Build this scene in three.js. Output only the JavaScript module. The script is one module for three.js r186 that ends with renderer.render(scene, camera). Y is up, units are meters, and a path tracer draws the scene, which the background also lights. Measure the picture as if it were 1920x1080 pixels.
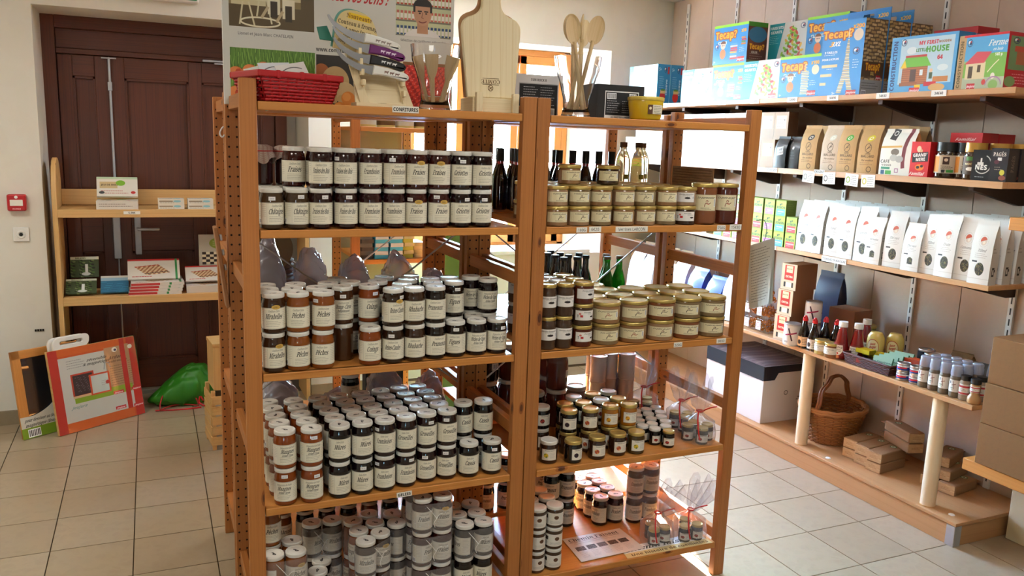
import * as THREE from 'three';
import { RoundedBoxGeometry } from 'three/addons/geometries/RoundedBoxGeometry.js';
import { mergeGeometries } from 'three/addons/utils/BufferGeometryUtils.js';
import { RectAreaLightUniformsLib } from 'three/addons/lights/RectAreaLightUniformsLib.js';
import { Sky } from 'three/addons/objects/Sky.js';

RectAreaLightUniformsLib.init();
const scene = new THREE.Scene();
const PI = Math.PI;

// ---------------------------------------------------------------- camera
const camera = new THREE.PerspectiveCamera(2 * Math.atan(540 / 1541.9) * 180 / PI, 16 / 9, 0.05, 60);
{
  const yaw = 0.4164, pitch = 0.1774, roll = 0.0342, V = (x, y, z) => new THREE.Vector3(x, y, z);
  const fwd = V(Math.sin(yaw) * Math.cos(pitch), -Math.sin(pitch), -Math.cos(yaw) * Math.cos(pitch));
  const r0 = V(Math.cos(yaw), 0, Math.sin(yaw)), u0 = r0.clone().cross(fwd);
  const right = r0.clone().multiplyScalar(Math.cos(roll)).addScaledVector(u0, Math.sin(roll));
  const up = u0.clone().multiplyScalar(Math.cos(roll)).addScaledVector(r0, -Math.sin(roll));
  camera.quaternion.setFromRotationMatrix(new THREE.Matrix4().makeBasis(right, up, fwd.clone().negate()));
  camera.position.set(0, 1.647, 0);
}

// ---------------------------------------------------------------- sky, sun, exposure
const sky = new Sky();
sky.scale.setScalar(1000);
const SUN = new THREE.Vector3(0.395, 1.0, -1.52).normalize();
Object.assign(sky.material.uniforms.turbidity, { value: 3 });
Object.assign(sky.material.uniforms.rayleigh, { value: 2 });
Object.assign(sky.material.uniforms.mieCoefficient, { value: 0.005 });
Object.assign(sky.material.uniforms.mieDirectionalG, { value: 0.8 });
sky.material.uniforms.sunPosition.value.copy(SUN);
scene.add(sky);
scene.backgroundIntensity = scene.environmentIntensity = 16;
const sun = new THREE.DirectionalLight(0xfff8f2, 175);
sun.position.copy(SUN).multiplyScalar(14).add(new THREE.Vector3(2, 0, -3));
sun.target.position.set(2, 0, -3);
sun.castShadow = true;
sun.shadow.mapSize.set(2048, 2048);
Object.assign(sun.shadow.camera, { left: -6, right: 6, top: 6, bottom: -6, near: 1, far: 40 });
scene.add(sun, sun.target);

// ceiling lamps: [x, z, width, depth, strength, colour]
const LAMPS = [[-0.55, -0.75, 0.6, 0.6, 11.5, 0xfffaee], [0.95, -0.75, 0.6, 0.6, 10.5, 0xfffaee], [-1.3, -3.3, 0.6, 0.6, 21, 0xfffaee], [2.1, -1.7, 0.6, 0.6, 8, 0xf8fbff], [1.5, -4.5, 0.6, 0.6, 15, 0xeef5ff]];

const renderer = new THREE.WebGLRenderer({ antialias: true });
renderer.toneMapping = THREE.LinearToneMapping;
renderer.toneMappingExposure = 1.12;
renderer.shadowMap.enabled = true;
renderer.shadowMap.type = THREE.PCFSoftShadowMap;

// ---------------------------------------------------------------- helpers
let seed_ = 7;
const rnd = () => { seed_ = (seed_ * 1664525 + 1013904223) >>> 0; return seed_ / 4294967296; };
const jit = (a) => (rnd() * 2 - 1) * a;
const V3 = (x, y, z) => new THREE.Vector3(x, y, z), V2 = (x, y) => new THREE.Vector2(x, y);
const taken = new Map();
function numbered(n) { const k = taken.get(n) ?? 0; taken.set(n, k + 1); return k ? n + '_' + String(k).padStart(3, '0') : n; }
function tag(o, label, category, group) {
  o.userData.label = label; o.userData.category = category;
  if (group) o.userData.group = group;
  return o;
}
function thing(name, label, category, [x, y, z] = [0, 0, 0], turn = 0, group) {
  const o = new THREE.Group(); o.name = numbered(name); o.position.set(x, y, z); o.rotation.y = turn;
  scene.add(o);
  return tag(o, label, category, group);
}
function part(name, geo, mat, parent, pos, rot) {
  const m = new THREE.Mesh(geo, mat); m.name = name;
  if (pos) m.position.set(...pos);
  if (rot) m.rotation.set(...rot);
  parent.add(m);
  return m;
}
function single(name, geo, mat, label, category, pos, rot, group) {   // a thing that is one mesh
  const m = part(numbered(name), geo, mat, scene, pos, rot);
  return tag(m, label, category, group);
}
function struct(name, geo, mat, parent, pos, rot) {
  const m = part(parent ? name : numbered(name), geo, mat, parent ?? scene, pos, rot);
  if (!parent) m.userData.kind = 'structure';
  return m;
}
function structGroup(name, pos = [0, 0, 0]) { const g = new THREE.Group(); g.name = numbered(name); g.position.set(...pos); g.userData.kind = 'structure'; scene.add(g); return g; }
const ORD = ['first', 'second', 'third', 'fourth', 'fifth', 'sixth', 'seventh', 'eighth', 'ninth', 'tenth', 'eleventh', 'twelfth', 'thirteenth', 'fourteenth', 'fifteenth', 'sixteenth'];

// uv in metres, grain along the chosen axis
function metric(geo, grain = 'y', du = rnd() * 3, dv = rnd() * 3) {
  const p = geo.attributes.position, n = geo.attributes.normal, uv = new Float32Array(p.count * 2), ax = 'xyz'.indexOf(grain);
  for (let i = 0; i < p.count; i++) {
    const P = [p.getX(i), p.getY(i), p.getZ(i)], N = [Math.abs(n.getX(i)), Math.abs(n.getY(i)), Math.abs(n.getZ(i))];
    const big = N.indexOf(Math.max(...N));
    const others = [0, 1, 2].filter((k) => k !== big);
    let a, b;
    if (big === ax) [a, b] = others; else { b = ax; a = others.find((k) => k !== ax); }
    uv[i * 2] = P[a] + du; uv[i * 2 + 1] = P[b] + dv;
  }
  geo.setAttribute('uv', new THREE.BufferAttribute(uv, 2));
  return geo;
}
const rbox = (w, h, d, r = 0.002, grain) => metric(new RoundedBoxGeometry(w, h, d, 1, Math.min(r, w / 2.1, h / 2.1, d / 2.1)), grain ?? (w >= h && w >= d ? 'x' : h >= d ? 'y' : 'z'));
const bx = (w, h, d, grain) => metric(new THREE.BoxGeometry(w, h, d), grain ?? (w >= h && w >= d ? 'x' : h >= d ? 'y' : 'z'));
const at = (g, x, y, z, rx = 0, ry = 0, rz = 0) => { const m = new THREE.Matrix4().makeRotationFromEuler(new THREE.Euler(rx, ry, rz)); m.setPosition(x, y, z); return g.applyMatrix4(m); };
const plain = (g) => { const o = g.index ? g.toNonIndexed() : g; for (const k of Object.keys(o.attributes)) if (!['position', 'normal', 'uv'].includes(k)) o.deleteAttribute(k); o.clearGroups(); return o; };
const merge = (list) => mergeGeometries(list.map(plain));
const lathe = (pts, n = 24) => { const g = new THREE.LatheGeometry(pts.map(([a, b]) => V2(a, b)), n); return g; };
const tube = (pts, r, n = 20, k = 6, closed = false) => new THREE.TubeGeometry(new THREE.CatmullRomCurve3(pts.map((p) => V3(...p)), closed), n, r, k, closed);
const cyl = (r1, r2, h, n = 20) => new THREE.CylinderGeometry(r1, r2, h, n);
// a quad strip patch of a cylinder, centred on +z, the base at y = 0
const patch = (r, h, arc, n = 14, y0 = 0, mid = 0) => { const g = new THREE.CylinderGeometry(r, r, h, n, 1, true, mid - arc / 2, arc); return g.translate(0, y0 + h / 2, 0); };
function shape(pts) { const s = new THREE.Shape(); pts.forEach(([x, y], i) => i ? s.lineTo(x, y) : s.moveTo(x, y)); return s; }
function extr(s, depth, bevel = 0, seg = 12) {
  const g = new THREE.ExtrudeGeometry(s, { depth: depth - 2 * bevel, bevelEnabled: bevel > 0, bevelThickness: bevel, bevelSize: bevel, bevelOffset: -bevel, bevelSegments: 1, curveSegments: seg });
  return g.translate(0, 0, -(depth - 2 * bevel) / 2);
}

// ---------------------------------------------------------------- printed matter, packed into shared sheets
const SHEET = 2048, sheets = [];
function newSheet() {
  const c = document.createElement('canvas'); c.width = c.height = SHEET;
  const t = new THREE.CanvasTexture(c); t.colorSpace = THREE.SRGBColorSpace; t.magFilter = THREE.LinearFilter; t.anisotropy = 8;
  sheets.push({ c, g: c.getContext('2d'), t, x: 0, y: 0, row: 0 });
}
function art(w, h, draw) {
  let s = sheets.find((s) => (s.x + w + 4 <= SHEET && s.y + h + 4 <= SHEET) || s.y + s.row + h + 4 <= SHEET);
  if (!s) { newSheet(); s = sheets[sheets.length - 1]; }
  if (s.x + w + 4 > SHEET) { s.x = 0; s.y += s.row; s.row = 0; }
  const x = s.x + 2, y = s.y + 2, g = s.g;
  s.x += w + 4; s.row = Math.max(s.row, h + 4);
  g.save(); g.beginPath(); g.rect(x - 2, y - 2, w + 4, h + 4); g.clip(); g.translate(x, y);
  draw(g, w, h);
  g.restore();
  const t = s.t.clone(); t.wrapS = t.wrapT = THREE.ClampToEdgeWrapping;
  t.repeat.set((w - 1) / SHEET, (h - 1) / SHEET); t.offset.set((x + 0.5) / SHEET, 1 - (y + h - 0.5) / SHEET);
  return t;
}
const std = (o) => new THREE.MeshStandardMaterial({ roughness: 0.6, ...o });
const phy = (o) => new THREE.MeshPhysicalMaterial({ roughness: 0.4, ...o });
const paper = (tex, o = {}) => std({ map: tex, roughness: 0.7, ...o });
const gloss = (tex, o = {}) => phy({ map: tex, roughness: 0.35, clearcoat: 0.4, clearcoatRoughness: 0.25, ...o });
function fillAll(g, w, h, c) { g.fillStyle = c; g.fillRect(-2, -2, w + 4, h + 4); }
function text(g, s, x, y, px, color = '#222', font = 'sans-serif', style = 'bold', align = 'center', squeeze) {
  g.fillStyle = color; g.font = style + ' ' + px + 'px ' + font; g.textAlign = align; g.textBaseline = 'middle';
  const slant = style.includes('italic') ? -0.28 : 0;
  g.save(); g.transform(1, 0, slant, 1, -slant * y, 0);
  if (squeeze) g.fillText(s, x, y, squeeze); else g.fillText(s, x, y);
  g.restore();
}
function greek(g, x, y, w, n, gap, color = '#777', hgt = 2) {
  g.fillStyle = color;
  for (let i = 0; i < n; i++) { let p = x; const end = x + w * (0.75 + 0.25 * ((i * 37 % 10) / 10)); while (p < end) { const l = 4 + ((p * 13 + i * 7) % 9); g.fillRect(p, y + i * gap, Math.min(l, end - p), hgt); p += l + 2.5; } }
}
function bars(g, x, y, w, h) { g.fillStyle = '#fff'; g.fillRect(x - 3, y - 3, w + 6, h + 6); g.fillStyle = '#111'; for (let i = 0, p = x; p < x + w; i++) { const l = 1 + (i * 7 % 3); g.fillRect(p, y, l, h); p += l + 1 + (i * 5 % 3); } }
const blob = (g, x, y, r, c, sq = 1) => { g.fillStyle = c; g.beginPath(); g.ellipse(x, y, r, r * sq, 0, 0, 7); g.fill(); };

// ---------------------------------------------------------------- repeating materials
function canvasTex(w, h, draw, rx = 1, ry = 1) {
  const c = document.createElement('canvas'); c.width = w; c.height = h; draw(c.getContext('2d'), w, h);
  const t = new THREE.CanvasTexture(c); t.colorSpace = THREE.SRGBColorSpace; t.wrapS = t.wrapT = THREE.RepeatWrapping; t.magFilter = THREE.LinearFilter; t.repeat.set(rx, ry); t.anisotropy = 8;
  return t;
}
function woodTex(base, dark, knots, lines, seed, size = [0.35, 1.4]) {
  return canvasTex(512, 1024, (g, w, h) => {
    let s = seed; const R = () => { s = (s * 1664525 + 1013904223) >>> 0; return s / 4294967296; };
    g.fillStyle = base; g.fillRect(0, 0, w, h);
    for (let i = 0; i < lines; i++) {
      const x = R() * w, a = 0.03 + R() * 0.12, ww = 1 + R() * 5, amp = 4 + R() * 10, ph = R() * 6.28;
      g.strokeStyle = dark; g.globalAlpha = a; g.lineWidth = ww;
      for (const o of [-w, 0, w]) { g.beginPath(); for (let y = 0; y <= h; y += 32) g.lineTo(x + o + Math.sin(y / h * 6.283 + ph) * amp, y); g.stroke(); }
    }
    for (let i = 0; i < knots; i++) {
      const x = 40 + R() * (w - 80), y = 60 + R() * (h - 120), r = 7 + R() * 9;
      for (let k = 5; k > 0; k--) { g.globalAlpha = 0.1; g.strokeStyle = dark; g.lineWidth = 3; g.beginPath(); g.ellipse(x, y, r + k * 5, (r + k * 5) * 2.2, 0, 0, 7); g.stroke(); }
      g.globalAlpha = 0.75; g.fillStyle = dark; g.beginPath(); g.ellipse(x, y, r, r * 1.3, 0.2, 0, 7); g.fill();
      g.globalAlpha = 0.8; g.fillStyle = '#4a2410'; g.beginPath(); g.ellipse(x, y, r * 0.6, r * 0.75, 0.2, 0, 7); g.fill();
    }
    g.globalAlpha = 1;
  }, 1 / size[0], 1 / size[1]);
}
const pineT = woodTex('#b67437', '#824718', 12, 150, 3), lightPineT = woodTex('#d2a86c', '#a87838', 3, 120, 11), beechT = woodTex('#b88a5c', '#94663a', 0, 90, 23), mahogT = woodTex('#5c2a12', '#2c0f06', 0, 170, 31, [0.5, 2]), paleT = woodTex('#e8d6ae', '#c8a86c', 3, 120, 17), orangeT = woodTex('#c88640', '#a05c20', 1, 120, 41);
const noiseT = (c1, c2, n, size, seed) => canvasTex(256, 256, (g, w, h) => { let s = seed; const R = () => { s = (s * 1664525 + 1013904223) >>> 0; return s / 4294967296; }; g.fillStyle = c1; g.fillRect(0, 0, w, h); for (let i = 0; i < n; i++) { g.globalAlpha = 0.06 + R() * 0.1; g.fillStyle = c2; g.beginPath(); g.ellipse(R() * w, R() * h, 2 + R() * 22, 2 + R() * 14, R() * 3, 0, 7); g.fill(); } g.globalAlpha = 1; }, 1 / size, 1 / size);
const M = {
  pine: [1, 0.93, 0.86].map((k) => std({ map: pineT, color: new THREE.Color(k, k * 0.98, k * 0.95), roughness: 0.5 })),
  board: std({ map: orangeT, color: new THREE.Color(0.95, 0.92, 0.84), roughness: 0.5 }),
  hole: std({ color: 0x1a0d06, roughness: 0.9 }),
  light: std({ map: lightPineT, roughness: 0.5 }), pale: std({ map: paleT, roughness: 0.55 }), beech: std({ map: beechT, roughness: 0.45 }), beechDark: std({ map: beechT, color: new THREE.Color(0.72, 0.6, 0.5), roughness: 0.5 }),
  mahog: std({ map: mahogT, roughness: 0.45 }), orange: std({ map: orangeT, roughness: 0.45 }),
  wall: std({ map: noiseT('#e2ded2', '#d9d4c6', 200, 1.7, 5), roughness: 0.9 }), ceil: std({ color: 0xe8e4da, roughness: 0.95 }), panelWall: std({ map: noiseT('#cab5a1', '#bea790', 160, 1.3, 9), roughness: 0.75 }),
  tile: [0, 1, 2].map((k) => std({ map: noiseT(['#a7967c', '#aa997f', '#a49278'][k], '#97866c', 160, 0.31, 13 + k), roughness: 0.28 })),
  grout: std({ color: 0x54452f, roughness: 0.95 }), plinth: std({ map: noiseT('#96856a', '#84745c', 160, 0.3, 19), roughness: 0.4 }),
  white: std({ color: 0xe6e4de, roughness: 0.5 }), lidWhite: std({ color: 0xd9d6cc, roughness: 0.35 }), black: std({ color: 0x111111, roughness: 0.45 }), dark: std({ color: 0x3a3532, roughness: 0.6 }),
  steel: std({ color: 0xc9c9c9, metalness: 0.9, roughness: 0.3 }), alu: std({ color: 0xb9bcc0, metalness: 0.6, roughness: 0.45 }), gold: std({ color: 0xcdb46a, metalness: 0.75, roughness: 0.32 }), brownMetal: std({ color: 0x3d2a20, metalness: 0.2, roughness: 0.5 }),
  kraft: std({ map: noiseT('#94704c', '#7c5a3a', 220, 0.2, 29), roughness: 0.8 }), carton: std({ map: noiseT('#7e5424', '#744c1e', 200, 0.4, 37), roughness: 0.75 }),
  film: phy({ color: 0xffffff, transmission: 1, thickness: 0, roughness: 0.08, ior: 1.35 }), crinkle: phy({ color: 0xf4f4f8, transmission: 0.9, thickness: 0, roughness: 0.16, ior: 1.45, side: THREE.DoubleSide }),
  glass: phy({ color: 0xffffff, transmission: 1, thickness: 0.006, roughness: 0.02, ior: 1.5 }), pane: phy({ color: 0xffffff, transmission: 1, thickness: 0, roughness: 0.0, ior: 1.5 }),
  red: std({ color: 0xb01018, roughness: 0.4 }), ribbon: phy({ color: 0xc01810, roughness: 0.3, sheen: 0.5 }), paperWhite: std({ color: 0xe9e6df, roughness: 0.8 }), green: std({ color: 0x2c7a18, roughness: 0.45 }),
};

// ---------------------------------------------------------------- the room
{
  const floor = structGroup('floor');
  part('screed', at(bx(7.2, 0.1, 9), 0.5, -0.056, -1.6), M.grout, floor);
  const tg = [0, 1, 2, 3].map(() => at(bx(0.2955, 0.012, 0.2955), 0, -0.006, 0));
  for (let i = -3; i <= 13; i++) for (let j = -2; j <= 12; j++) {
    const x = -0.7178 + 0.3 * i + 0.15, z = -4.9448 + 0.3 * j + 0.15;
    if (z < -5.1 && (x < -0.55 || x > 0.9) && (x < 1.3 || z < -5.25)) continue;
    part('tile', tg[(i * 7 + j * 3 + 60) % 4], M.tile[(i * 5 + j * 11 + 99) % 3], floor, [x, 0, z]);
  }
  const more = [];
  for (let i = -6; i <= 13; i++) for (let j = -2; j <= 23; j++) if (i < -3 || j > 12) { const x = -0.7178 + 0.3 * i + 0.15, z = -4.9448 + 0.3 * j + 0.15; if (x > -2.5 && z < 2.2 && z > -5.1) more.push(at(bx(0.2955, 0.012, 0.2955), x, -0.006, z)); }
  part('tile_field', merge(more), M.tile[0], floor).userData.kind = 'stuff';

  struct('ceiling', at(bx(7, 0.12, 8.4), 0.5, 2.74, -1.7), M.ceil);
  // back wall with the deep door recess on the left
  const wb = structGroup('wall_back');
  const solid = (x0, x1, y0, y1, z0, z1) => at(bx(x1 - x0, y1 - y0, z1 - z0), (x0 + x1) / 2, (y0 + y1) / 2, (z0 + z1) / 2);
  part('plaster', merge([solid(-2.75, -0.533, 0, 2.68, -5.7, -5.1), solid(-0.533, 0.885, 2.262, 2.68, -5.7, -5.1), solid(0.885, 1.3, 0, 2.68, -5.8, -5.1), solid(-0.533, 0.885, 0, 2.262, -5.75, -5.58)]), M.wall, wb);
  const plan = (pts, y0, y1) => { const g = extr(shape(pts.map(([x, z]) => [x, -z])), y1 - y0); g.rotateX(-PI / 2); return metric(g.translate(0, (y0 + y1) / 2, 0), 'y'); };
  part('window_reveal', merge([plan([[1.28, -5.3], [1.46, -5.3], [1.6, -5.62], [1.6, -5.78], [1.28, -5.78]], 0, 2.68), plan([[3.06, -5.3], [3.78, -5.3], [3.78, -5.78], [2.9, -5.78], [2.9, -5.62]], 0, 2.68),
    plan([[1.46, -5.3], [3.06, -5.3], [2.9, -5.62], [2.9, -5.78], [1.6, -5.78], [1.6, -5.62]], 0, 0.85), plan([[1.46, -5.3], [3.06, -5.3], [2.9, -5.62], [2.9, -5.78], [1.6, -5.78], [1.6, -5.62]], 2.3, 2.68)]), M.wall, wb);
  struct('baseboard_back', merge([solid(-2.6, -0.533, 0, 0.08, -5.1, -5.088), solid(0.885, 1.3, 0, 0.08, -5.1, -5.088)]), M.plinth);
  struct('wall_left', solid(-2.85, -2.6, 0, 2.68, -5.1, 2.4), M.wall);
  // window behind the viewer: a small one in the front wall
  struct('wall_front', merge([solid(-2.85, -1.4, 0, 2.68, 2.2, 2.4), solid(-1.4, -1.0, 0, 1.0, 2.2, 2.4), solid(-1.4, -1.0, 1.5, 2.68, 2.2, 2.4), solid(-1.0, 3.8, 0, 2.68, 2.2, 2.4)]), M.wall);
  const sw = structGroup('window_2', [-1.2, 1.25, 2.3]);
  part('window_frame', merge([at(rbox(0.04, 0.5, 0.06), -0.18, 0, 0), at(rbox(0.04, 0.5, 0.06), 0.18, 0, 0), at(rbox(0.03, 0.5, 0.06), 0, 0, 0), at(rbox(0.4, 0.04, 0.06), 0, 0.23, 0), at(rbox(0.4, 0.04, 0.06), 0, -0.23, 0)]), M.orange, sw);
  for (const x of [-0.09, 0.09]) part('pane', at(bx(0.15, 0.43, 0.004), x, 0, 0), M.pane, sw);
  struct('pavement', at(new THREE.BoxGeometry(40, 0.2, 30), 2, -0.15, 17.5), std({ color: 0x8f8c86, roughness: 0.95 }));
  const wr = structGroup('wall_right');
  part('plaster', solid(3.6, 3.8, 0, 2.68, -5.3, 2.4), M.wall, wr);
  const zs = [-5.298, -4.83, -4.29, -3.757, -3.228, -2.7, -2.168, -1.2, -0.2, 0.8, 2.2];
  for (let i = 0; i + 1 < zs.length; i++) part('wall_panel', at(rbox(0.04, 2.674, zs[i + 1] - zs[i] - 0.003, 0.0015, 'y'), 3.58, 1.339, (zs[i] + zs[i + 1]) / 2), M.panelWall, wr);

  // dark timber double door at the back of the recess
  const d = structGroup('door_1', [0, 0, -5.5]);
  const fr = part('door_frame', merge([at(rbox(0.07, 2.262, 0.09, 0.004), -0.5, 1.131, -0.03), at(rbox(0.07, 2.262, 0.09, 0.004), 0.78, 1.131, -0.03), at(rbox(1.21, 0.07, 0.09, 0.004), 0.14, 2.227, -0.03), at(rbox(1.21, 0.03, 0.06, 0.004), 0.14, 2.068, -0.03)]), M.mahog, d);
  part('transom_panel', at(rbox(1.21, 0.11, 0.04, 0.004), 0.14, 2.138, -0.035), M.mahog, d);
  const leaf = (x0, x1, cols) => {
    const g = [], z = -0.03, bot = 0.03, top = 2.05, st = 0.075, w = x1 - x0, cw = (w - st * (cols + 1)) / cols;
    for (let c = 0; c <= cols; c++) g.push(at(rbox(st, top - bot, 0.045, 0.004), x0 + st / 2 + c * (cw + st), (top + bot) / 2, z));
    for (const [y, h] of [[0.12, 0.18], [1.03, 0.26], [1.99, 0.12]]) for (let c = 0; c < cols; c++) g.push(at(rbox(cw, h, 0.045, 0.004, 'x'), x0 + st + cw / 2 + c * (cw + st), y, z));
    const L = part('door_leaf', merge(g), M.mahog, d);
    for (let c = 0; c < cols; c++) for (const [y0, y1] of [[0.21, 0.9], [1.16, 1.93]]) {
      const xc = x0 + st + cw / 2 + c * (cw + st);
      part('door_panel', at(rbox(cw, y1 - y0, 0.02, 0.003), xc, (y0 + y1) / 2, z - 0.01), M.mahog, L);
      const m = [at(bx(cw, 0.012, 0.012, 'x'), xc, y1 - 0.006, z + 0.016), at(bx(cw, 0.012, 0.012, 'x'), xc, y0 + 0.006, z + 0.016), at(bx(0.012, y1 - y0, 0.012), xc - cw / 2 + 0.006, (y0 + y1) / 2, z + 0.016), at(bx(0.012, y1 - y0, 0.012), xc + cw / 2 - 0.006, (y0 + y1) / 2, z + 0.016)];
      part('moulding', merge(m), M.mahog, L);
    }
    return L;
  };
  leaf(-0.462, -0.196, 1); const main = leaf(-0.19, 0.742, 2);
  part('door_handle', merge([at(rbox(0.036, 0.23, 0.01, 0.005), -0.08, 0.995, 0), at(cyl(0.009, 0.009, 0.05, 12), -0.08, 1.04, 0.02, PI / 2), at(rbox(0.125, 0.018, 0.014, 0.006), -0.02, 1.04, 0.045), at(cyl(0.012, 0.012, 0.016, 14), -0.08, 0.93, 0.006, PI / 2)]), M.alu, main);
  part('espagnolette_rod', merge([at(cyl(0.008, 0.008, 1.1, 10), -0.193, 1.49, 0.012), at(cyl(0.005, 0.005, 0.9, 10), -0.193, 0.48, 0.012), at(rbox(0.024, 0.05, 0.024, 0.003), -0.193, 1.88, 0.012), at(rbox(0.024, 0.05, 0.024, 0.003), -0.193, 1.28, 0.012), at(rbox(0.042, 0.26, 0.03, 0.006), -0.196, 0.99, 0.014), at(rbox(0.08, 0.008, 0.02, 0.002), -0.193, 2.04, 0.012)]), M.alu, d);
  part('door_closer_arm', merge([at(rbox(0.2, 0.014, 0.02, 0.004), 0.42, 2.06, 0.02), at(rbox(0.13, 0.01, 0.016, 0.003), 0.45, 2.045, 0.035)]), M.alu, d);
  part('threshold', at(rbox(1.2, 0.03, 0.08, 0.004), 0.14, 0.012, -0.005), std({ color: 0x8a8578, roughness: 0.5 }), d);

  // deep-set timber casement window
  const w = structGroup('window_1', [0, 0, -5.66]);
  const X0 = 1.6, X1 = 2.9, Y0 = 0.85, Y1 = 2.3, XM = 2.49;
  const bar = (a, b, c, e, dz = 0.06, z = 0) => at(rbox(b - a, e - c, dz, 0.004), (a + b) / 2, (c + e) / 2, z);
  part('window_frame', merge([bar(X0, X0 + 0.05, Y0, Y1), bar(X1 - 0.05, X1, Y0, Y1), bar(X0, X1, Y1 - 0.045, Y1), bar(X0, X1, Y0, Y0 + 0.045)]), M.orange, w);
  for (const [a, b] of [[X0 + 0.05, 2.067], [2.073, XM - 0.003], [XM + 0.003, X1 - 0.05]]) {
    const s = part('casement', merge([bar(a, a + 0.055, Y0 + 0.045, Y1 - 0.045, 0.05, 0.01), bar(b - 0.055, b, Y0 + 0.045, Y1 - 0.045, 0.05, 0.01), bar(a, b, Y1 - 0.105, Y1 - 0.045, 0.05, 0.01), bar(a, b, Y0 + 0.045, Y0 + 0.13, 0.05, 0.01)]), M.orange, w);
    part('pane', bar(a + 0.05, b - 0.05, Y0 + 0.12, Y1 - 0.1, 0.004, 0.005), M.pane, s);
  }
  part('window_sill', at(rbox(1.4, 0.03, 0.34, 0.005), 2.26, 0.862, 0.2), M.white, w);
  // what lies outside the window
  struct('ground', at(new THREE.BoxGeometry(60, 0.2, 50), 2, -0.35, -32), std({ color: 0x98989a, roughness: 0.95 }));
}
// ceiling lamps: glowing panel and a light of the same size just below
LAMPS.forEach(([x, z, w, d, I, c], i) => {
  const t = thing('ceiling_lamp', ['square ceiling lamp panel overhead on the left in front of the jam shelves', 'square ceiling lamp panel overhead on the right in front of the jam shelves', 'square ceiling lamp panel overhead near the wooden door', 'square ceiling lamp panel overhead beside the right wall shelves', 'square ceiling lamp panel overhead at the back of the shop'][i], 'lamp', [x, 2.68, z]);
  part('lamp_housing', at(rbox(w + 0.04, 0.04, d + 0.04, 0.005), 0, -0.02, 0), M.white, t);
  part('diffuser', at(bx(w, 0.006, d), 0, -0.043, 0), std({ color: 0xffffff, emissive: c, emissiveIntensity: Math.min(I, 3) }), t);
  const L = new THREE.RectAreaLight(c, I, w, d);
  L.position.set(x, 2.628, z); L.rotation.x = -PI / 2;
  scene.add(L);
});
{
  const t = thing('fire_call_point', 'red manual fire alarm call point on the cream wall', 'alarm', [-0.655, 1.233, -5.1]);
  part('alarm_case', at(rbox(0.088, 0.088, 0.045, 0.008), 0, 0, 0.0225), M.red, t);
  part('break_window', at(rbox(0.06, 0.032, 0.004, 0.002), 0, 0, 0.046), paper(art(96, 52, (g, w, h) => { fillAll(g, w, h, '#e9e4d6'); for (const x of [22, 48, 74]) blob(g, x, 26, 6, '#222'); g.fillStyle = '#222'; g.fillRect(14, 24, 68, 3); })), t);
  part('case_logo', at(new THREE.PlaneGeometry(0.05, 0.014), 0, -0.031, 0.0455), paper(art(80, 22, (g, w, h) => { fillAll(g, w, h, '#b01018'); text(g, 'INCENDIE', 40, 12, 13, '#f2d8d4'); })), t);
  part('indicator', at(cyl(0.008, 0.008, 0.004, 16), 0, 0.03, 0.046, PI / 2), M.white, t);
  const s = thing('wall_socket', 'white wall outlet plate with round hole below the fire alarm', 'socket', [-0.648, 1.06, -5.1]);
  part('plate', at(rbox(0.076, 0.076, 0.012, 0.004), 0, 0, 0.006), M.white, s);
  part('ring', at(new THREE.TorusGeometry(0.017, 0.005, 8, 24), 0, 0, 0.013), M.white, s);
  part('hole', at(cyl(0.009, 0.009, 0.004, 16), 0, 0, 0.013, PI / 2), M.black, s);
  const v = thing('wall_vent', 'small dark slotted vent strip low on the cream wall', 'vent', [-0.594, 0.526, -5.1]);
  for (let i = 0; i < 4; i++) part('slot', at(bx(0.009, 0.012, 0.004), -0.018 + i * 0.012, 0, 0.002), M.black, v);
  const e = thing('exit_sign', 'green and white emergency exit sign above the dark wooden door', 'sign', [0.163, 2.394, -5.1]);
  part('sign_case', at(rbox(0.25, 0.125, 0.06, 0.012), 0, 0, 0.03), M.white, e);
  part('sign_face', at(new THREE.PlaneGeometry(0.225, 0.105), 0, 0.002, 0.0608), paper(art(160, 72, (g, w, h) => { fillAll(g, w, h, '#0a7a44'); g.fillStyle = '#eef5ee'; g.fillRect(96, 12, 40, 48); g.fillStyle = '#0a7a44'; g.fillRect(102, 18, 28, 42); g.strokeStyle = '#eef5ee'; g.lineWidth = 7; g.lineCap = 'round'; blob(g, 66, 18, 6, '#eef5ee'); g.beginPath(); g.moveTo(62, 28); g.lineTo(54, 44); g.lineTo(64, 50); g.lineTo(58, 62); g.moveTo(54, 44); g.lineTo(40, 56); g.moveTo(62, 30); g.lineTo(74, 38); g.moveTo(60, 30); g.lineTo(46, 34); g.stroke(); })), e);
}

// ---------------------------------------------------------------- pine shelving racks
const LV = [1.7301, 1.3757, 0.9569, 0.5401, 0.1414];
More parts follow.
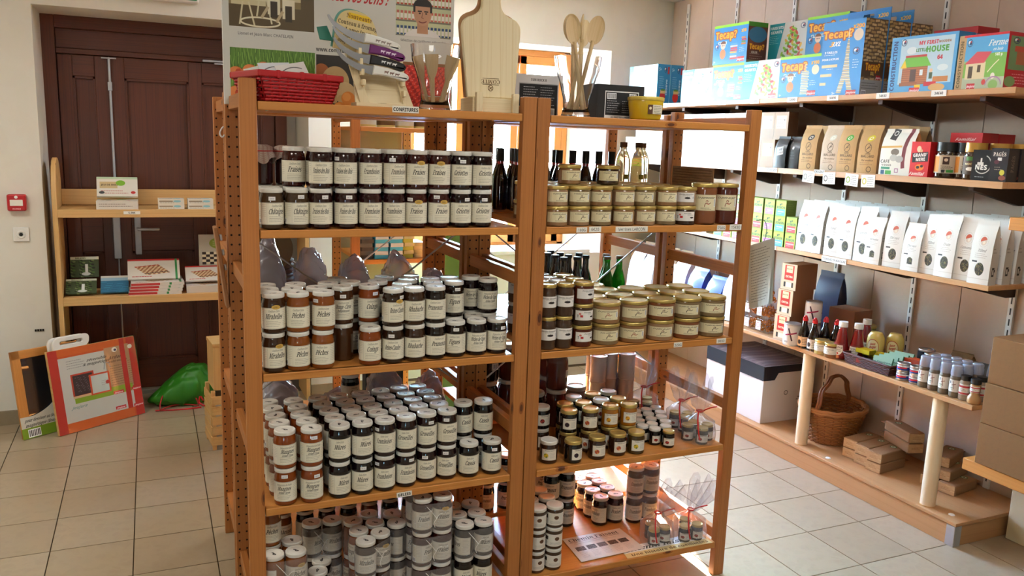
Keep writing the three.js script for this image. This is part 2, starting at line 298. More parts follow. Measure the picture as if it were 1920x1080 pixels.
// one ladder side: two posts with peg holes on the faces that look at each other, and rungs between
function ladder(label, x, zf, depth = 0.5, top = 1.772, tone = 0, rungs = [1.735, 1.203, 0.69, 0.16], group) {
  const t = thing('rack_side', label, 'rack side', [x, 0, zf], 0, group), pw = 0.046, pd = 0.032, m = M.pine[tone % 3];
  const front = part('post', at(rbox(pw, top, pd, 0.003), 0, top / 2, -pd / 2), m, t), rear = part('post', at(rbox(pw, top, pd, 0.003), 0, top / 2, -depth + pd / 2), M.pine[(tone + 1) % 3], t);
  const holes = (z, s) => { const g = []; for (let y = 0.06; y < top - 0.03; y += 0.032) for (const dx of [-0.0125, 0.0125]) g.push(at(new THREE.CircleGeometry(0.0036, 8), dx, y, z, 0, s > 0 ? 0 : PI)); return merge(g); };
  part('peg_holes', holes(-depth + pd + 0.0004, 1), M.hole, rear).userData.kind = 'stuff';
  part('peg_holes', holes(-pd - 0.0004, -1), M.hole, front).userData.kind = 'stuff';
  for (const y of rungs) part('rung', at(rbox(0.024, 0.042, depth - 2 * pd + 0.004, 0.003), 0, y, -depth / 2), M.pine[(tone + 2) % 3], t);
  return t;
}
const RACKZ = -2.382, BACKZ = -2.903;
ladder('pine rack side at the left end of the front jam rack', 0.252, RACKZ, 0.5, 1.79, 0);
ladder('pine rack side in the middle, left one of the touching pair', 1.0955, RACKZ, 0.5, 1.782, 1);
ladder('pine rack side in the middle, right one of the touching pair', 1.144, RACKZ, 0.5, 1.782, 2);
ladder('knotty pine rack side at the right end of the front rack', 1.978, RACKZ, 0.5, 1.782, 1);
ladder('pine rack side at the left end behind the jam rack', 0.252, BACKZ, 0.5, 1.772, 2);
ladder('pine rack side behind the middle pair, left one', 1.0955, BACKZ, 0.5, 1.772, 0);
ladder('pine rack side behind the middle pair, right one', 1.144, BACKZ, 0.5, 1.772, 1);
ladder('pine rack side at the right end of the rear rack', 1.978, BACKZ, 0.5, 1.772, 0);

const boards = {};
function board(key, label, x0, x1, z, y, depth = 0.485, group) {
  const t = thing('shelf_board', label, 'shelf', [(x0 + x1) / 2, y, z], 0, group), w = x1 - x0 - 0.002;
  part('board', at(rbox(w, 0.02, depth, 0.003, 'x'), 0, -0.01, -depth / 2), M.board, t);
  part('front_edge', at(rbox(w, 0.024, 0.018, 0.003, 'x'), 0, -0.012, -0.0085), M.board, t);
  boards[key] = t;
  return t;
}
const bayL = [0.276, 1.072], bayR = [1.168, 1.954], nameLv = ['top shelf', 'second shelf', 'third shelf', 'fourth shelf', 'lowest shelf'];
LV.forEach((y, i) => {
  board('L' + i, `pine ${nameLv[i]} of the front rack, left bay`, ...bayL, -2.384, y);
  board('R' + i, `pine ${nameLv[i]} of the front rack, right bay`, ...bayR, -2.384, y);
  board('BL' + i, `pine ${nameLv[i]} of the rear rack, left bay`, ...bayL, -2.905, y);
  board('BR' + i, `pine ${nameLv[i]} of the rear rack, right bay`, ...bayR, -2.905, y);
});
// crossed steel braces at the back of each bay
for (const [[a, b], z, w] of [[bayL, -2.8895, 'left bay of the front rack'], [bayR, -2.8895, 'right bay of the front rack'], [bayL, -3.41, 'left bay of the rear rack'], [bayR, -3.41, 'right bay of the rear rack']]) {
  const t = thing('cross_brace', `crossed grey steel brace rods behind the ${w}`, 'brace', [0, 0, z]);
  const rod = (xa, ya, xb, yb, dz) => part('rod', tube([[xa, ya, dz], [(xa + xb) / 2, (ya + yb) / 2, dz], [xb, yb, dz]], 0.0032, 4, 6), M.alu, t);
  rod(a + 0.01, 1.31, b - 0.01, 0.72, 0.001); rod(b - 0.01, 1.31, a + 0.01, 0.72, -0.006);
  part('joint', at(cyl(0.014, 0.014, 0.012, 16), (a + b) / 2, 1.015, -0.002, PI / 2), M.alu, t);
}
// printed shelf-edge tags
function edgeTag(s, x, y, z, w, h, label, o = {}) {
  const t = art(Math.round(w * 3000), Math.round(h * 3000), (g, W, H) => { fillAll(g, W, H, o.bg ?? '#e9e6da'); text(g, s, W / 2, H / 2 + 1, H * (o.k ?? 0.72), o.color ?? '#0c0c0c', 'sans-serif', o.style ?? 'bold', 'center', W * 0.94); });
  return single('shelf_tag', rbox(w, h, 0.0012, 0.0005), paper(t), label, 'price tag', [x, y, z], o.rot ?? [0, 0, 0], o.group);
}
function flatUV(m) { const g = m.geometry, p = g.attributes.position, uv = g.attributes.uv; g.computeBoundingBox(); const b = g.boundingBox; for (let i = 0; i < p.count; i++) uv.setXY(i, (p.getX(i) - b.min.x) / (b.max.x - b.min.x), (p.getY(i) - b.min.y) / (b.max.y - b.min.y)); return m; }
const TZ = -2.3825;
flatUV(edgeTag('CONFITURES', 0.694, 1.7255, TZ, 0.08, 0.019, 'white edge tag reading CONFITURES on the top shelf', { style: '900' }));
flatUV(edgeTag('GELEES', 0.703, 0.5255, TZ, 0.05, 0.017, 'white edge tag reading GELEES on the shelf of jelly jars', { style: '900', rot: [0, 0, 0.03] }));
flatUV(edgeTag('180G', 1.298, 1.3645, TZ, 0.04, 0.017, 'white edge tag reading 180G under the terrine jars', { style: 'normal' }));
flatUV(edgeTag('6€20', 1.348, 1.366, TZ, 0.046, 0.019, 'white edge tag reading 6€20 under the terrine jars', { style: 'normal' }));
flatUV(edgeTag('Verrines LARCON', 1.49, 1.365, TZ, 0.127, 0.019, 'long white edge tag reading Verrines LARCON', { style: 'normal' }));
flatUV(edgeTag('750G', 1.862, 1.3655, TZ, 0.037, 0.019, 'white edge tag reading 750G under the tall terrines', { style: 'normal' }));
flatUV(edgeTag('15€80', 1.925, 1.367, TZ, 0.052, 0.02, 'white edge tag reading 15€80 under the tall terrines', { style: 'normal' }));
flatUV(edgeTag('320G', 1.712, 0.946, TZ, 0.036, 0.018, 'white edge tag reading 320G under the wide terrine jars', { style: 'normal' }));
flatUV(edgeTag('8€60', 1.902, 0.948, TZ, 0.042, 0.018, 'white edge tag reading 8€60 under the wide terrine jars', { style: 'normal' }));

// ---------------------------------------------------------------- jars
const jarBody = (r, h, shoulder, neck) => lathe([[0, 0], [r * 0.86, 0], [r * 0.97, h * 0.025], [r, h * 0.07], [r, h - shoulder], [r * 0.985, h - shoulder * 0.75], [neck + (r - neck) * 0.3, h - shoulder * 0.4], [neck, h - shoulder * 0.25], [neck, h]], 22);
const lidGeo = (r, h) => lathe([[r * 0.97, 0], [r, h * 0.08], [r, h * 0.72], [r * 0.96, h * 0.95], [r * 0.88, h], [r * 0.8, h * 0.86], [r * 0.76, h * 0.8], [0, h * 0.8]], 22);
const KIND = {
  jam: { r: 0.0335, h: 0.1165, lid: 0.0128, lidR: 0.0318, sh: 0.024, neck: 0.0298, ly: 0.0145, lh: 0.062, arc: 3.6 },
  terrine: { r: 0.0395, h: 0.066, lid: 0.012, lidR: 0.0405, sh: 0.01, neck: 0.037, ly: 0.014, lh: 0.033, arc: 1.9 },
  wide: { r: 0.0505, h: 0.075, lid: 0.012, lidR: 0.0515, sh: 0.01, neck: 0.048, ly: 0.016, lh: 0.036, arc: 2.0 },
  tall: { r: 0.0462, h: 0.145, lid: 0.013, lidR: 0.0472, sh: 0.012, neck: 0.044, ly: 0.05, lh: 0.056, arc: 2.05 },
  slim: { r: 0.0305, h: 0.112, lid: 0.012, lidR: 0.0298, sh: 0.02, neck: 0.027, ly: 0.034, lh: 0.038, arc: 2.7 },
  small: { r: 0.036, h: 0.075, lid: 0.012, lidR: 0.0365, sh: 0.01, neck: 0.0335, ly: 0.02, lh: 0.034, arc: 2.1 },
  honey: { r: 0.0318, h: 0.0815, lid: 0.013, lidR: 0.0312, sh: 0.016, neck: 0.0285, ly: 0.014, lh: 0.04, arc: 1.75 },
  mini: { r: 0.0232, h: 0.064, lid: 0.01, lidR: 0.0222, sh: 0.01, neck: 0.0205, ly: 0.01, lh: 0.028, arc: 2.1 },
  big: { r: 0.043, h: 0.15, lid: 0.016, lidR: 0.04, sh: 0.03, neck: 0.037, ly: 0.05, lh: 0.03, arc: 0.9 },
  spread: { r: 0.031, h: 0.0805, lid: 0.012, lidR: 0.0312, sh: 0.008, neck: 0.0292, ly: 0.012, lh: 0.045, arc: 3.4 },
};
for (const k of Object.values(KIND)) { const bh = k.h - k.lid * 0.8; k.body = jarBody(k.r, bh, k.sh, k.neck); k.lidG = lidGeo(k.lidR, k.lid).translate(0, k.h - k.lid, 0); k.label = patch(k.r + 0.0005, k.lh, k.arc, 16, k.ly); k.sticker = patch(k.r * 0.985 + 0.0012, 0.0105, 0.55, 5); k.seal = patch(k.r + 0.0011, 0.013, 0.75, 6); }
const stampG = new THREE.CircleGeometry(0.022, 18).rotateX(-PI / 2);
const stampM = [0, 1].map((k) => std({ roughness: 0.35, map: art(64, 64, (g, w, h) => { fillAll(g, w, h, '#dedbd2'); g.strokeStyle = '#222'; g.lineWidth = 5; g.beginPath(); g.moveTo(18, 34 + k * 4); g.quadraticCurveTo(26, 22, 34, 32); g.quadraticCurveTo(40, 38, 46, 26 + k * 3); g.stroke(); g.beginPath(); g.moveTo(22, 38); g.lineTo(40, 33); g.stroke(); }) }));
const stickerM = paper(art(40, 22, (g, w, h) => { fillAll(g, w, h, '#e8e6e2'); text(g, '4€50', 20, 12, 12, '#889', 'sans-serif', 'normal'); }));
const sealM = paper(art(64, 32, (g, w, h) => { g.clearRect(-2, -2, w + 4, h + 4); blob(g, 32, 16, 31, '#c9a24a', 0.5); greek(g, 14, 12, 36, 2, 7, '#5a4210', 3); }), { alphaTest: 0.5 });
const jamInk = {};
function jamLabel(top, name, sub) {
  const key = top + name;
  return jamInk[key] ??= paper(art(390, 106, (g, w, h) => {
    fillAll(g, w, h, '#e3ddc8');
    g.strokeStyle = '#8a8474'; g.lineWidth = 1; g.strokeRect(4, 3, w - 8, h - 6);
    g.beginPath(); g.moveTo(118, 6); g.lineTo(118, h - 6); g.moveTo(62, 6); g.lineTo(62, h - 30); g.stroke();
    for (let i = 0; i < 7; i++) { g.fillStyle = '#b1ab99'; g.fillRect(12, 10 + i * 9, 40, 1.5); g.fillRect(68, 10 + i * 9, 40, 1.5); }
    bars(g, 14, h - 26, 34, 18);
    text(g, top, 214, 16, 14, '#55503f', 'serif', 'italic');
    text(g, name, 214, sub ? 36 : 42, sub ? 29 : 35, '#0c0a06', 'serif', 'italic bold', 'center', 160);
    if (sub) text(g, sub, 214, 57, 16, '#15120c', 'serif', 'italic bold', 'center', 150);
    greek(g, 138, 66, 150, 4, 8, '#9a9482', 2); greek(g, 300, 12, 76, 9, 9, '#b1ab99', 2);
  }));
}
const CONF = 'Confiture Extra', GEL = 'Gelée Extra', PREP = 'Préparation de Fruits';
const FL = {   // fruit: [print line, name, second line, colour inside]
  chestnut: [CONF, 'Châtaignes', '', 0x4a3521], wildStrawberry: [CONF, 'Fraises des Bois', '', 0x2a0c0a], raspberry: [CONF, 'Framboises', '', 0x2e0a0d], strawberry: [CONF, 'Fraises', '', 0x3c100b], morello: [CONF, 'Griottes', '', 0x1c0608],
  mirabelle: [CONF, 'Mirabelles', '', 0x3a210f], peach: [CONF, 'Pêches', '', 0x8e4c18], citrus: [CONF, 'Orange - Citron', 'Pamplemousse', 0x4a2a14], quince: [CONF, 'Coings', '', 0x8a4016], greengage: [CONF, 'Reines-Claudes', '', 0x2f1b0c], rhubarb: [CONF, 'Rhubarbe', '', 0x38200f], plum: [CONF, 'Pruneaux', '', 0x170d08], fig: [CONF, 'Figues', '', 0x1d1009], vinePeach: [PREP, 'Pêches de Vigne', 'Arôme Cassis', 0x17090a],
  mango: [PREP, 'Mangues', 'Arôme Citron', 0x8c4010], blackberry: [GEL, 'Mûres', '', 0x100609], raspberryJelly: [GEL, 'Framboises', '', 0x1c0709], redcurrant: [GEL, 'Groseilles', '', 0x1f080a], blackcurrant: [GEL, 'Cassis', '', 0x0e0709], prune: [CONF, 'Prunes', '', 0x241009], apricot: [CONF, 'Abricots', '', 0x7a4015],
};
const WORD = { chestnut: 'chestnut', wildStrawberry: 'wild strawberry', raspberry: 'raspberry', strawberry: 'strawberry', morello: 'morello cherry', mirabelle: 'mirabelle', peach: 'peach', citrus: 'citrus', quince: 'quince', greengage: 'greengage', rhubarb: 'rhubarb', plum: 'prune plum', fig: 'fig', vinePeach: 'vine peach', mango: 'mango', blackberry: 'blackberry', raspberryJelly: 'raspberry jelly', redcurrant: 'redcurrant', blackcurrant: 'blackcurrant', prune: 'plum', apricot: 'apricot' };
const inside = {};
const content = (c) => inside[c] ??= phy({ color: new THREE.Color(c).multiplyScalar(0.8), roughness: 0.14, clearcoat: 0.8, clearcoatRoughness: 0.03, specularIntensity: 0.5 });
const jarCount = { n: 0 };
// one jar standing at (x, y, z): body, lid, wrap-round label, now and then a price sticker or a seal
function jar(kind, x, y, z, turn, o, label, group) {
  const k = KIND[kind], t = thing(o.name ?? 'jam_jar', label, o.category ?? 'jar', [x, y, z], turn, group);
  const b = part('jar_body', k.body, o.fill, t);
  const l = part('lid', k.lidG, o.lid ?? M.lidWhite, t, null, [0, rnd() * 6, 0]);
  if (o.stamp) part('stamp', stampG, stampM[jarCount.n++ % 2], l, [0, k.h - k.lid * 0.2 + 0.0004, 0]);
  if (o.print) part('label', k.label, o.print, t, null, [0, o.off ?? 0, 0]);
  if (o.sticker) part('price_sticker', k.sticker, stickerM, t, [0, k.h - k.lid - 0.019 + jit(0.004), 0], [0, jit(0.7), 0]);
  if (o.seal) part('seal', k.seal, sealM, t, [0, k.ly + k.lh - 0.004, 0], [0, 0.35, 0]);
  return t;
}
function jam(fl, x, y, z, label, o = {}, group) {
  const [top, name, sub, c] = FL[fl];
  const toCam = Math.atan2(0 - x, 0 - z);
  jarCount.n++;
  return jar('jam', x, y, z, (o.turn ?? toCam + jit(0.32) + 0.02), { name: fl.endsWith('Jelly') || top === GEL ? 'jelly_jar' : 'jam_jar', fill: content(c), print: o.bare ? null : jamLabel(top, name, sub), stamp: true, sticker: o.sticker ?? rnd() < 0.45, seal: o.seal, off: 0, ...o.extra }, label, group);
}
const JH = 0.1165;
// front rack, left bay, shelf marked CONFITURES above
{
  const y = LV[1], xs = [0.314, 0.385, 0.453, 0.527, 0.6, 0.673, 0.741, 0.814, 0.886, 0.955];
  const low = ['chestnut', 'chestnut', 'wildStrawberry', 'wildStrawberry', 'raspberry', 'raspberry', 'strawberry', 'strawberry', 'morello', 'morello'];
  xs.forEach((x, i) => {
    jam(low[i], x, y, -2.423, `${WORD[low[i]]} jam jar, ${ORD[i]} from left, lower front row of second shelf from top`, { seal: low[i] === 'strawberry' });
    if (i > 1) jam(low[i], x + jit(0.002), y + JH, -2.424, `${WORD[low[i]]} jam jar, ${ORD[i - 2]} from left, upper front row of second shelf from top`, { seal: low[i] === 'strawberry' });
    jam(low[i], x + 0.004, y, -2.498, `${WORD[low[i]]} jam jar, ${ORD[i]} from left, second row on second shelf from top`, { sticker: false });
    if (i > 0) jam(i === 1 ? 'strawberry' : low[i], x + 0.004, y + JH, -2.499, `${WORD[i === 1 ? 'strawberry' : low[i]]} jam jar, ${ORD[i - 1]} from left, upper second row of second shelf from top`, { sticker: false });
  });
  // cloth-capped jars at the back left
  const clothM = paper(art(128, 128, (g, w, h) => { fillAll(g, w, h, '#b7a89a'); g.fillStyle = '#8a5a54'; for (let i = 0; i < 16; i++) { g.globalAlpha = 0.35; g.fillRect(i * 8, -2, 3, 132); g.fillRect(-2, i * 8, 132, 3); } g.globalAlpha = 1; }), { side: THREE.DoubleSide });
  [[0.306, -2.572, 'left'], [0.379, -2.58, 'right']].forEach(([x, z, w], i) => {
    jam('strawberry', x, y, z, `${w} one of two plain jam jars carrying the cloth-capped jars`, { sticker: false });
    const t = thing('cloth_capped_jar', `dark jam jar under a frilled cloth cap with red string, ${w} of two`, 'jar', [x, y + JH, z], 0.4 * i);
    part('jar_body', KIND.jam.body, content(0x33100e), t);
    const n = 40, pts = [], g = lathe([[0, 0.118], [0.02, 0.118], [0.034, 0.112], [0.0345, 0.1], [0.04, 0.088], [0.046, 0.072]], 40), p = g.attributes.position;
    for (let k = 0; k < p.count; k++) { const a = Math.atan2(p.getX(k), p.getZ(k)), yy = p.getY(k); if (yy < 0.095) { const s = 1 + 0.12 * Math.sin(a * 9) * (0.1 - yy) / 0.03; p.setX(k, p.getX(k) * s); p.setZ(k, p.getZ(k) * s); p.setY(k, yy - 0.01 * Math.cos(a * 4)); } }
    g.computeVertexNormals(); part('cloth_cap', g, clothM, t);
    part('red_string', new THREE.TorusGeometry(0.0352, 0.0018, 6, 30).rotateX(PI / 2).translate(0, 0.1, 0), M.red, t);
  });
}
// third shelf from the top: mixed jams
{
  const y = LV[2], S = 'third shelf from top';
  const low = [['mirabelle', 0.313, -2.422], ['peach', 0.384, -2.42], ['peach', 0.456, -2.421], ['quince', 0.6, -2.42], ['greengage', 0.672, -2.42], ['rhubarb', 0.742, -2.423], ['plum', 0.812, -2.43], ['fig', 0.882, -2.436], ['vinePeach', 0.955, -2.436], ['vinePeach', 1.027, -2.436]];
  low.forEach(([f, x, z], i) => {
    jam(f, x, y, z, `${WORD[f]} jam jar, ${ORD[i]} from left, lower front row of ${S}`, { seal: i === 0 });
    if ([0, 1, 2, 4, 5, 6].includes(i)) jam(f, x + jit(0.003), y + JH, z, `${WORD[f]} jam jar, ${ORD[i]} column from left, upper front row of ${S}`, { seal: i === 0 || i === 4 });
  });
  const back = [['citrus', 0.53, -2.492, 1], ['quince', 0.615, -2.497, 1], ['fig', 0.9, -2.506, 1], ['mirabelle', 0.308, -2.494, 1], ['peach', 0.379, -2.492, 1], ['peach', 0.452, -2.493, 1], ['rhubarb', 0.72, -2.493, 1], ['plum', 0.826, -2.502, 1], ['vinePeach', 0.972, -2.508, 0], ['vinePeach', 1.03, -2.53, 1],
    ['vinePeach', 0.99, -2.588, 1], ['mirabelle', 0.31, -2.566, 1], ['citrus', 0.5, -2.563, 1], ['citrus', 0.572, -2.567, 1], ['greengage', 0.66, -2.565, 1], ['rhubarb', 0.76, -2.566, 1], ['plum', 0.84, -2.575, 1], ['fig', 0.91, -2.582, 1], ['peach', 0.4, -2.565, 1], ['citrus', 0.545, -2.638, 1], ['quince', 0.7, -2.636, 1], ['rhubarb', 0.79, -2.64, 1]];
  back.forEach(([f, x, z, two], i) => {
    const rowOf = (q) => q[2] > -2.54 ? 'second row' : q[2] > -2.61 ? 'third row' : 'fourth row', near = rowOf(back[i]);
    const k = back.filter((q) => rowOf(q) === near && q[1] < x).length;
    jam(f, x, y, z, `${WORD[f]} jam jar, ${ORD[k]} from left, lower layer, ${near}, ${S}`, { sticker: false, bare: i === 0, turn: i === 0 ? 2.6 : undefined });
    if (two) jam(f, x, y + JH, z, `${WORD[f]} jam jar, ${ORD[k]} column from left, upper layer, ${near}, ${S}`, { sticker: i < 3 });
  });
}
// fourth shelf: jellies, five rows deep
{
  const y = LV[3], cols = [[0.34, -2.42], [0.418, -2.412], [0.504, -2.416], [0.576, -2.419], [0.648, -2.421], [0.72, -2.43], [0.793, -2.444], [0.864, -2.446]];
  const low = ['mango', 'mango', 'blackberry', 'blackberry', 'raspberryJelly', 'raspberryJelly', 'redcurrant', 'redcurrant'], up = ['mango', 'mango', 'blackberry', 'blackberry', 'raspberryJelly', 'redcurrant', 'redcurrant', 'redcurrant'], S = 'shelf tagged GELEES';
  const rows = ['front', 'second', 'third', 'fourth', 'fifth'];
  const nm = (f) => WORD[f].replace(' jelly', '');
  cols.forEach(([x, z], i) => rows.forEach((row, k) => {
    const xx = x - 0.003 * k + (k ? jit(0.003) : 0), zz = z - 0.0705 * k;
    if (zz < -2.745 && i > 5) return;
    jam(low[i], xx, y, zz, `${nm(low[i])} jelly jar, ${ORD[i]} from left, lower layer, ${row} row, ${S}`, { sticker: k === 0 && rnd() < 0.7 });
    jam(up[i], xx, y + JH, zz, `${nm(up[i])} jelly jar, ${ORD[i]} from left, upper layer, ${row} row, ${S}`, { sticker: k === 0 && rnd() < 0.7 });
  }));
  [[0.94, -2.437], [1.022, -2.434]].forEach(([x, z], i) => {
    const s = ['left', 'right'][i];
    jam('blackcurrant', x, y, z, `${s} blackcurrant jelly jar standing alone in front at the right end, ${S}`);
    jam('blackcurrant', x + [0.003, -0.006][i], y, z - 0.072, `${s} lower blackcurrant jelly jar in the second row, right end, ${S}`, { sticker: false });
    jam('blackcurrant', x + [0.003, -0.006][i], y + JH, z - 0.072, `${s} stacked blackcurrant jelly jar in the second row, right end, ${S}`);
  });
}
// lowest shelf: jars packed in pairs under clear film
{
  const y = LV[4], S = 'on the lowest left shelf';
  const pairs = [[0.302, -2.425, 0.369, -2.425, 2, 'peach', 'at the far left'], [0.302, -2.497, 0.369, -2.497, 2, 'peach', 'behind the far left pair'], [0.448, -2.6, 0.516, -2.598, 2, 'mirabelle', 'left of middle, third row'], [0.447, -2.49, 0.472, -2.554, 1, 'plum', 'in the left gap'],
    [0.587, -2.418, 0.645, -2.456, 2, 'mirabelle', 'middle column, front'], [0.582, -2.492, 0.645, -2.528, 2, 'quince', 'middle column, second row'], [0.58, -2.565, 0.642, -2.6, 2, 'quince', 'middle column, third row'], [0.713, -2.505, 0.718, -2.577, 2, 'morello', 'right of middle column'],
    [0.776, -2.42, 0.844, -2.42, 3, 'strawberry', 'in the tallest front stack'], [0.776, -2.492, 0.844, -2.492, 3, 'strawberry', 'behind the tallest front stack'], [0.926, -2.422, 0.994, -2.42, 2, 'blackberry', 'at the right end'], [0.928, -2.494, 0.996, -2.49, 2, 'plum', 'right end, second row'], [0.932, -2.566, 1.0, -2.562, 2, 'plum', 'right end, third row']];
  const layer = ['bottom', 'second', 'third'];
  pairs.forEach(([xa, za, xb, zb, n, f, where], i) => {
    for (let k = 0; k < n; k++) {
      const yy = y + k * JH;
      [[xa, za, 'left'], [xb, zb, 'right']].forEach(([x, z, s], j) => jam(f, x, yy, z, `${s} ${WORD[f]} jar of film pair, ${layer[k]} layer, ${where}, lowest left shelf`, { sticker: false, seal: j === 1 && k === n - 1 && i % 4 === 0, turn: j ? undefined : -0.2 + jit(1.6) }));
      if (k !== n - 1 && i > 9) continue;
      // clear film hugging the pair, with a twisted tie
      const dx = xb - xa, dz = zb - za, L = Math.hypot(dx, dz), r = KIND.jam.r + 0.0016, pos = [], idx = [], N = 34, rows = [0.004, 0.03, 0.06, 0.09, 0.102];
      rows.forEach((h, q) => { for (let a = 0; a < N; a++) { const th = a / N * 2 * PI, cx = Math.cos(th), cz = Math.sin(th), rr = r * (q === 4 ? 0.98 : 1) + 0.0007 * Math.sin(a * 5 + q * 2); pos.push(cx * rr + Math.sign(cx) * L / 2, h, cz * rr); } });
      for (let q = 0; q < rows.length - 1; q++) for (let a = 0; a < N; a++) { const p0 = q * N + a, p1 = q * N + (a + 1) % N; idx.push(p0, p0 + N, p1, p1, p0 + N, p1 + N); }
      const g = new THREE.BufferGeometry(); g.setAttribute('position', new THREE.Float32BufferAttribute(pos, 3)); g.setAttribute('uv', new THREE.Float32BufferAttribute(new Array(pos.length / 3 * 2).fill(0), 2)); g.setIndex(idx); g.computeVertexNormals();
      const t = thing('film_wrap', `clear film round ${WORD[f]} pair, ${layer[k]} layer, ${where}, lowest left shelf`, 'wrapping', [(xa + xb) / 2, yy, (za + zb) / 2], -Math.atan2(dz, dx));
      part('film', g, M.crinkle, t);
      part('tie', merge([tube([[-0.03, 0.095, 0.034], [-0.01, 0.07, 0.037], [0.004, 0.05, 0.036]], 0.001, 8, 5), tube([[0.004, 0.05, 0.036], [0.012, 0.062, 0.037], [0.024, 0.066, 0.038]], 0.001, 8, 5), tube([[0.004, 0.05, 0.036], [-0.006, 0.034, 0.037], [-0.002, 0.02, 0.038]], 0.001, 8, 5)]), M.paperWhite, t);
    }
  });
  const x = 0.302;
  jam('peach', x, y + 2 * JH, -2.497, `peach jar alone in the third layer beside the left post ${S}`, { sticker: false });
}

// ---------------------------------------------------------------- right bay: terrines, spreads, honey, gift bundles
const terrineLabel = (name, dark, mark = 0) => paper(art(220, 130, (g, w, h) => {
  fillAll(g, w, h, mark ? '#e6e2dc' : '#ded3ac');
  g.strokeStyle = '#8d8055'; g.strokeRect(3, 3, w - 6, h - 6);
  if (!mark) { greek(g, 8, 14, 26, 9, 12, '#a2966c', 2); g.beginPath(); g.moveTo(40, 6); g.lineTo(40, h - 6); g.stroke(); }
  text(g, name, 128, 24, 21, '#201a10', 'serif', 'italic bold', 'center', 150);
  if (mark === 1) { blob(g, 140, 74, 30, '#1d1612', 0.42); g.fillStyle = '#1d1612'; g.fillRect(122, 56, 4, 12); g.fillRect(138, 52, 4, 14); g.fillRect(154, 56, 4, 12); greek(g, 90, 36, 100, 2, 8, '#55504a', 2); bars(g, 196, 50, 14, 34); }
  else if (mark === 2) { g.fillStyle = '#b81c1c'; g.fillRect(54, 60, 28, 30); blob(g, 52, 44, 12, '#c96a60'); g.fillStyle = '#222'; g.fillRect(28, 56, 5, 36); g.fillRect(22, 56, 17, 5); blob(g, 180, 82, 22, '#1d1612', 0.5); greek(g, 130, 36, 74, 3, 9, '#55504a', 2); }
  else { const c = dark ? '#2a2018' : '#7a3a2a'; blob(g, 132, 54, 10, c); blob(g, 131, 56, 6, '#e2c9a6'); g.strokeStyle = c; g.lineWidth = 5; g.beginPath(); g.moveTo(124, 66); g.quadraticCurveTo(112, 84, 114, 98); g.moveTo(126, 70); g.lineTo(150, 74); g.lineTo(164, 64); g.stroke(); if (!dark) { g.strokeStyle = '#b8402a'; g.beginPath(); g.moveTo(128, 72); g.lineTo(150, 78); g.stroke(); } greek(g, 84, 106, 96, 2, 9, '#5d5238', 3); bars(g, 200, 34, 12, 60); }
}));
const TL = { duck: terrineLabel('Le fondant de canard', 1), rabbit: terrineLabel('La terrine de lapin', 1), pork: terrineLabel('Le pâté de porc', 1), farm: terrineLabel('Le pâté du chasseur', 1), rillette: terrineLabel('Les rillettes', 1), pot: terrineLabel('Terrine forestière', 1, 1), house: terrineLabel('Terrine', 1, 2), stew: terrineLabel('Le parmentier', 0), potee: terrineLabel('La potée au porc', 0) };
const TF = { beige: content(0xa88462), tan: content(0x9a7048), grey: content(0x8b7350), dark: content(0x3c2416), stew: content(0x8a5230), red: content(0x5a2416), brown: content(0x4b3526) };
const terr = (kind, x, y, z, fill, lab, label, o = {}) => jar(kind, x, y, z, Math.atan2(-x, -z) + (o.turn ?? jit(0.2)) + 0.1, { name: 'terrine_jar', fill: TF[fill], print: TL[lab], lid: M.gold, ...o }, label);
{
  const y = LV[1], xs = [1.222, 1.304, 1.388, 1.478, 1.563, 1.648, 1.729], S = 'second right-bay shelf';
  const L = ['farm', 'duck', 'pork', 'rabbit', 'farm', 'rillette', 'pot'], F = ['tan', 'beige', 'grey', 'tan', 'beige', 'grey', 'dark'], W = ['hunter pâté', 'duck', 'pork pâté', 'rabbit', 'country pâté', 'rillettes', 'forest'];
  xs.forEach((x, i) => {
    terr('terrine', x, y, -2.426, F[i], i === 6 ? 'house' : L[i], `gold-lidded ${W[i]} terrine jar, ${ORD[i]} from left, lower front row, ${S}`);
    terr('terrine', x + jit(0.003), y + 0.066, -2.427, F[(i + 1) % 6], L[i], `gold-lidded ${W[i]} terrine jar, ${ORD[i]} from left, upper front row, ${S}`);
    for (let r = 1; r < 4; r++) for (let k = 0; k < 2; k++) terr('terrine', x + jit(0.002), y + 0.066 * k, -2.427 - 0.083 * r, F[(i + r) % 6], L[(i + r) % 6], `gold-lidded terrine jar, ${ORD[i]} from left, ${k ? 'upper' : 'lower'} layer, ${['', 'second', 'third', 'fourth'][r]} row, ${S}`);
  });
  terr('terrine', 1.31, y + 0.132, -2.512, 'tan', 'duck', 'gold-lidded terrine jar alone in a third layer, left one, before the bottles');
  terr('terrine', 1.462, y + 0.132, -2.512, 'dark', 'pork', 'gold-lidded terrine jar alone in a third layer, right one, before the bottles');
  terr('tall', 1.8165, y, -2.435, 'stew', 'stew', 'tall gold-lidded jar of pale stew, left of the two tall terrines', { turn: -0.05 });
  terr('tall', 1.9085, y, -2.437, 'red', 'potee', 'tall gold-lidded jar of dark red stew, right of the two tall terrines', { turn: -0.05 });
  // ribbed cardboard tray standing on edge behind the tall jars
  const t = thing('ribbed_tray', 'ribbed brown cardboard tray on edge at the right end behind the tall terrines', 'tray', [1.948, y, -2.7], 0, undefined);
  const g = []; for (let i = 0; i < 17; i++) g.push(at(rbox(0.006, 0.0095, 0.27 - 0.0012 * i, 0.002, 'z'), 0, 0.02 + i * 0.0105, 0));
  part('ribs', merge(g), M.kraft, t); part('backing', at(bx(0.002, 0.185, 0.27, 'z'), 0.003, 0.1, 0), M.kraft, t); part('flap', at(rbox(0.03, 0.006, 0.26, 0.002), -0.012, 0.006, 0), M.kraft, t);
}
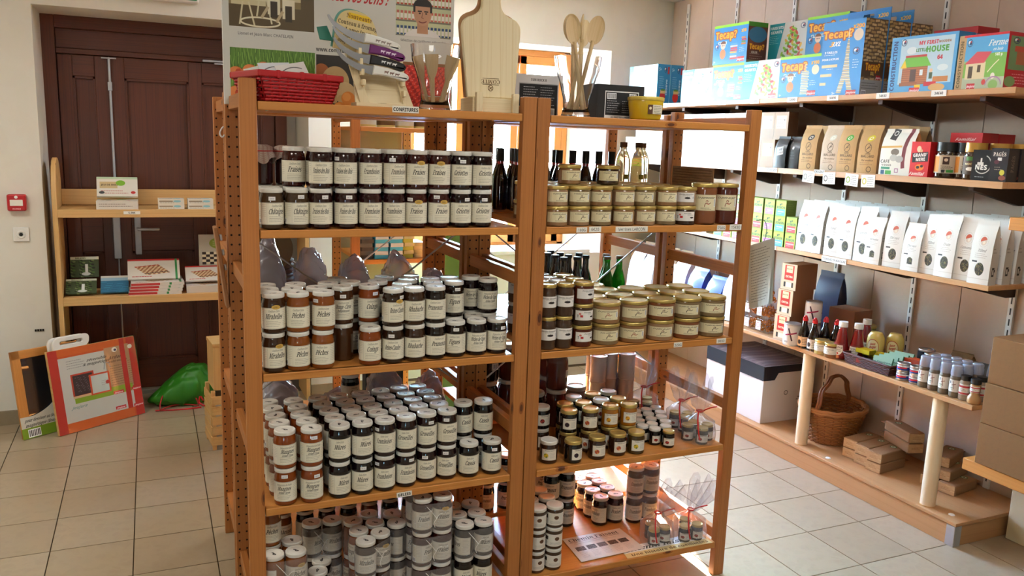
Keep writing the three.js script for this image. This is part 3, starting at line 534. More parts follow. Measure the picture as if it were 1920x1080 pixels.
{
  const y = LV[2], S = 'third right-bay shelf';
  const slimL = TL.pot, slimF = ['brown', 'brown', 'grey'];
  [1.209, 1.273].forEach((x, i) => { for (let r = 0; r < 5; r++) for (let k = 0; k < 2; k++) terr('slim', x + jit(0.002), y + 0.112 * k, -2.432 - 0.065 * r, 'brown', 'pot', `slim brown spread jar, ${['left', 'right'][i]} column, ${['lower', 'upper'][k]} layer, ${['front', 'second', 'third', 'fourth', 'fifth'][r]} row, ${S}`, { lid: r ? M.lidWhite : M.gold }); });
  for (let r = 0; r < 3; r++) for (let k = 0; k < 3; k++) terr('small', 1.346, y + 0.075 * k, -2.438 - 0.076 * r, k === 1 ? 'brown' : 'red', k === 2 ? 'pot' : 'house', `small terrine jar, ${['bottom', 'middle', 'top'][k]} of the stack of three, ${['front', 'second', 'third'][r]} row, ${S}`, { off: 0.2 });
  const xs = [1.447, 1.56, 1.676, 1.789, 1.9], L = ['rillette', 'potee', 'pork', 'rabbit', 'farm'], F = ['grey', 'tan', 'beige', 'stew', 'grey'], W = ['rillettes', 'country', 'pork', 'rabbit', 'hunter'];
  xs.forEach((x, i) => {
    for (let r = 0; r < 4; r++) for (let k = 0; k < 2; k++) { if (r === 3 && i !== 1 && i !== 0) continue; terr('wide', x + (r ? 0.004 : 0), y + 0.075 * k, -2.452 - 0.107 * r, F[(i + r + k) % 5], r ? 'pork' : (k ? ['stew', 'rabbit', 'pork', 'farm', 'potee'] : L)[i], `wide gold-lidded terrine jar, ${ORD[i]} from left, ${k ? 'upper' : 'lower'} layer, ${['front', 'second', 'third', 'fourth'][r]} row, ${S}`, { turn: -0.06 + jit(0.12) }); }
  });
}
// honey and spreads, mini jars, tall preserves
const spreadLabel = (a, c, dark) => paper(art(150, 110, (g, w, h) => { fillAll(g, w, h, '#e4dccb'); g.strokeStyle = '#666'; g.strokeRect(2, 2, w - 4, h - 4); text(g, a, 78, 14, 12, '#333', 'serif', 'bold', 'center', 130); blob(g, 44, 62, 22, c); blob(g, 34, 50, 7, dark); blob(g, 50, 76, 8, dark); greek(g, 84, 36, 54, 6, 10, '#777', 2); }));
const spreadBack = paper(art(60, 60, (g, w, h) => { fillAll(g, w, h, '#cfc6ba'); bars(g, 12, 12, 34, 34); }));
const SL = { honey: spreadLabel('Miel des Cévennes', '#d9a020', '#8a5a10'), berry: spreadLabel('Chemin Faisant', '#201018', '#3a1620'), fig: spreadLabel('Chemin Faisant', '#b04a2a', '#e0a050'), citrus: spreadLabel('Chemin Faisant', '#d0b020', '#5c7a20'), haw: spreadLabel('Chemin Faisant', '#a02818', '#401008') };
const SF = { brown: content(0x3a1d0e), dark: content(0x100a08), amber: phy({ color: 0xb8700c, roughness: 0.1, clearcoat: 1, transmission: 0.35, thickness: 0.03, attenuationColor: new THREE.Color(0.9, 0.5, 0.05), attenuationDistance: 0.03 }), olive: content(0x4a3410), pale: content(0x9c8468), rust: content(0x60281a), plum: content(0x241018) };
const sp = (kind, x, y, z, fill, lab, label, o = {}) => jar(kind, x, y, z, Math.atan2(-x, -z) + (o.turn ?? jit(0.4)) + 0.15, { name: o.name ?? 'spread_jar', fill: SF[fill], print: lab && SL[lab], lid: o.lid ?? M.gold, ...o }, label, o.group);
{
  const y = LV[3], S = 'fourth right-bay shelf', H = 0.0815;
  [[1.246, 'brown', 'citrus'], [1.329, 'dark', 'berry'], [1.427, 'brown', 'fig'], [1.516, 'brown', 'fig'], [1.59, 'olive', 'citrus']].forEach(([x, f, l], i) => sp('honey', x, y, [-2.452, -2.426, -2.43, -2.437, -2.429][i], f, l, `gold-lidded ${f} spread jar, ${ORD[i]} from left, front row, ${S}`, { lid: i ? M.gold : M.lidWhite, off: 0.25 }));
  const two = [[1.35, -2.508, 'dark', 'berry'], [1.433, -2.5, 'brown', 'fig'], [1.522, -2.508, 'amber', 'honey'], [1.598, -2.502, 'amber', 'honey'], [1.272, -2.575, 'dark', 'haw'], [1.37, -2.578, 'dark', 'berry'], [1.443, -2.569, 'dark', 'berry'], [1.524, -2.58, 'brown', 'haw'], [1.594, -2.573, 'amber', 'honey'], [1.44, -2.642, 'dark', 'haw'], [1.528, -2.652, 'brown', 'fig'], [1.602, -2.66, 'dark', 'haw']];
  two.forEach(([x, z, f, l], i) => { const r = i < 4 ? 'second' : i < 9 ? 'third' : 'fourth', n = ORD[i < 4 ? i : i < 9 ? i - 4 : i - 9]; for (let k = 0; k < 2; k++) sp('honey', x, y + H * k, z, k ? f : 'brown', k ? l : 'fig', `${k ? (f === 'amber' ? 'golden honey' : f + ' spread') : 'brown spread'} jar, ${n} from left, ${['lower', 'upper'][k]} layer, ${r} row, ${S}`, { lid: l === 'haw' ? M.lidWhite : M.gold, off: 0.2, name: k && f === 'amber' ? 'honey_jar' : 'spread_jar' }); });
  [[1.737, -2.437], [1.703, -2.478], [1.757, -2.487], [1.722, -2.526], [1.787, -2.533], [1.674, -2.517], [1.75, -2.577], [1.694, -2.574], [1.802, -2.585], [1.773, -2.63], [1.718, -2.63], [1.83, -2.632], [1.795, -2.68], [1.846, -2.69], [1.742, -2.678]].forEach(([x, z], i) => sp('mini', x, y, z, 'dark', 'haw', `dark mini spread jar in the cluster, ${ORD[i]} counting back from the front one`, { name: 'mini_jar', lid: i ? M.lidWhite : M.gold, off: 0.3, category: 'jar' }));
  // tall preserves standing at the back
  [[1.245, -2.68, 'plum', 0], [1.34, -2.78, 'plum', 0], [1.44, -2.79, 'rust', 1], [1.535, -2.8, 'pale', 0]].forEach(([x, z, f, two], i) => {
    jar('big', x, y, z, 0.5, { name: 'preserve_jar', fill: SF[f], lid: M.lidWhite, print: spreadBack }, `tall white-lidded ${f === 'pale' ? 'pale' : f === 'rust' ? 'red-brown' : 'dark'} preserve jar at the back, ${ORD[i]} from left, ${S}`);
    if (two) jar('big', x, y + 0.1505, z, 0.9, { name: 'preserve_jar', fill: SF.rust, lid: M.lidWhite, print: spreadBack }, `red-brown preserve jar stacked on another at the back, ${S}`);
  });
}
// gift bundles: small jars gathered in clear film with a topknot and ribbon
function bundle(x, y, z, spots, label, where, o = {}) {
  spots.forEach(([dx, dz], i) => sp(o.kind ?? 'mini', x + dx, y, z + dz, 'dark', 'haw', `dark mini jar ${['in front', 'on the left', 'on the right', 'at the back'][i]} inside ${where}`, { name: 'mini_jar', lid: o.white ? M.lidWhite : M.gold, off: 0.1 }));
  const t = thing('gift_film', label, 'gift wrap', [x, y, z]), R = o.R ?? 0.062, h = o.h ?? 0.078, k = (o.knot ?? 0.2) * 0.62, N = 36;
  const prof = [[R, 0.002], [R * 1.02, h * 0.5], [R * 0.98, h], [R * 0.62, h * 1.2], [0.011, h * 1.45], [0.016, h * 1.62], [0.03, h * 1.62 + k * 0.25], [0.04, h * 1.62 + k * 0.62]];
  const g = lathe(prof, N), p = g.attributes.position;
  for (let i = 0; i < p.count; i++) { const a = Math.atan2(p.getX(i), p.getZ(i)), yy = p.getY(i), up = Math.max(0, (yy - h) / (k * 0.6)); const s = 1 + 0.05 * Math.sin(a * 7 + yy * 60) + 0.25 * up * Math.sin(a * 5 + 1); p.setX(i, p.getX(i) * s + up * up * (o.lean ?? 0.02)); p.setZ(i, p.getZ(i) * s); if (up > 0.6) p.setY(i, yy + 0.03 * Math.sin(a * 4) * up); }
  g.computeVertexNormals(); part('film', g, M.crinkle, t);
  part('ribbon', merge([new THREE.TorusGeometry(0.012, 0.003, 6, 20).rotateX(PI / 2).translate(0, h * 1.52, 0), tube([[0.012, h * 1.52, 0.004], [0.03, h * 1.7, 0.02], [0.055, h * 1.78, 0.03]], 0.0025, 8, 5), tube([[-0.01, h * 1.52, 0.006], [-0.03, h * 1.3, 0.03], [-0.045, h * 0.75, 0.06], [-0.042, h * 0.4, 0.066]], 0.0028, 10, 5)]), M.ribbon, t);
  return t;
}
bundle(1.85, LV[3], -2.79, [[0, 0.03], [-0.045, 0], [0.03, -0.02]], 'clear film gift bundle of mini jars, rearmost of three on the honey shelf', 'the rearmost film bundle, honey shelf', { lean: 0.0 });
bundle(1.894, LV[3], -2.585, [[0, 0.026], [-0.005, -0.03], [0.035, -0.005]], 'clear film gift bundle with red ribbon, middle of three on the honey shelf', 'the middle film bundle, honey shelf', { lean: 0.0, R: 0.056 });
bundle(1.884, LV[3], -2.452, [[-0.004, 0.028], [-0.034, -0.022], [0.04, 0.0], [0.008, -0.042]], 'clear film gift bundle with red ribbon, front one on the honey shelf', 'the front film bundle, honey shelf', { knot: 0.24, lean: 0.0 });
bundle(1.738, LV[4], -2.47, [[-0.022, 0.014], [0.028, 0.01], [-0.004, -0.036]], 'clear film gift bundle with long red ribbon, left of two on the lowest shelf', 'the left film bundle, lowest shelf', { R: 0.064, knot: 0.14 });
bundle(1.876, LV[4], -2.452, [[-0.03, 0.012], [0.024, 0.016], [0.004, -0.036]], 'clear film gift bundle with red ribbon, right of two on the lowest shelf', 'the right film bundle, lowest shelf', { R: 0.064, knot: 0.2 });
// lowest right shelf: white-labelled stacks, jam pairs, leaflets
{
  const y = LV[4];
  const wl = paper(art(300, 110, (g, w, h) => { fillAll(g, w, h, '#ddd8cc'); g.fillStyle = '#2a2018'; g.fillRect(34, 20, 62, 34); blob(g, 190, 40, 24, '#5a3a22', 0.7); greek(g, 120, 74, 130, 3, 9, '#777', 2); greek(g, 30, 66, 70, 3, 9, '#888', 2); }));
  [[1.206, 0], [1.273, 1]].forEach(([x, i]) => { for (let r = 0; r < 3; r++) for (let k = 0; k < 3; k++) jar('spread', x, y + 0.0805 * k, -2.436 - 0.066 * r, -0.5 + jit(0.3), { name: 'spread_jar', fill: TF.brown, lid: M.lidWhite, print: wl }, `white-labelled chestnut spread jar, ${['left', 'right'][i]} column, ${['bottom', 'middle', 'top'][k]} layer, ${['front', 'second', 'third'][r]} row`); });
  const f = ['raspberry', 'strawberry'];
  for (let r = 0; r < 4; r++) [1.607, 1.676].forEach((x, i) => jam(f[i], x, y, -2.682 - 0.068 * r + (r === 3 ? 0.012 : 0), `${WORD[f[i]]} jam jar of the ${ORD[r]} film-wrapped pair, ${['left', 'right'][i]} one, behind the leaflet`, { sticker: false, turn: i ? -0.55 : -1.5 }));
  [[1.748, -2.655], [1.818, -2.652]].forEach(([x, z], i) => { for (let k = 0; k < 2; k++) jam('raspberry', x, y + JH * k, z, `${['left', 'right'][i]} ${['lower', 'upper'][k]} jar of the tall film-wrapped block behind the gift bundles`, { sticker: false, turn: -0.5 }); });
  for (let r = 0; r < 2; r++) for (let k = 0; k < 2; k++) [1.40, 1.47].forEach((x, i) => jam('plum', x, y + JH * k, -2.72 - 0.069 * r, `dark plum jam jar, ${['left', 'right'][i]} column, ${['lower', 'upper'][k]} layer, ${ORD[r]} row, far back of lowest right shelf`, { sticker: false }));
  const film = thing('film_wrap', 'clear film round the tall block of four jam jars behind the gift bundles', 'wrapping', [1.783, y, -2.653]);
  { const g = new RoundedBoxGeometry(0.142, 0.236, 0.074, 3, 0.034); g.translate(0, 0.119, 0); part('film', g, M.crinkle, film); }
  const sheet = (pts, dy, tex, label) => {   // a sheet of paper lying on the board, given by its corners
    const g = new THREE.PlaneGeometry(1, 1, 10, 6), p = g.attributes.position, [a, b, c, d] = pts;
    for (let i = 0; i < p.count; i++) { const u = p.getX(i) + 0.5, v = p.getY(i) + 0.5; const X = (1 - v) * ((1 - u) * d[0] + u * c[0]) + v * ((1 - u) * a[0] + u * b[0]), Z = (1 - v) * ((1 - u) * d[1] + u * c[1]) + v * ((1 - u) * a[1] + u * b[1]); p.setXYZ(i, X, y + dy + 0.0015 * Math.sin(u * 3) * Math.sin(v * 3), Z); }
    g.computeVertexNormals();
    return single('leaflet', g, paper(tex, { side: THREE.DoubleSide }), label, 'leaflet');
  };
  sheet([[1.575, -2.47], [1.93, -2.47], [1.94, -2.383], [1.56, -2.388]], 0.001, art(560, 150, (g, w, h) => { fillAll(g, w, h, '#d9c489'); fillAll(g, w, 0, '#d9c489'); g.fillStyle = '#e7e3d8'; g.fillRect(0, 0, w, 88); text(g, 'Chemin faisant', 250, 52, 62, '#1a1612', 'serif', 'italic bold', 'center', 480); text(g, 'Une histoire de cueillettes', 290, 118, 40, '#5a3a1a', 'sans-serif', 'bold', 'center', 510); }), 'cream and yellow leaflet reading Chemin faisant at the front of the lowest shelf');
  sheet([[1.397, -2.6], [1.655, -2.605], [1.662, -2.43], [1.384, -2.42]], 0.004, art(560, 370, (g, w, h) => { fillAll(g, w, h, '#d2c8bc'); text(g, 'Chemin Faisant', 270, 50, 62, '#3a2e28', 'serif', 'bold', 'center', 470); g.fillStyle = '#3a2e28'; g.fillRect(30, 84, 470, 4); greek(g, 60, 104, 420, 2, 12, '#8a7d74', 3); for (let i = 0; i < 5; i++) { g.fillStyle = ['#5a4c44', '#4c4038', '#5e5048', '#54463e', '#483c34'][i]; g.fillRect(40 + i * 98, 160, 80, 62); greek(g, 44 + i * 98, 236, 70, 7, 14, '#938880', 3); for (let q = 0; q < 9; q++) blob(g, 48 + i * 98 + (q * 29) % 66, 168 + (q * 17) % 46, 5, ['#84766a', '#6c5e50'][q % 2]); } }), 'grey leaflet headed Chemin Faisant with five small pictures, lying on the shelf');
}

// ---------------------------------------------------------------- things on top of the rack
{
  const Y = LV[0];
  // big printed display panel
  const W = 434, H = 320, K = 2.3;
  const tex = art(Math.round(W * K), Math.round(H * K), (g) => {
    g.scale(K, K); g.fillStyle = '#dcdcd2'; g.fillRect(-2, -2, W + 4, H + 4); g.translate(0, -7);
    const clip = (x, y, w, h, f) => { g.save(); g.beginPath(); g.rect(x, y, w, h); g.clip(); g.translate(x, y); f(w, h); g.restore(); };
    clip(11, 70, 150, 120, (w, h) => {   // sepia workshop photograph
      g.fillStyle = '#8a7648'; g.fillRect(0, 0, w, h); g.fillStyle = '#d8cca0'; g.fillRect(4, 20, 60, 62); g.fillRect(96, 10, 30, 60); g.fillStyle = '#5c4a26'; g.fillRect(0, 82, w, 40); g.fillRect(126, 20, 24, 70);
      g.strokeStyle = '#e0d6b0'; g.lineWidth = 3; for (const [a, b, c, d] of [[24, 76, 18, 116], [34, 76, 44, 118], [66, 72, 74, 112], [52, 74, 48, 100]]) { g.beginPath(); g.moveTo(a, b); g.lineTo(c, d); g.stroke(); }
      g.fillStyle = '#e6dcba'; g.fillRect(18, 66, 60, 7); g.strokeStyle = '#efe8c8'; g.beginPath(); g.ellipse(54, 110, 34, 8, 0, 0, 7); g.stroke();
      for (const [x, y, s] of [[78, 52, 1], [104, 58, 1]]) { blob(g, x, y, 7, '#c9b58a', 1.2); blob(g, x, y - 5, 7, '#2a2010', 0.7); g.fillStyle = '#efe6c6'; g.fillRect(x - 11, y + 9, 22, 34); g.fillStyle = '#3a2e16'; g.fillRect(x - 6, y + 20, 12, 28); g.strokeStyle = '#c9b58a'; g.lineWidth = 5; g.beginPath(); g.moveTo(x - 10, y + 30); g.lineTo(x - 22, y + 50); g.stroke(); }
    });
    text(g, 'Lionel et Jean-Marc CHATELAIN', 74, 201, 7, '#3a3a3a', 'sans-serif', 'normal', 'center', 100);
    text(g, 'Traitez vos sens !', 232, 118, 32, '#c01a1a', 'sans-serif', 'italic bold', 'center', 140);
    text(g, 'www.confitures-artisanales.fr', 226, 220, 10, '#1c1c1c', 'sans-serif', 'bold', 'center', 124);
    clip(11, 227, 151, 95, (w, h) => {
      g.fillStyle = '#5c8a2c'; g.fillRect(0, 0, w, h); for (let i = 0; i < 260; i++) { const x = (i * 53) % w, y = (i * 31) % 60; g.strokeStyle = ['#7aa83c', '#4a7420', '#8cbc50', '#3c6418'][i % 4]; g.lineWidth = 1.2; g.beginPath(); g.moveTo(x, y + 14); g.lineTo(x + (i % 9) - 4, y - 6); g.stroke(); }
      for (const [x, y, r] of [[10, 46, 13], [34, 42, 14], [58, 36, 14], [106, 44, 13], [24, 66, 15], [80, 60, 14], [126, 58, 14], [148, 52, 13], [10, 84, 17], [50, 82, 16], [92, 84, 16], [134, 84, 17]]) { blob(g, x, y, r, '#d8702c'); blob(g, x - 2, y - 3, r * 0.75, '#e88c48'); blob(g, x + 4, y - 4, r * 0.4, '#c84c24'); }
    });
    clip(164, 229, 152, 93, (w, h) => {
      g.fillStyle = '#2a241e'; g.fillRect(0, 0, w, h); blob(g, 10, 30, 14, '#a8602c'); blob(g, 36, 48, 26, '#c6a874', 1.1); blob(g, 50, 66, 24, '#d2b684', 0.8); for (let i = 0; i < 4; i++) blob(g, 34 + i * 12, 80, 6, '#c8a872', 1.4);
      for (const [x, y] of [[20, 96], [44, 98], [66, 92], [86, 84], [60, 78], [104, 92], [124, 86], [140, 94]]) { blob(g, x, y, 13, '#e0862c'); blob(g, x - 3, y - 3, 8, '#efa048'); }
    });
    clip(318, 231, 112, 91, (w, h) => { g.fillStyle = '#b8201a'; g.fillRect(0, 0, w, h); for (let i = 0; i < 420; i++) { const x = (i * 37.7) % w, y = (i * 23.3) % h; blob(g, x, y, 3.2, ['#d8281c', '#a81812', '#e84a34'][i % 3]); if (i % 3 === 0) blob(g, x - 1, y - 1, 0.9, '#f8b8a8'); } g.fillStyle = '#8a5a2a'; g.fillRect(0, 0, w, 6); });
    clip(316, 70, 112, 112, (w, h) => {
      g.fillStyle = '#c8d0a4'; g.fillRect(0, 0, w, h); for (let r = 0; r < 4; r++) { g.fillStyle = '#7a7a68'; g.fillRect(0, 26 + r * 28, w, 3); for (let i = 0; i < 15; i++) { g.fillStyle = ['#b8482c', '#b8482c', '#c86a5a', '#34507a'][r]; g.fillRect(2 + i * 7.6, 9 + r * 28, 5, 17); g.fillStyle = '#ece8dc'; g.fillRect(2 + i * 7.6, 14 + r * 28, 5, 9); } }
      g.fillStyle = '#e8e6e0'; g.beginPath(); g.ellipse(54, 122, 40, 26, 0, 0, 7); g.fill(); g.fillStyle = '#b98a68'; g.fillRect(43, 84, 22, 22); blob(g, 54, 68, 18, '#c29270', 1.3); g.fillStyle = '#1c1612'; g.beginPath(); g.ellipse(54, 55, 19, 15, 0, PI, 0); g.fill(); g.fillRect(35, 52, 4, 14); g.fillRect(69, 52, 4, 14);
      g.fillRect(44, 63, 8, 2.4); g.fillRect(57, 63, 8, 2.4); blob(g, 48, 68, 2, '#2c1c14', 0.7); blob(g, 61, 68, 2, '#2c1c14', 0.7); g.strokeStyle = '#8c5c44'; g.lineWidth = 1.6; g.beginPath(); g.moveTo(54, 66); g.lineTo(52, 76); g.lineTo(56, 77); g.stroke(); g.strokeStyle = '#7a3a34'; g.lineWidth = 2; g.beginPath(); g.moveTo(46, 83); g.quadraticCurveTo(54, 88, 62, 82); g.stroke();
    });
    text(g, 'Sélection de confitures artisanales', 372, 190, 6, '#444', 'sans-serif', 'normal', 'center', 100);
  });
  const pw = 0.765, ph = pw * H / W, tp = thing('display_poster', 'large white printed display panel with fruit photographs standing behind the knives', 'poster', [0.608, Y, -2.815]);
  part('backing', at(rbox(pw, ph, 0.012, 0.002), 0, ph / 2, -0.007), M.white, tp);
  part('print', at(new THREE.PlaneGeometry(pw - 0.004, ph - 0.004), 0, ph / 2, 0), paper(tex, { roughness: 0.45 }), tp);

  // woven red basket with leaflets
  const B = thing('woven_basket', 'bright red woven plastic basket full of leaflets on the top shelf', 'basket', [0.372, Y, -2.49], 0.3);
  {
    const w = 0.2, d = 0.15, h = 0.074, strip = (t, side) => { };
    const P = (u, y, s) => { const k = 1 + 0.22 * (y / h), hw = w / 2 * k, hd = d / 2 * k; return s === 0 ? [-hw + 2 * hw * u, y, hd] : s === 1 ? [hw, y, hd - 2 * hd * u] : s === 2 ? [hw - 2 * hw * u, y, -hd] : [-hw, y, -hd + 2 * hd * u]; };
    for (let s = 0; s < 4; s++) {
      const g = [], n = s % 2 ? 7 : 9, nrm = [[0, 1], [1, 0], [0, -1], [-1, 0]][s];
      for (let r = 0; r < 8; r++) { const pts = []; for (let i = 0; i <= n * 2; i++) { const p = P(i / (n * 2), 0.006 + r * 0.0088, s), o = 0.0024 * ((i + r) % 2 ? 1 : -1); pts.push([p[0] + nrm[0] * o, p[1], p[2] + nrm[1] * o]); } g.push(tube(pts, 0.0047, n * 3, 5)); }
      for (let i = 0; i <= n; i++) { const a = P(i / n, 0.002, s), b = P(i / n, h, s); g.push(tube([a, b], 0.0028, 1, 5)); }
      part('woven_side', merge(g), M.red, B);
    }
    part('base', at(rbox(w, 0.004, d, 0.001), 0, 0.002, 0), M.red, B);
    const k = 1.24, rp = [[-w / 2 * k, h, d / 2 * k], [w / 2 * k, h, d / 2 * k], [w / 2 * k, h, -d / 2 * k], [-w / 2 * k, h, -d / 2 * k]];
    part('rim', merge([0, 1, 2, 3].map((i) => { const a = rp[i], b = rp[(i + 1) % 4], L = Math.hypot(b[0] - a[0], b[2] - a[2]); return at(rbox(L + 0.012, 0.018, 0.01, 0.004, 'x'), (a[0] + b[0]) / 2, h, (a[2] + b[2]) / 2, 0, -Math.atan2(b[2] - a[2], b[0] - a[0]), 0); })), M.red, B);
    part('rim_wrap', merge([-0.07, 0, 0.07].map((x) => at(rbox(0.012, 0.022, 0.013, 0.003), x, h, d / 2 * k))), M.red, B);
  }
  const lf = (c) => paper(art(120, 160, (g, w, h) => { fillAll(g, w, h, c); g.strokeStyle = '#555'; g.lineWidth = 3; g.beginPath(); g.moveTo(20, 26); g.quadraticCurveTo(60, 6, 100, 26); g.stroke(); greek(g, 14, 44, 90, 4, 12, '#667', 3); g.fillStyle = '#2f3f4a'; g.fillRect(14, 100, 92, 46); }), { side: THREE.DoubleSide });
  [[0.32, 0.05, -0.5, '#d8e0d2', 'pale green leaflet at the left of the red basket'], [0.352, 0.06, -0.28, '#dfe3e6', 'grey-white leaflet second from left in the red basket'], [0.405, 0.062, -0.42, '#eceae6', 'white folded leaflet sticking out of the red basket']].forEach(([x, y, rz, c, l], i) => single('leaflet', rbox(0.1, 0.13, 0.002, 0.0005), lf(c), l, 'leaflet', [x, Y + y - 0.006, -2.47 - i * 0.012], [-0.45, 0.3, -rz * 0.9]));
  scene.children.slice(-3).forEach(flatUV);

  // cheese knife rack
  const K2 = thing('knife_rack', 'pale wooden notched rack holding four cheese knives', 'rack', [0.628, Y, -2.44]);
  const rail = (x) => { const s = shape([[0, 0], [0.03, 0], [-0.035, 0.16], [-0.05, 0.16]]); return at(extr(s, 0.012, 0.001), x, 0, 0, 0, -0.12, 0); };
  part('rail', rail(-0.052), M.pale, K2); part('rail', rail(0.078), M.pale, K2);
  part('back_plate', at(rbox(0.15, 0.15, 0.006, 0.002), 0.005, 0.075, -0.022, -0.3, 0, 0), M.pale, K2);
  for (let i = 0; i < 4; i++) for (const x of [-0.06, 0.062]) part('peg', at(rbox(0.01, 0.018, 0.036, 0.002), x - i * 0.004 + 0.01, 0.068 + i * 0.029 - (x > 0 ? 0.026 : 0), 0.012), M.pale, K2);
  part('foot', at(rbox(0.15, 0.012, 0.07, 0.002), 0.005, 0.006, -0.02), M.pale, K2);
  const bladeS = new THREE.Shape(); bladeS.moveTo(0, 0.01); bladeS.lineTo(0, -0.016); bladeS.quadraticCurveTo(-0.05, -0.016, -0.092, 0.008); bladeS.quadraticCurveTo(-0.112, 0.024, -0.112, 0.032); bladeS.quadraticCurveTo(-0.11, 0.037, -0.104, 0.03); bladeS.quadraticCurveTo(-0.088, 0.016, -0.05, 0.008); bladeS.quadraticCurveTo(-0.02, 0.004, 0, 0.01);
  for (const [x, y, r] of [[-0.014, -0.004, 0.0045], [-0.033, -0.003, 0.0038], [-0.054, 0.0, 0.0028], [-0.074, 0.007, 0.0022]]) { const h = new THREE.Path(); h.absarc(x, y, r, 0, 7); bladeS.holes.push(h); }
  const bladeG = extr(bladeS, 0.0022);
  const handS = new THREE.Shape(); handS.moveTo(0, 0.011); handS.quadraticCurveTo(0.05, 0.013, 0.096, 0.008); handS.quadraticCurveTo(0.11, 0.004, 0.108, -0.006); handS.quadraticCurveTo(0.1, -0.018, 0.086, -0.015); handS.quadraticCurveTo(0.04, -0.008, 0, -0.016); handS.lineTo(0, 0.011);
  { const h = new THREE.Path(); h.absarc(0.098, -0.004, 0.004, 0, 7); handS.holes.push(h); }
  const handG = extr(handS, 0.014, 0.003);
  const bladeM = std({ color: 0x8c8c8e, metalness: 0.9, roughness: 0.38 });
  const cows = (c, bg) => std({ roughness: 0.4, map: art(96, 30, (g, w, h) => { fillAll(g, w, h, bg); g.fillStyle = c; for (let i = 0; i < 3; i++) { const x = 6 + i * 31; g.fillRect(x, 8, 20, 10); g.fillRect(x + 1, 17, 4, 8); g.fillRect(x + 15, 17, 4, 8); g.fillRect(x + 19, 5, 6, 8); } }) });
  [['#e6e4dc', 0xe6e4dc, '#8a7a70', 'white-handled cheese knife, topmost of the four'], ['#6b2068', 0x6b2068, '#e0d4e0', 'purple-handled cheese knife, second from the top'], ['#1c1a1c', 0x1c1a1c, '#d8d8d8', 'black-handled cheese knife, third from the top'], ['#e6e4dc', 0xe6e4dc, '#7a5a50', 'white-handled cheese knife, lowest of the four']].forEach(([bg, c, ink, l], i) => {
    const t = thing('cheese_knife', l, 'knife', [0.578 + i * 0.0085 + (i === 1 ? 0.006 : 0), 1.924 - i * 0.0292, -2.412]); t.rotation.z = -0.19 + i * 0.012;
    part('blade', bladeG, bladeM, t); part('handle', handG, std({ color: c, roughness: 0.35 }), t);
    part('cow_print', at(new THREE.PlaneGeometry(0.05, 0.012), 0.055, -0.001, 0.0073), cows(ink, bg), t);
  });
  const sg = thing('sign_board', 'cream paddle-shaped sign about the cheese knives with a teal handle', 'sign', [0.566, 1.912, -2.46]); sg.rotation.z = -0.16;
  const sgs = new THREE.Shape(); sgs.moveTo(-0.065, -0.03); sgs.lineTo(0.068, -0.03); sgs.quadraticCurveTo(0.062, 0.06, 0.02, 0.082); sgs.quadraticCurveTo(-0.055, 0.1, -0.065, 0.05); sgs.lineTo(-0.065, -0.03);
  const sgt = art(260, 210, (g, w, h) => { fillAll(g, w, h, '#d9c28a'); g.fillStyle = '#e8c020'; g.fillRect(64, 34, 120, 26); text(g, 'Nouveauté', 124, 48, 25, '#6a3a10', 'serif', 'bold'); text(g, 'Couteau à fromage', 128, 80, 26, '#3a2a18', 'serif', 'bold', 'center', 226); text(g, 'Lame inox', 128, 108, 26, '#3a2a18', 'serif', 'bold'); text(g, '"ne colle pas au fromage"', 128, 136, 20, '#3a2a18', 'serif', 'bold', 'center', 226); text(g, 'coupe facile et nette', 128, 160, 20, '#3a2a18', 'serif', 'bold', 'center', 200); });
  const sgg = extr(sgs, 0.006, 0.001); { const p = sgg.attributes.position, u = sgg.attributes.uv; for (let i = 0; i < p.count; i++) u.setXY(i, (p.getX(i) + 0.07) / 0.142, (p.getY(i) + 0.035) / 0.135); }
  part('board', sgg, paper(sgt), sg); part('border', at(extr(sgs, 0.004, 0.001), -0.006, 0.003, -0.004), std({ color: 0x5f9a8c, roughness: 0.5 }), sg);
  part('teal_handle', at(extr(shape([[-0.118, 0.012], [-0.104, -0.02], [-0.066, -0.016], [-0.09, 0.022]]), 0.006, 0.0015), 0, 0.004, 0), std({ color: 0x2c7a66, roughness: 0.4 }), sg);
  part('stake', at(rbox(0.02, 0.16, 0.006, 0.001), 0.04, -0.08, -0.012), M.pale, sg);

  // glass vases with wooden utensils
  const vase = (label, x, z, R) => {
    const t = thing('glass_vase', label, 'vase', [x, Y, z]);
    const out = [[0, 0], [0.048, 0], [0.05, 0.004], [0.043, 0.03], [0.045, 0.06], [0.058, 0.11], [0.072, 0.15], [R, 0.195]], inn = [[R - 0.003, 0.195], [0.069, 0.15], [0.055, 0.11], [0.042, 0.06], [0.04, 0.03], [0.036, 0.016], [0, 0.014]];
    part('glass', lathe([...out, ...inn], 40), M.glass, t); return t;
  };
  vase('flared glass vase of wooden spatulas beside the cutting board', 0.818, -2.49, 0.077);
  vase('flared glass vase of big wooden spoons on the right bay', 1.312, -2.49, 0.079);
  const wood = std({ map: paleT, color: new THREE.Color(0.82, 0.7, 0.58), roughness: 0.55 }), wood2 = std({ map: paleT, color: new THREE.Color(0.95, 0.88, 0.78), roughness: 0.55 });
  const spat = (() => { const s = new THREE.Shape(); s.moveTo(-0.006, 0); s.lineTo(0.006, 0); s.lineTo(0.007, 0.08); s.quadraticCurveTo(0.02, 0.1, 0.021, 0.15); s.lineTo(-0.021, 0.15); s.quadraticCurveTo(-0.02, 0.1, -0.007, 0.08); s.lineTo(-0.006, 0); return metric(extr(s, 0.006, 0.0015), 'y'); })();
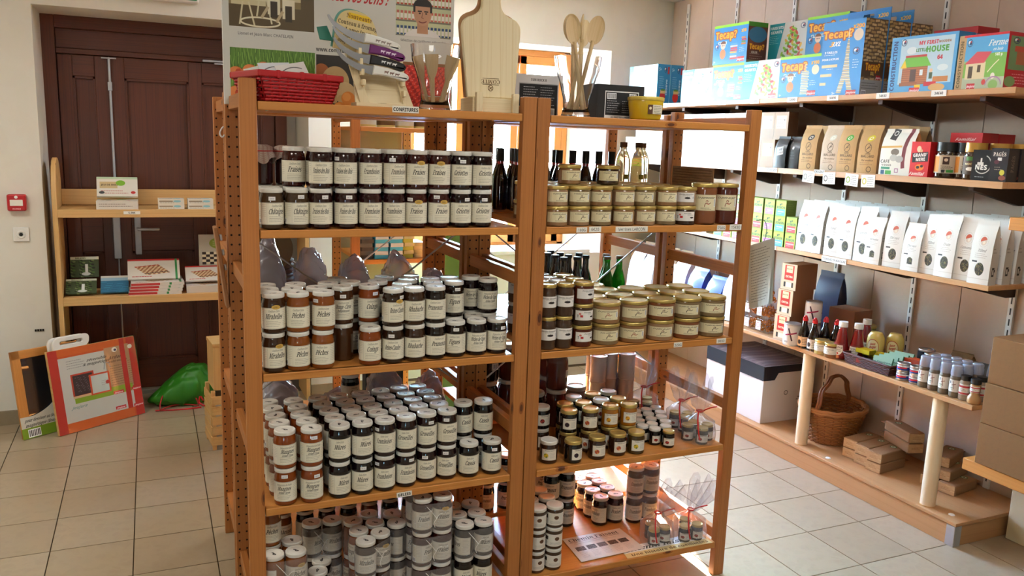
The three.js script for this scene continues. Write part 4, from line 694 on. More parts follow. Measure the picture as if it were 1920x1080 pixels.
  [[-0.012, 0.02, 0.06, 0.05, 0.0, 'middle'], [-0.02, -0.008, 0.28, -0.1, 0.5, 'leftmost'], [0.016, 0.016, -0.2, 0.1, -0.4, 'second from right'], [0.02, -0.008, -0.34, -0.06, 0.3, 'rightmost'], [0.0, -0.018, 0.1, -0.2, 0.8, 'rearmost']].forEach(([dx, dz, rz, rx, ry, w]) => { const m = single('wooden_spatula', spat, wood, `flat wooden spatula, ${w} of five in the glass vase`, 'spatula', [0.818 + dx, Y + 0.016, -2.49 + dz], [rx, ry, rz]); });
  const spoon = (() => { const b = new THREE.SphereGeometry(1, 20, 12); b.scale(0.029, 0.046, 0.01); const p = b.attributes.position; for (let i = 0; i < p.count; i++) if (p.getZ(i) > 0) p.setZ(i, -p.getZ(i) * 0.45 + 0.001); b.translate(0, 0.265, 0); b.computeVertexNormals(); const h = tube([[0, 0, 0], [0, 0.12, 0.001], [0, 0.23, 0.0]], 0.0065, 6, 8); return metric(merge([b, h]), 'y'); })();
  [[0.03, 0.008, 0.30, 0.02, 0.3, 'leftmost', 1], [0.012, 0.024, 0.22, 0.1, -0.5, 'second from left', 2], [-0.006, -0.016, -0.02, -0.1, 0.2, 'middle rear', 1], [-0.004, 0.016, -0.05, 0.04, 1.0, 'middle, seen edge-on', 2], [-0.016, 0.02, -0.2, 0.06, -0.2, 'front one of the right pair', 1], [-0.024, -0.008, -0.23, -0.06, 0.2, 'rear one of the right pair', 2]].forEach(([dx, dz, rz, rx, ry, w, k]) => single('wooden_spoon', spoon, k === 1 ? wood : wood2, `large wooden spoon in the glass vase, ${w}`, 'spoon', [1.312 + dx, Y + 0.02, -2.49 + dz], [rx, ry, rz]));

  // cutting boards on a small stand
  const cbS = new THREE.Shape(); cbS.moveTo(-0.078, 0); cbS.lineTo(0.078, 0); cbS.lineTo(0.096, 0.2); cbS.quadraticCurveTo(0.1, 0.235, 0.07, 0.245); cbS.quadraticCurveTo(0.034, 0.256, 0.031, 0.285); cbS.lineTo(0.028, 0.36); cbS.quadraticCurveTo(0, 0.375, -0.028, 0.36); cbS.lineTo(-0.031, 0.285); cbS.quadraticCurveTo(-0.034, 0.256, -0.07, 0.245); cbS.quadraticCurveTo(-0.1, 0.235, -0.096, 0.2); cbS.lineTo(-0.078, 0);
  const cbG = extr(cbS, 0.018, 0.003); metric(cbG, 'y', 0.12, 0.3);
  const cb = thing('cutting_board', 'pale wooden cutting board with COMTE branded upside down, front one', 'cutting board', [0.992, Y + 0.045, -2.462]); cb.rotation.x = -0.06; cb.rotation.y = -0.08;
  part('board', cbG, M.pale, cb);
  part('brand', at(new THREE.PlaneGeometry(0.066, 0.044), -0.002, 0.042, 0.0092), std({ roughness: 0.6, alphaTest: 0.5, map: art(150, 100, (g, w, h) => { g.clearRect(-2, -2, w + 4, h + 4); g.translate(w, h); g.rotate(PI); g.strokeStyle = '#6a4a20'; g.lineWidth = 5; blobRing(g, 76, 24, 17); g.beginPath(); g.moveTo(62, 34); g.lineTo(90, 12); g.moveTo(64, 12); g.lineTo(88, 36); g.stroke(); text(g, 'COMTE', 75, 68, 38, '#6a4a20', 'serif', 'bold'); g.fillStyle = '#6a4a20'; g.fillRect(14, 46, 122, 4); g.fillRect(14, 88, 122, 4); }) }), cb);
  const cb2 = thing('cutting_board', 'second wooden cutting board standing behind the COMTE board', 'cutting board', [0.998, Y + 0.046, -2.505]); cb2.rotation.x = -0.06; part('board', at(cbG.clone().scale(1, 1.06, 1), 0, 0, 0), M.beech, cb2);
  const st = thing('board_stand', 'small pale wooden stand with two pegs under the cutting boards', 'stand', [0.994, Y, -2.475]);
  part('block', at(rbox(0.15, 0.044, 0.11, 0.003), 0, 0.022, -0.005), M.pale, st);
  for (const x of [-0.058, 0.064]) part('peg', at(rbox(0.022, 0.06, 0.016, 0.003), x, 0.03, 0.059), M.pale, st);

  // appliance boxes and the yellow tub
  const small = (title, bg, ink) => art(300, 210, (g, w, h) => { fillAll(g, w, h, bg); text(g, title, 180, 26, 16, ink === 1 ? '#333' : '#ddd', 'sans-serif'); g.fillStyle = '#141414'; g.fillRect(66, 44, 230, 160); g.strokeStyle = '#ccc'; g.lineWidth = 2; g.strokeRect(68, 46, 226, 156); greek(g, 92, 60, 90, 11, 12, '#b8b8b8', 3); greek(g, 192, 60, 88, 8, 12, '#a8a8a8', 3); bars(g, 214, 164, 62, 28); });
  const boxM = (front, c) => { const s = std({ color: c, roughness: 0.5 }); return [s, s, s, s, paper(front), s]; };
  single('appliance_box', new THREE.BoxGeometry(0.2, 0.15, 0.13).translate(0, 0.075, 0), boxM(small('SUN ROCK 8', '#d6d6d4', 1), 0xcfcfcf), 'grey and white appliance box with a black label behind the spoons', 'box', [1.262, Y, -2.79]);
  single('appliance_box', new THREE.BoxGeometry(0.186, 0.116, 0.14).translate(0, 0.058, 0), boxM(art(300, 187, (g, w, h) => { fillAll(g, w, h, '#191716'); g.fillStyle = '#e0e0de'; g.fillRect(50, 34, 214, 151); g.fillStyle = '#121212'; g.fillRect(55, 40, 204, 124); bars(g, 66, 48, 52, 26); bars(g, 206, 48, 40, 22); greek(g, 64, 86, 84, 6, 12, '#bbb', 3); greek(g, 160, 86, 90, 6, 12, '#999', 3); text(g, 'ALLUMETTES LONGUES', 156, 175, 12, '#333'); }), 0x2a2827), 'black carton with a white-framed label beside the yellow tub', 'box', [1.496, Y, -2.582]);
  const tub = thing('yellow_tub', 'yellow tub with a clear ribbed lid and small label at the shelf end', 'tub', [1.557, Y, -2.448]);
  part('tub_body', lathe([[0, 0], [0.046, 0], [0.053, 0.006], [0.059, 0.05], [0.06, 0.066], [0.056, 0.066], [0, 0.064]], 36), phy({ color: 0xd8b21a, roughness: 0.25, clearcoat: 0.6 }), tub);
  { const g = lathe([[0.0615, 0.064], [0.0625, 0.066], [0.0625, 0.075], [0.058, 0.077], [0, 0.076]], 60), p = g.attributes.position; for (let i = 0; i < p.count; i++) if (p.getY(i) < 0.0755 && i % 2) { p.setX(i, p.getX(i) * 0.985); p.setZ(i, p.getZ(i) * 0.985); } g.computeVertexNormals(); part('tub_lid', g, std({ color: 0xcbb24a, roughness: 0.3, metalness: 0.1 }), tub); }
  part('label', patch(0.0592, 0.03, 1.05, 10, 0.02), paper(art(110, 52, (g, w, h) => { fillAll(g, w, h, '#d8ceb4'); g.fillStyle = '#5a3820'; g.fillRect(0, 0, 30, 52); blob(g, 15, 20, 8, '#e8d8b0'); greek(g, 38, 8, 64, 5, 9, '#665', 3); })), tub, null, [0, 0.1, 0]);
}
function blobRing(g, x, y, r) { g.beginPath(); g.ellipse(x, y, r, r * 1.15, 0, 0, 7); g.stroke(); }

// ---------------------------------------------------------------- wall shelving on the right
const SX = 3.082, SZ0 = -5.28, SZ1 = -2.218, SH = { toys: 1.916, coffee: 1.55, tea: 1.133, sauce: 0.63, base: 0.11 };
const stdZ = [-5.1, -4.557, -4.02, -3.49, -2.966, -2.435];
stdZ.forEach((z, i) => {
  const t = thing('slotted_upright', `white slotted steel upright on the right wall, ${ORD[i]} from the far corner`, 'upright', [3.56, 0, z], 0);
  part('channel', at(rbox(0.012, 2.62, 0.03, 0.002, 'y'), -0.006, 1.33, 0), M.white, t);
  const g = []; for (let y = 0.16; y < 2.6; y += 0.05) g.push(at(bx(0.001, 0.03, 0.006), -0.0124, y, 0));
  part('slots', merge(g), M.black, t).userData.kind = 'stuff';
});
function wallShelf(key, label, y, th, brk) {
  const t = thing('wall_shelf', label, 'shelf', [SX, y, (SZ0 + SZ1) / 2]);
  const L = SZ1 - SZ0, D = 3.546 - SX;
  part('board', at(rbox(D, th, L, 0.003, 'z'), D / 2, -th / 2, 0), M.beech, t);
  part('edge_band', at(rbox(0.004, th + 0.002, L, 0.0015, 'z'), -0.001, -th / 2, 0), M.beech, t);
  if (brk) stdZ.forEach((z) => { const s = shape([[0, 0], [-0.36, 0], [-0.36, -0.02], [-0.06, -0.085], [0, -0.085]]); part('bracket', at(extr(s, 0.028, 0.002), 3.546 - SX, -th, z - (SZ0 + SZ1) / 2), M.brownMetal, t); });
  return t;
}
wallShelf('toys', 'topmost beech wall shelf loaded with toy boxes', SH.toys, 0.022, true);
wallShelf('coffee', 'beech wall shelf of coffee packets, second from the top', SH.coffee, 0.026, true);
wallShelf('tea', 'beech wall shelf of white tea bags, third from the top', SH.tea, 0.02, true);
{
  const t = thing('low_shelf', 'lowest beech wall shelf with sauces, standing on round columns', 'shelf', [SX, SH.sauce, (SZ0 + SZ1) / 2]);
  const L = SZ1 - SZ0, D = 3.546 - SX;
  part('board', at(rbox(D, 0.022, L, 0.003, 'z'), D / 2, -0.011, 0), M.beech, t);
  const p = thing('platform', 'low beech platform along the right wall with a grey metal corner', 'platform', [SX - 0.004, 0, (SZ0 + SZ1) / 2]);
  const D2 = 3.556 - SX;
  part('top_board', at(rbox(D2 + 0.008, 0.016, L + 0.01, 0.002, 'z'), D2 / 2, SH.base - 0.008, 0), M.beech, p);
  part('front_board', at(rbox(0.016, SH.base - 0.017, L - 0.03, 0.002, 'z'), 0.01, (SH.base - 0.017) / 2 + 0.0005, -0.015), M.beech, p);
  part('end_board', at(rbox(D2 - 0.04, SH.base - 0.017, 0.016, 0.002, 'x'), D2 / 2 + 0.02, (SH.base - 0.017) / 2 + 0.0005, L / 2 - 0.01), M.beech, p);
  part('corner_guard', merge([at(bx(0.003, SH.base - 0.018, 0.04), 0.0005, (SH.base - 0.018) / 2 + 0.0006, L / 2 - 0.02), at(bx(0.04, SH.base - 0.018, 0.003), 0.02, (SH.base - 0.018) / 2 + 0.0006, L / 2)]), M.alu, p);
  [[-3.188, 'far'], [-2.398, 'near']].forEach(([z, w]) => { const c = thing('column', `pale round timber column under the lowest shelf, ${w} one`, 'column', [3.125, SH.base, z]); part('shaft', cyl(0.032, 0.032, SH.sauce - 0.022 - SH.base - 0.006, 28).translate(0, (SH.sauce - 0.022 - SH.base) / 2, 0), std({ color: 0xe2cba8, roughness: 0.4 }), c); part('foot', cyl(0.033, 0.033, 0.003, 28).translate(0, 0.0015, 0), M.light, c); });
  [[-2.976, 3.108, 'by the coffee bricks'], [-2.285, 3.137, 'at the near corner']].forEach(([z, x, w]) => { const c = single('cover_cap', lathe([[0, 0.003], [0.011, 0.003], [0.0135, 0]], 20), M.white, `small white round cover cap on the platform ${w}`, 'cap', [x, SH.base, z]); });
}
// local frame: +z is the face turned to the aisle, +x the side turned to the camera
const onWall = (y, z, d, X = 3.1) => [X + d / 2, y, z];
function packBox(name, label, cat, w, h, d, faces, pos, turn = 0, group, tint = 0xffffff) {
  const m = (f) => (f?.isTexture ? paper(f, { roughness: 0.42 }) : std({ color: f ?? tint, roughness: 0.5 }));
  const [front, side, top] = faces, b = m(side), t = m(top), body = [b, b, t, t, m(front), b];
  return single(name, new THREE.BoxGeometry(w, h, d).translate(0, h / 2, 0), body, label, cat, pos, [0, -PI / 2 + turn, 0], group);
}
{
  const blue = '#2f8fd0', logo = (g, x, y, s = 1) => { g.fillStyle = '#c01c24'; g.fillRect(x, y, 46 * s, 20 * s); text(g, 'Jeujura', x + 23 * s, y + 11 * s, 13 * s, '#fff', 'sans-serif', 'italic bold'); };
  const emblem = (g, x, y, r) => { g.strokeStyle = '#1c2a55'; g.lineWidth = 2.5; g.beginPath(); g.ellipse(x, y, r, r, 0, 0, 7); g.stroke(); blob(g, x - r * 0.3, y - r * 0.2, r * 0.45, '#f4f4f4'); blob(g, x + r * 0.25, y + r * 0.1, r * 0.45, '#1c2a55'); blob(g, x + r * 0.35, y - r * 0.35, r * 0.25, '#c02030'); };
  const title = (g, s, x, y, px, sub, subc = '#eee') => { g.lineJoin = 'round'; g.strokeStyle = '#a04008'; g.lineWidth = px * 0.2; g.font = '900 ' + px + 'px sans-serif'; g.textAlign = 'center'; g.textBaseline = 'middle'; g.strokeText(s, x, y); text(g, s, x, y, px, '#f6b822', 'sans-serif', '900'); if (sub) text(g, sub, x - px * 0.5, y + px * 0.8, px * 0.42, subc, 'sans-serif', '900'); };
  const stack = (g, x, y, n, w, cols, lh = 9) => { for (let i = 0; i < n; i++) { g.fillStyle = cols[i % cols.length]; g.fillRect(x - w / 2 + (i % 3), y - i * lh, w - (i % 2) * 4, lh - 2.5); } };
  const child = (g, x, y) => { blob(g, x, y, 17, '#f0cdb4'); g.fillStyle = '#6a3a1c'; g.beginPath(); g.ellipse(x, y - 8, 18, 12, 0, PI, 0); g.fill(); blob(g, x - 5, y, 2.5, '#222'); blob(g, x + 6, y, 2.5, '#222'); g.fillStyle = '#e07030'; g.beginPath(); g.ellipse(x, y + 38, 20, 22, 0, 0, 7); g.fill(); };
  const tecap = (kind) => art(230, 176, (g, w, h) => { fillAll(g, w, h, blue); g.fillStyle = '#8ad02c'; g.fillRect(-2, -2, w + 4, 14); title(g, 'Tecap?', 84, 46, 44, kind, '#f4f4e4'); text(g, kind === 'CLASSIC' ? 'x100' : 'x30', 200, 34, 20, '#f6a822', 'sans-serif', '900'); if (kind === 'COLOR') { stack(g, 142, 150, 8, 48, ['#c83028', '#e8e0d0', '#4aa0d8', '#e8b050', '#c83028']); stack(g, 204, 90, 4, 30, ['#d07830', '#5a8a2c', '#c83028']); } else { stack(g, 150, 158, 14, 44, ['#e8d8ae', '#d8c494'], 7); stack(g, 150, 64, 5, 14, ['#e8d8ae'], 6); blob(g, 204, 64, 20, '#e8ddc0'); } child(g, 68, 92); emblem(g, 26, 96, 13); logo(g, 168, 148); greek(g, 178, 108, 36, 3, 8, '#cfe6f4', 2); text(g, '5+', 14, 164, 12, '#e4f2fa'); });
  const beans = (pal, t1, t2) => art(230, 200, (g, w, h) => { fillAll(g, w, h, '#d9dcd8'); g.fillStyle = '#1c98a4'; g.beginPath(); g.moveTo(-2, -2); g.lineTo(96, -2); g.lineTo(52, h + 2); g.lineTo(-2, h + 2); g.fill(); text(g, t1, 46, 22, 19, '#f4f4f0', 'sans-serif', '900', 'center', 84); text(g, t2, 44, 44, 19, '#f4f4f0', 'sans-serif', '900', 'center', 80); greek(g, 6, 64, 58, 5, 9, '#bfe4e6', 2); for (let i = 0; i < 44; i++) { const r = i / 44, y = 30 + r * 150, x = 148 + (((i * 37) % 100) / 100 - 0.5) * (24 + r * 130); g.save(); g.translate(x, y); g.rotate(i * 1.7); g.fillStyle = pal[i % pal.length]; g.beginPath(); g.ellipse(0, 0, 13, 6.5, 0, 0, 7); g.fill(); g.restore(); } emblem(g, 206, 26, 13); logo(g, 168, 172); });
  const beanSide = '#14707c', B1 = beans(['#b83028', '#5c9a2c', '#8cbc3c', '#d8a838'], 'HARICOTS', 'GEANTS'), B2 = beans(['#e8e2d4', '#b8b0a0', '#28a0ac', '#f4f0e6', '#e8cf60'], 'BLOCKS', 'GEANTS');
  const TC = tecap('COLOR'), TK = tecap('CLASSIC');
  const tecapSide = art(130, 176, (g, w, h) => { fillAll(g, w, h, '#6a3024'); g.fillStyle = '#3c8a20'; g.fillRect(-2, -2, w + 4, 22); g.fillStyle = '#3a7aa8'; g.beginPath(); g.ellipse(65, 54, 60, 34, 0, 0, 7); g.fill(); title(g, 'Tecap?', 65, 106, 30, 'COLOR', '#f0d8c8'); greek(g, 20, 136, 90, 3, 10, '#c89a8a', 2); g.fillStyle = '#8a8a64'; g.fillRect(-2, 164, w + 4, 14); });
  const xxl = art(220, 360, (g, w, h) => { fillAll(g, w, h, '#3a92d6'); title(g, 'Tecap?', 82, 62, 48); text(g, '3XL', 74, 108, 30, '#f4f4f4', 'sans-serif', 'italic 900'); text(g, '3', 50, 108, 30, '#f6a822', 'sans-serif', 'italic 900'); text(g, 'x200', 186, 34, 26, '#f6a822', 'sans-serif', '900'); blob(g, 188, 74, 24, '#e8ddc8', 1.2); text(g, '3 TAILLES', 52, 146, 15, '#fff', 'sans-serif', '900'); text(g, 'POUR 3 X PLUS', 52, 180, 13, '#fff', 'sans-serif', '900', 'center', 90); greek(g, 16, 158, 76, 1, 9, '#e4f0f8', 3); g.fillStyle = '#e4cfa0'; g.fillRect(8, 206, 84, 14); g.fillRect(4, 250, 62, 14); g.fillRect(4, 292, 34, 14); greek(g, 36, 226, 50, 1, 9, '#dcecf6', 3); for (let i = 0; i < 30; i++) { const y = 340 - i * 8.6, s = i < 10 ? 84 - i * 4.5 : i < 22 ? 40 - (i - 10) * 2 : 22 - (i - 22) * 2; g.fillStyle = i % 2 ? '#e8d8ae' : '#cdb88a'; if (i < 8) { g.fillRect(140 - s / 2, y, 26, 6.5); g.fillRect(140 + s / 2 - 26, y, 26, 6.5); } else g.fillRect(140 - s / 2, y, s, 6.5); } g.fillStyle = '#e8d8ae'; g.fillRect(137, 40, 6, 46); emblem(g, 184, 150, 16); greek(g, 170, 190, 34, 4, 12, '#cfe6f4', 3); logo(g, 150, 334, 1.1); text(g, '5+', 84, 346, 16, '#e4f2fa'); });
  const wood3 = (tag2) => art(220, 360, (g, w, h) => { fillAll(g, w, h, '#6a5238'); for (let r = 0; r < 17; r++) for (let c = 0; c < 5; c++) { g.save(); g.translate(c * 52 + (r % 2) * 24 - 14, r * 17 + 6); g.rotate(((r * 5 + c * 3) % 5 - 2) * 0.06); g.fillStyle = ['#c8a670', '#b48f58', '#d8b884'][(r + c) % 3]; g.fillRect(0, 0, 44, 11); g.restore(); } g.fillStyle = '#5c4228'; g.fillRect(-2, 200, w + 4, 72); title(g, 'Tecap?', 110, 224, 44); text(g, '3XL', 110, 256, 22, '#e8b850', 'sans-serif', '900'); g.fillStyle = '#a8a49a'; g.fillRect(-2, 286, w + 4, 80); greek(g, 14, 300, 180, 3, 12, '#57534a', 3); bars(g, 20, 338, 40, 16); logo(g, 150, 262); });
  const W3 = wood3();
  const house = art(330, 238, (g, w, h) => { fillAll(g, w, h, '#58a4d8'); g.fillStyle = '#b8d6e4'; g.fillRect(52, 12, 262, 190); blob(g, 110, 62, 26, '#d8e8ee', 0.6); blob(g, 270, 140, 26, '#d8e8ee', 0.5); g.save(); g.translate(24, 122); g.rotate(-PI / 2); text(g, 'CONSTRUCTION', 0, 0, 29, '#16306a', 'sans-serif', '900', 'center', 214); g.restore(); text(g, 'MY FIRST', 190, 34, 22, '#c02838', 'sans-serif', '900'); text(g, 'WOODEN', 268, 34, 13, '#8a5a38', 'sans-serif', '900'); text(g, 'LITTLE', 158, 62, 18, '#3a7a3a', 'sans-serif', '900'); text(g, 'HOUSE', 236, 62, 34, '#4a9a34', 'sans-serif', '900'); text(g, '64', 252, 98, 24, '#b82030', 'sans-serif', '900');
    g.fillStyle = '#a8663a'; g.fillRect(70, 128, 128, 76); g.strokeStyle = '#74401c'; g.lineWidth = 2; for (let i = 0; i < 9; i++) { g.beginPath(); g.moveTo(70, 132 + i * 9); g.lineTo(198, 132 + i * 9); g.stroke(); } g.fillStyle = '#6cb83c'; g.beginPath(); g.moveTo(60, 132); g.lineTo(84, 90); g.lineTo(186, 88); g.lineTo(214, 130); g.fill(); g.fillStyle = '#b03028'; g.fillRect(82, 82, 106, 9); g.fillStyle = '#e0c030'; g.beginPath(); g.moveTo(60, 134); g.lineTo(80, 100); g.lineTo(92, 134); g.fill(); g.fillStyle = '#4a3020'; g.fillRect(112, 142, 30, 50); g.fillStyle = '#dce8ea'; g.fillRect(160, 144, 16, 24); g.fillStyle = '#96562c'; g.fillRect(62, 196, 90, 14); blob(g, 216, 150, 8, '#e8c8a8'); g.fillStyle = '#3a4a2a'; g.fillRect(208, 158, 16, 26); g.fillStyle = '#b87840'; g.fillRect(228, 176, 72, 22); g.fillStyle = '#c02028'; g.fillRect(186, 196, 60, 18); g.fillStyle = '#e8c020'; g.fillRect(140, 206, 30, 18); blob(g, 250, 220, 40, '#d8a868', 0.4); logo(g, 116, 218, 1.1); emblem(g, 66, 26, 13); });
  const farm = art(300, 230, (g, w, h) => { fillAll(g, w, h, '#8ab888'); g.fillStyle = '#58a8d8'; g.fillRect(46, 10, 260, 100); g.fillStyle = '#7ab04c'; g.beginPath(); g.moveTo(46, 120); g.quadraticCurveTo(180, 70, 302, 84); g.lineTo(302, 240); g.lineTo(46, 240); g.fill(); g.fillStyle = '#b0b89a'; g.fillRect(46, 180, 260, 60); g.fillStyle = '#b09468'; g.fillRect(-2, -2, 48, 240); g.fillStyle = '#c02430'; g.fillRect(30, -2, 274, 12); g.save(); g.translate(22, 122); g.rotate(-PI / 2); text(g, 'CONSTRUCTION', 0, 0, 26, '#5a4a20', 'sans-serif', '900', 'center', 200); g.restore(); text(g, 'Ferme', 240, 40, 34, '#f4f4f0', 'serif', 'italic bold'); text(g, 'en bois', 244, 66, 16, '#f4f4f0', 'serif', 'italic bold'); text(g, '140 p', 252, 88, 18, '#f4f4f0'); g.fillStyle = '#d8c8a0'; g.fillRect(60, 116, 120, 70); g.fillStyle = '#c8505a'; g.beginPath(); g.moveTo(50, 122); g.lineTo(120, 72); g.lineTo(210, 76); g.lineTo(170, 120); g.fill(); g.fillStyle = '#4a3a24'; g.fillRect(78, 132, 26, 50); g.fillRect(132, 128, 20, 30); g.strokeStyle = '#e8dcc0'; g.lineWidth = 5; g.beginPath(); g.moveTo(196, 160); g.lineTo(230, 130); g.lineTo(258, 110); g.stroke(); blob(g, 230, 176, 13, '#e8e0d0'); blob(g, 180, 200, 12, '#c84038'); g.strokeStyle = '#a878a8'; g.lineWidth = 5; g.beginPath(); g.ellipse(238, 214, 46, 34, 0, PI, 0); g.stroke(); blob(g, 238, 212, 28, '#8ab060', 0.7); logo(g, 78, 204, 1.1); emblem(g, 70, 34, 15); });
  const farmSide = art(200, 230, (g, w, h) => { fillAll(g, w, h, '#b81c28'); g.fillStyle = '#6a8a5a'; g.fillRect(10, 16, 190, 136); g.fillStyle = '#a86038'; g.fillRect(40, 70, 120, 60); g.fillStyle = '#b84830'; g.fillRect(30, 56, 140, 22); emblem(g, 34, 34, 12); greek(g, 30, 168, 140, 4, 12, '#e8a8a8', 3); blob(g, 24, 200, 22, '#7a9a5a'); });
  const b1 = art(300, 220, (g, w, h) => { fillAll(g, w, h, '#a8dcea'); g.fillStyle = '#3aa4d0'; g.fillRect(-2, -2, 44, h + 4); g.save(); g.translate(22, 110); g.rotate(-PI / 2); text(g, 'CONSTRUCTION', 0, 0, 26, '#1a4a80', 'sans-serif', '900', 'center', 200); g.restore(); text(g, 'BABORS', 220, 36, 34, '#b83848', 'sans-serif', '900'); g.fillStyle = '#c85060'; g.beginPath(); g.moveTo(150, 90); g.lineTo(170, 60); g.lineTo(192, 90); g.fill(); g.strokeStyle = '#c87888'; g.lineWidth = 4; for (const x of [150, 190, 236, 276]) { g.strokeRect(x - 14, 110, 28, 60); g.beginPath(); g.moveTo(x - 18, 110); g.lineTo(x, 90); g.lineTo(x + 18, 110); g.stroke(); } });
  const b1s = art(150, 230, (g, w, h) => { fillAll(g, w, h, '#2484bc'); text(g, '5+', 30, 30, 26, '#cfe6f4'); emblem(g, 92, 30, 15); g.fillStyle = '#b82030'; g.fillRect(118, 14, 20, 40); greek(g, 24, 70, 60, 6, 12, '#9cccea', 3); g.save(); g.translate(112, 130); g.rotate(PI / 2); text(g, 'BABORS', 0, 0, 24, '#dcecf6'); g.restore(); blob(g, 70, 186, 34, '#c02420', 0.8); g.fillStyle = '#d8b878'; g.fillRect(44, 146, 60, 20); g.fillStyle = '#5a8a2c'; g.fillRect(50, 140, 46, 10); });
  const y = SH.toys, Xf = 3.105;
  const toy = (l, w, h, d, faces, z, yy = y, X = Xf, turn = 0.02) => packBox('toy_box', l, 'toy box', w, h, d, faces, onWall(yy, z, d, X), turn);
  toy('pale blue construction toy box with pink castle, leftmost on the top shelf', 0.34, 0.262, 0.1, [b1, b1s, 0x2a88c0], -4.935);
  toy('blue-sided construction toy box behind the pale pink castle box', 0.34, 0.262, 0.1, [b1, b1s, 0x2a88c0], -4.935, y, Xf + 0.103);
  toy('teal toy box with white and turquoise blocks on the top shelf', 0.31, 0.2, 0.12, [B2, 0x14707c, 0x1c8a94], -4.32);
  toy('blue coloured-blocks toy box under an identical stacked one', 0.283, 0.21, 0.14, [TC, tecapSide, 0x7ab82c], -4.022);
  toy('blue coloured-blocks toy box stacked on top of its twin', 0.296, 0.222, 0.14, [TC, tecapSide, 0x7ab82c], -4.026, y + 0.2115, Xf, 0.03);
  toy('teal toy box with red and green bean tower in the front row', 0.295, 0.21, 0.14, [B1, 0x14707c, 0x1c8a94], -3.735);
  toy('blue toy box with a pale wooden block tower in the front row', 0.288, 0.214, 0.14, [TK, '#', 0x7ab82c].map((f) => f === '#' ? 0x2a6aa0 : f), -3.44);
  toy('teal bean toy box in the back row, lower one', 0.3, 0.214, 0.14, [B1, 0x14707c, 0x1c8a94], -3.745, y, Xf + 0.16);
  toy('teal bean toy box in the back row, stacked on another', 0.29, 0.21, 0.14, [B1, 0x14707c, 0x1c8a94], -3.735, y + 0.2145, Xf + 0.16);
  toy('blue toy box in the back row behind the pale wooden tower box', 0.286, 0.21, 0.14, [TK, 0x2a6aa0, 0x7ab82c], -3.44, y, Xf + 0.16);
  toy('blue toy box stacked in the back row behind the tall tower box', 0.286, 0.22, 0.14, [TK, 0x2a6aa0, 0x7ab82c], -3.44, y + 0.2105, Xf + 0.16);
  const head = (l, X, z) => { const t = thing('toy_box', l, 'toy box', onWall(y, z, 0.145, X), -PI / 2 + 0.02); part('box_body', new THREE.BoxGeometry(0.262, 0.355, 0.143).translate(0, 0.1775, 0), [paper(W3), paper(W3), std({ color: 0x2a78b4 }), std({ color: 0x2a78b4 }), paper(xxl, { roughness: 0.42 }), paper(W3)], t); return t; };
  head('tall blue toy box with a wooden Eiffel-like tower, front one of three', Xf, -3.16);
  [['tall blue toy box with carrying header, middle one of three', 0.148], ['tall blue toy box with carrying header, rear one of three', 0.296]].forEach(([l, o]) => {
    const t = head(l, Xf + o, -3.16), hs = shape([[-0.131, 0], [0.131, 0], [0.131, 0.062], [-0.131, 0.062]]); const hole = new THREE.Path(); hole.moveTo(-0.03, 0.02); hole.lineTo(0.03, 0.02); hole.lineTo(0.034, 0.032); hole.lineTo(0.03, 0.042); hole.lineTo(-0.03, 0.042); hole.lineTo(-0.034, 0.032); hs.holes.push(hole);
    part('header', at(extr(hs, 0.003), 0, 0.355, 0.068), std({ color: 0x2a82c4, roughness: 0.45 }), t);
    part('header_print', at(new THREE.PlaneGeometry(0.075, 0.036), 0.088, 0.386, 0.0705), paper(art(110, 54, (g, w, h) => { fillAll(g, w, h, '#2f8fd0'); text(g, 'x200', 55, 30, 40, '#f6c060', 'sans-serif', '900'); })), t);
  });
  toy('wide blue wooden little house construction box', 0.335, 0.243, 0.1, [house, 0x3a84b4, 0x2a6a9c], -2.69);
  toy('second blue construction box close behind the little house box', 0.335, 0.24, 0.1, [house, 0x3a84b4, 0x2a6a9c], -2.69, y, Xf + 0.103);
  packBox('toy_box', 'red box end peeping over the little house box', 'toy box', 0.22, 0.29, 0.14, [0xb01c24, 0xb01c24, 0xb83038], onWall(y, -2.72, 0.14, Xf + 0.22), 0.02);
  toy('red wooden farm construction box at the near end of the top shelf', 0.215, 0.218, 0.3, [farm, farmSide, 0xb02430], -2.406);
  // price tags on the shelf edges
  const prices = ['29€90', '27€90', '24€90', '27€90', '32€90', '34€90', '34€40', '34€40'], pz = [-4.62, -4.32, -4.02, -3.735, -3.44, -3.16, -2.855, -2.56];
  pz.forEach((z, i) => flatUV(edgeTag(prices[i], SX - 0.0045, y - 0.011, z, 0.075, 0.026, `white price tag on the toy shelf edge, ${ORD[i]} from the far end`, { bg: '#e8e6e0', k: 0.6, rot: [0, -PI / 2, 0] })));
}
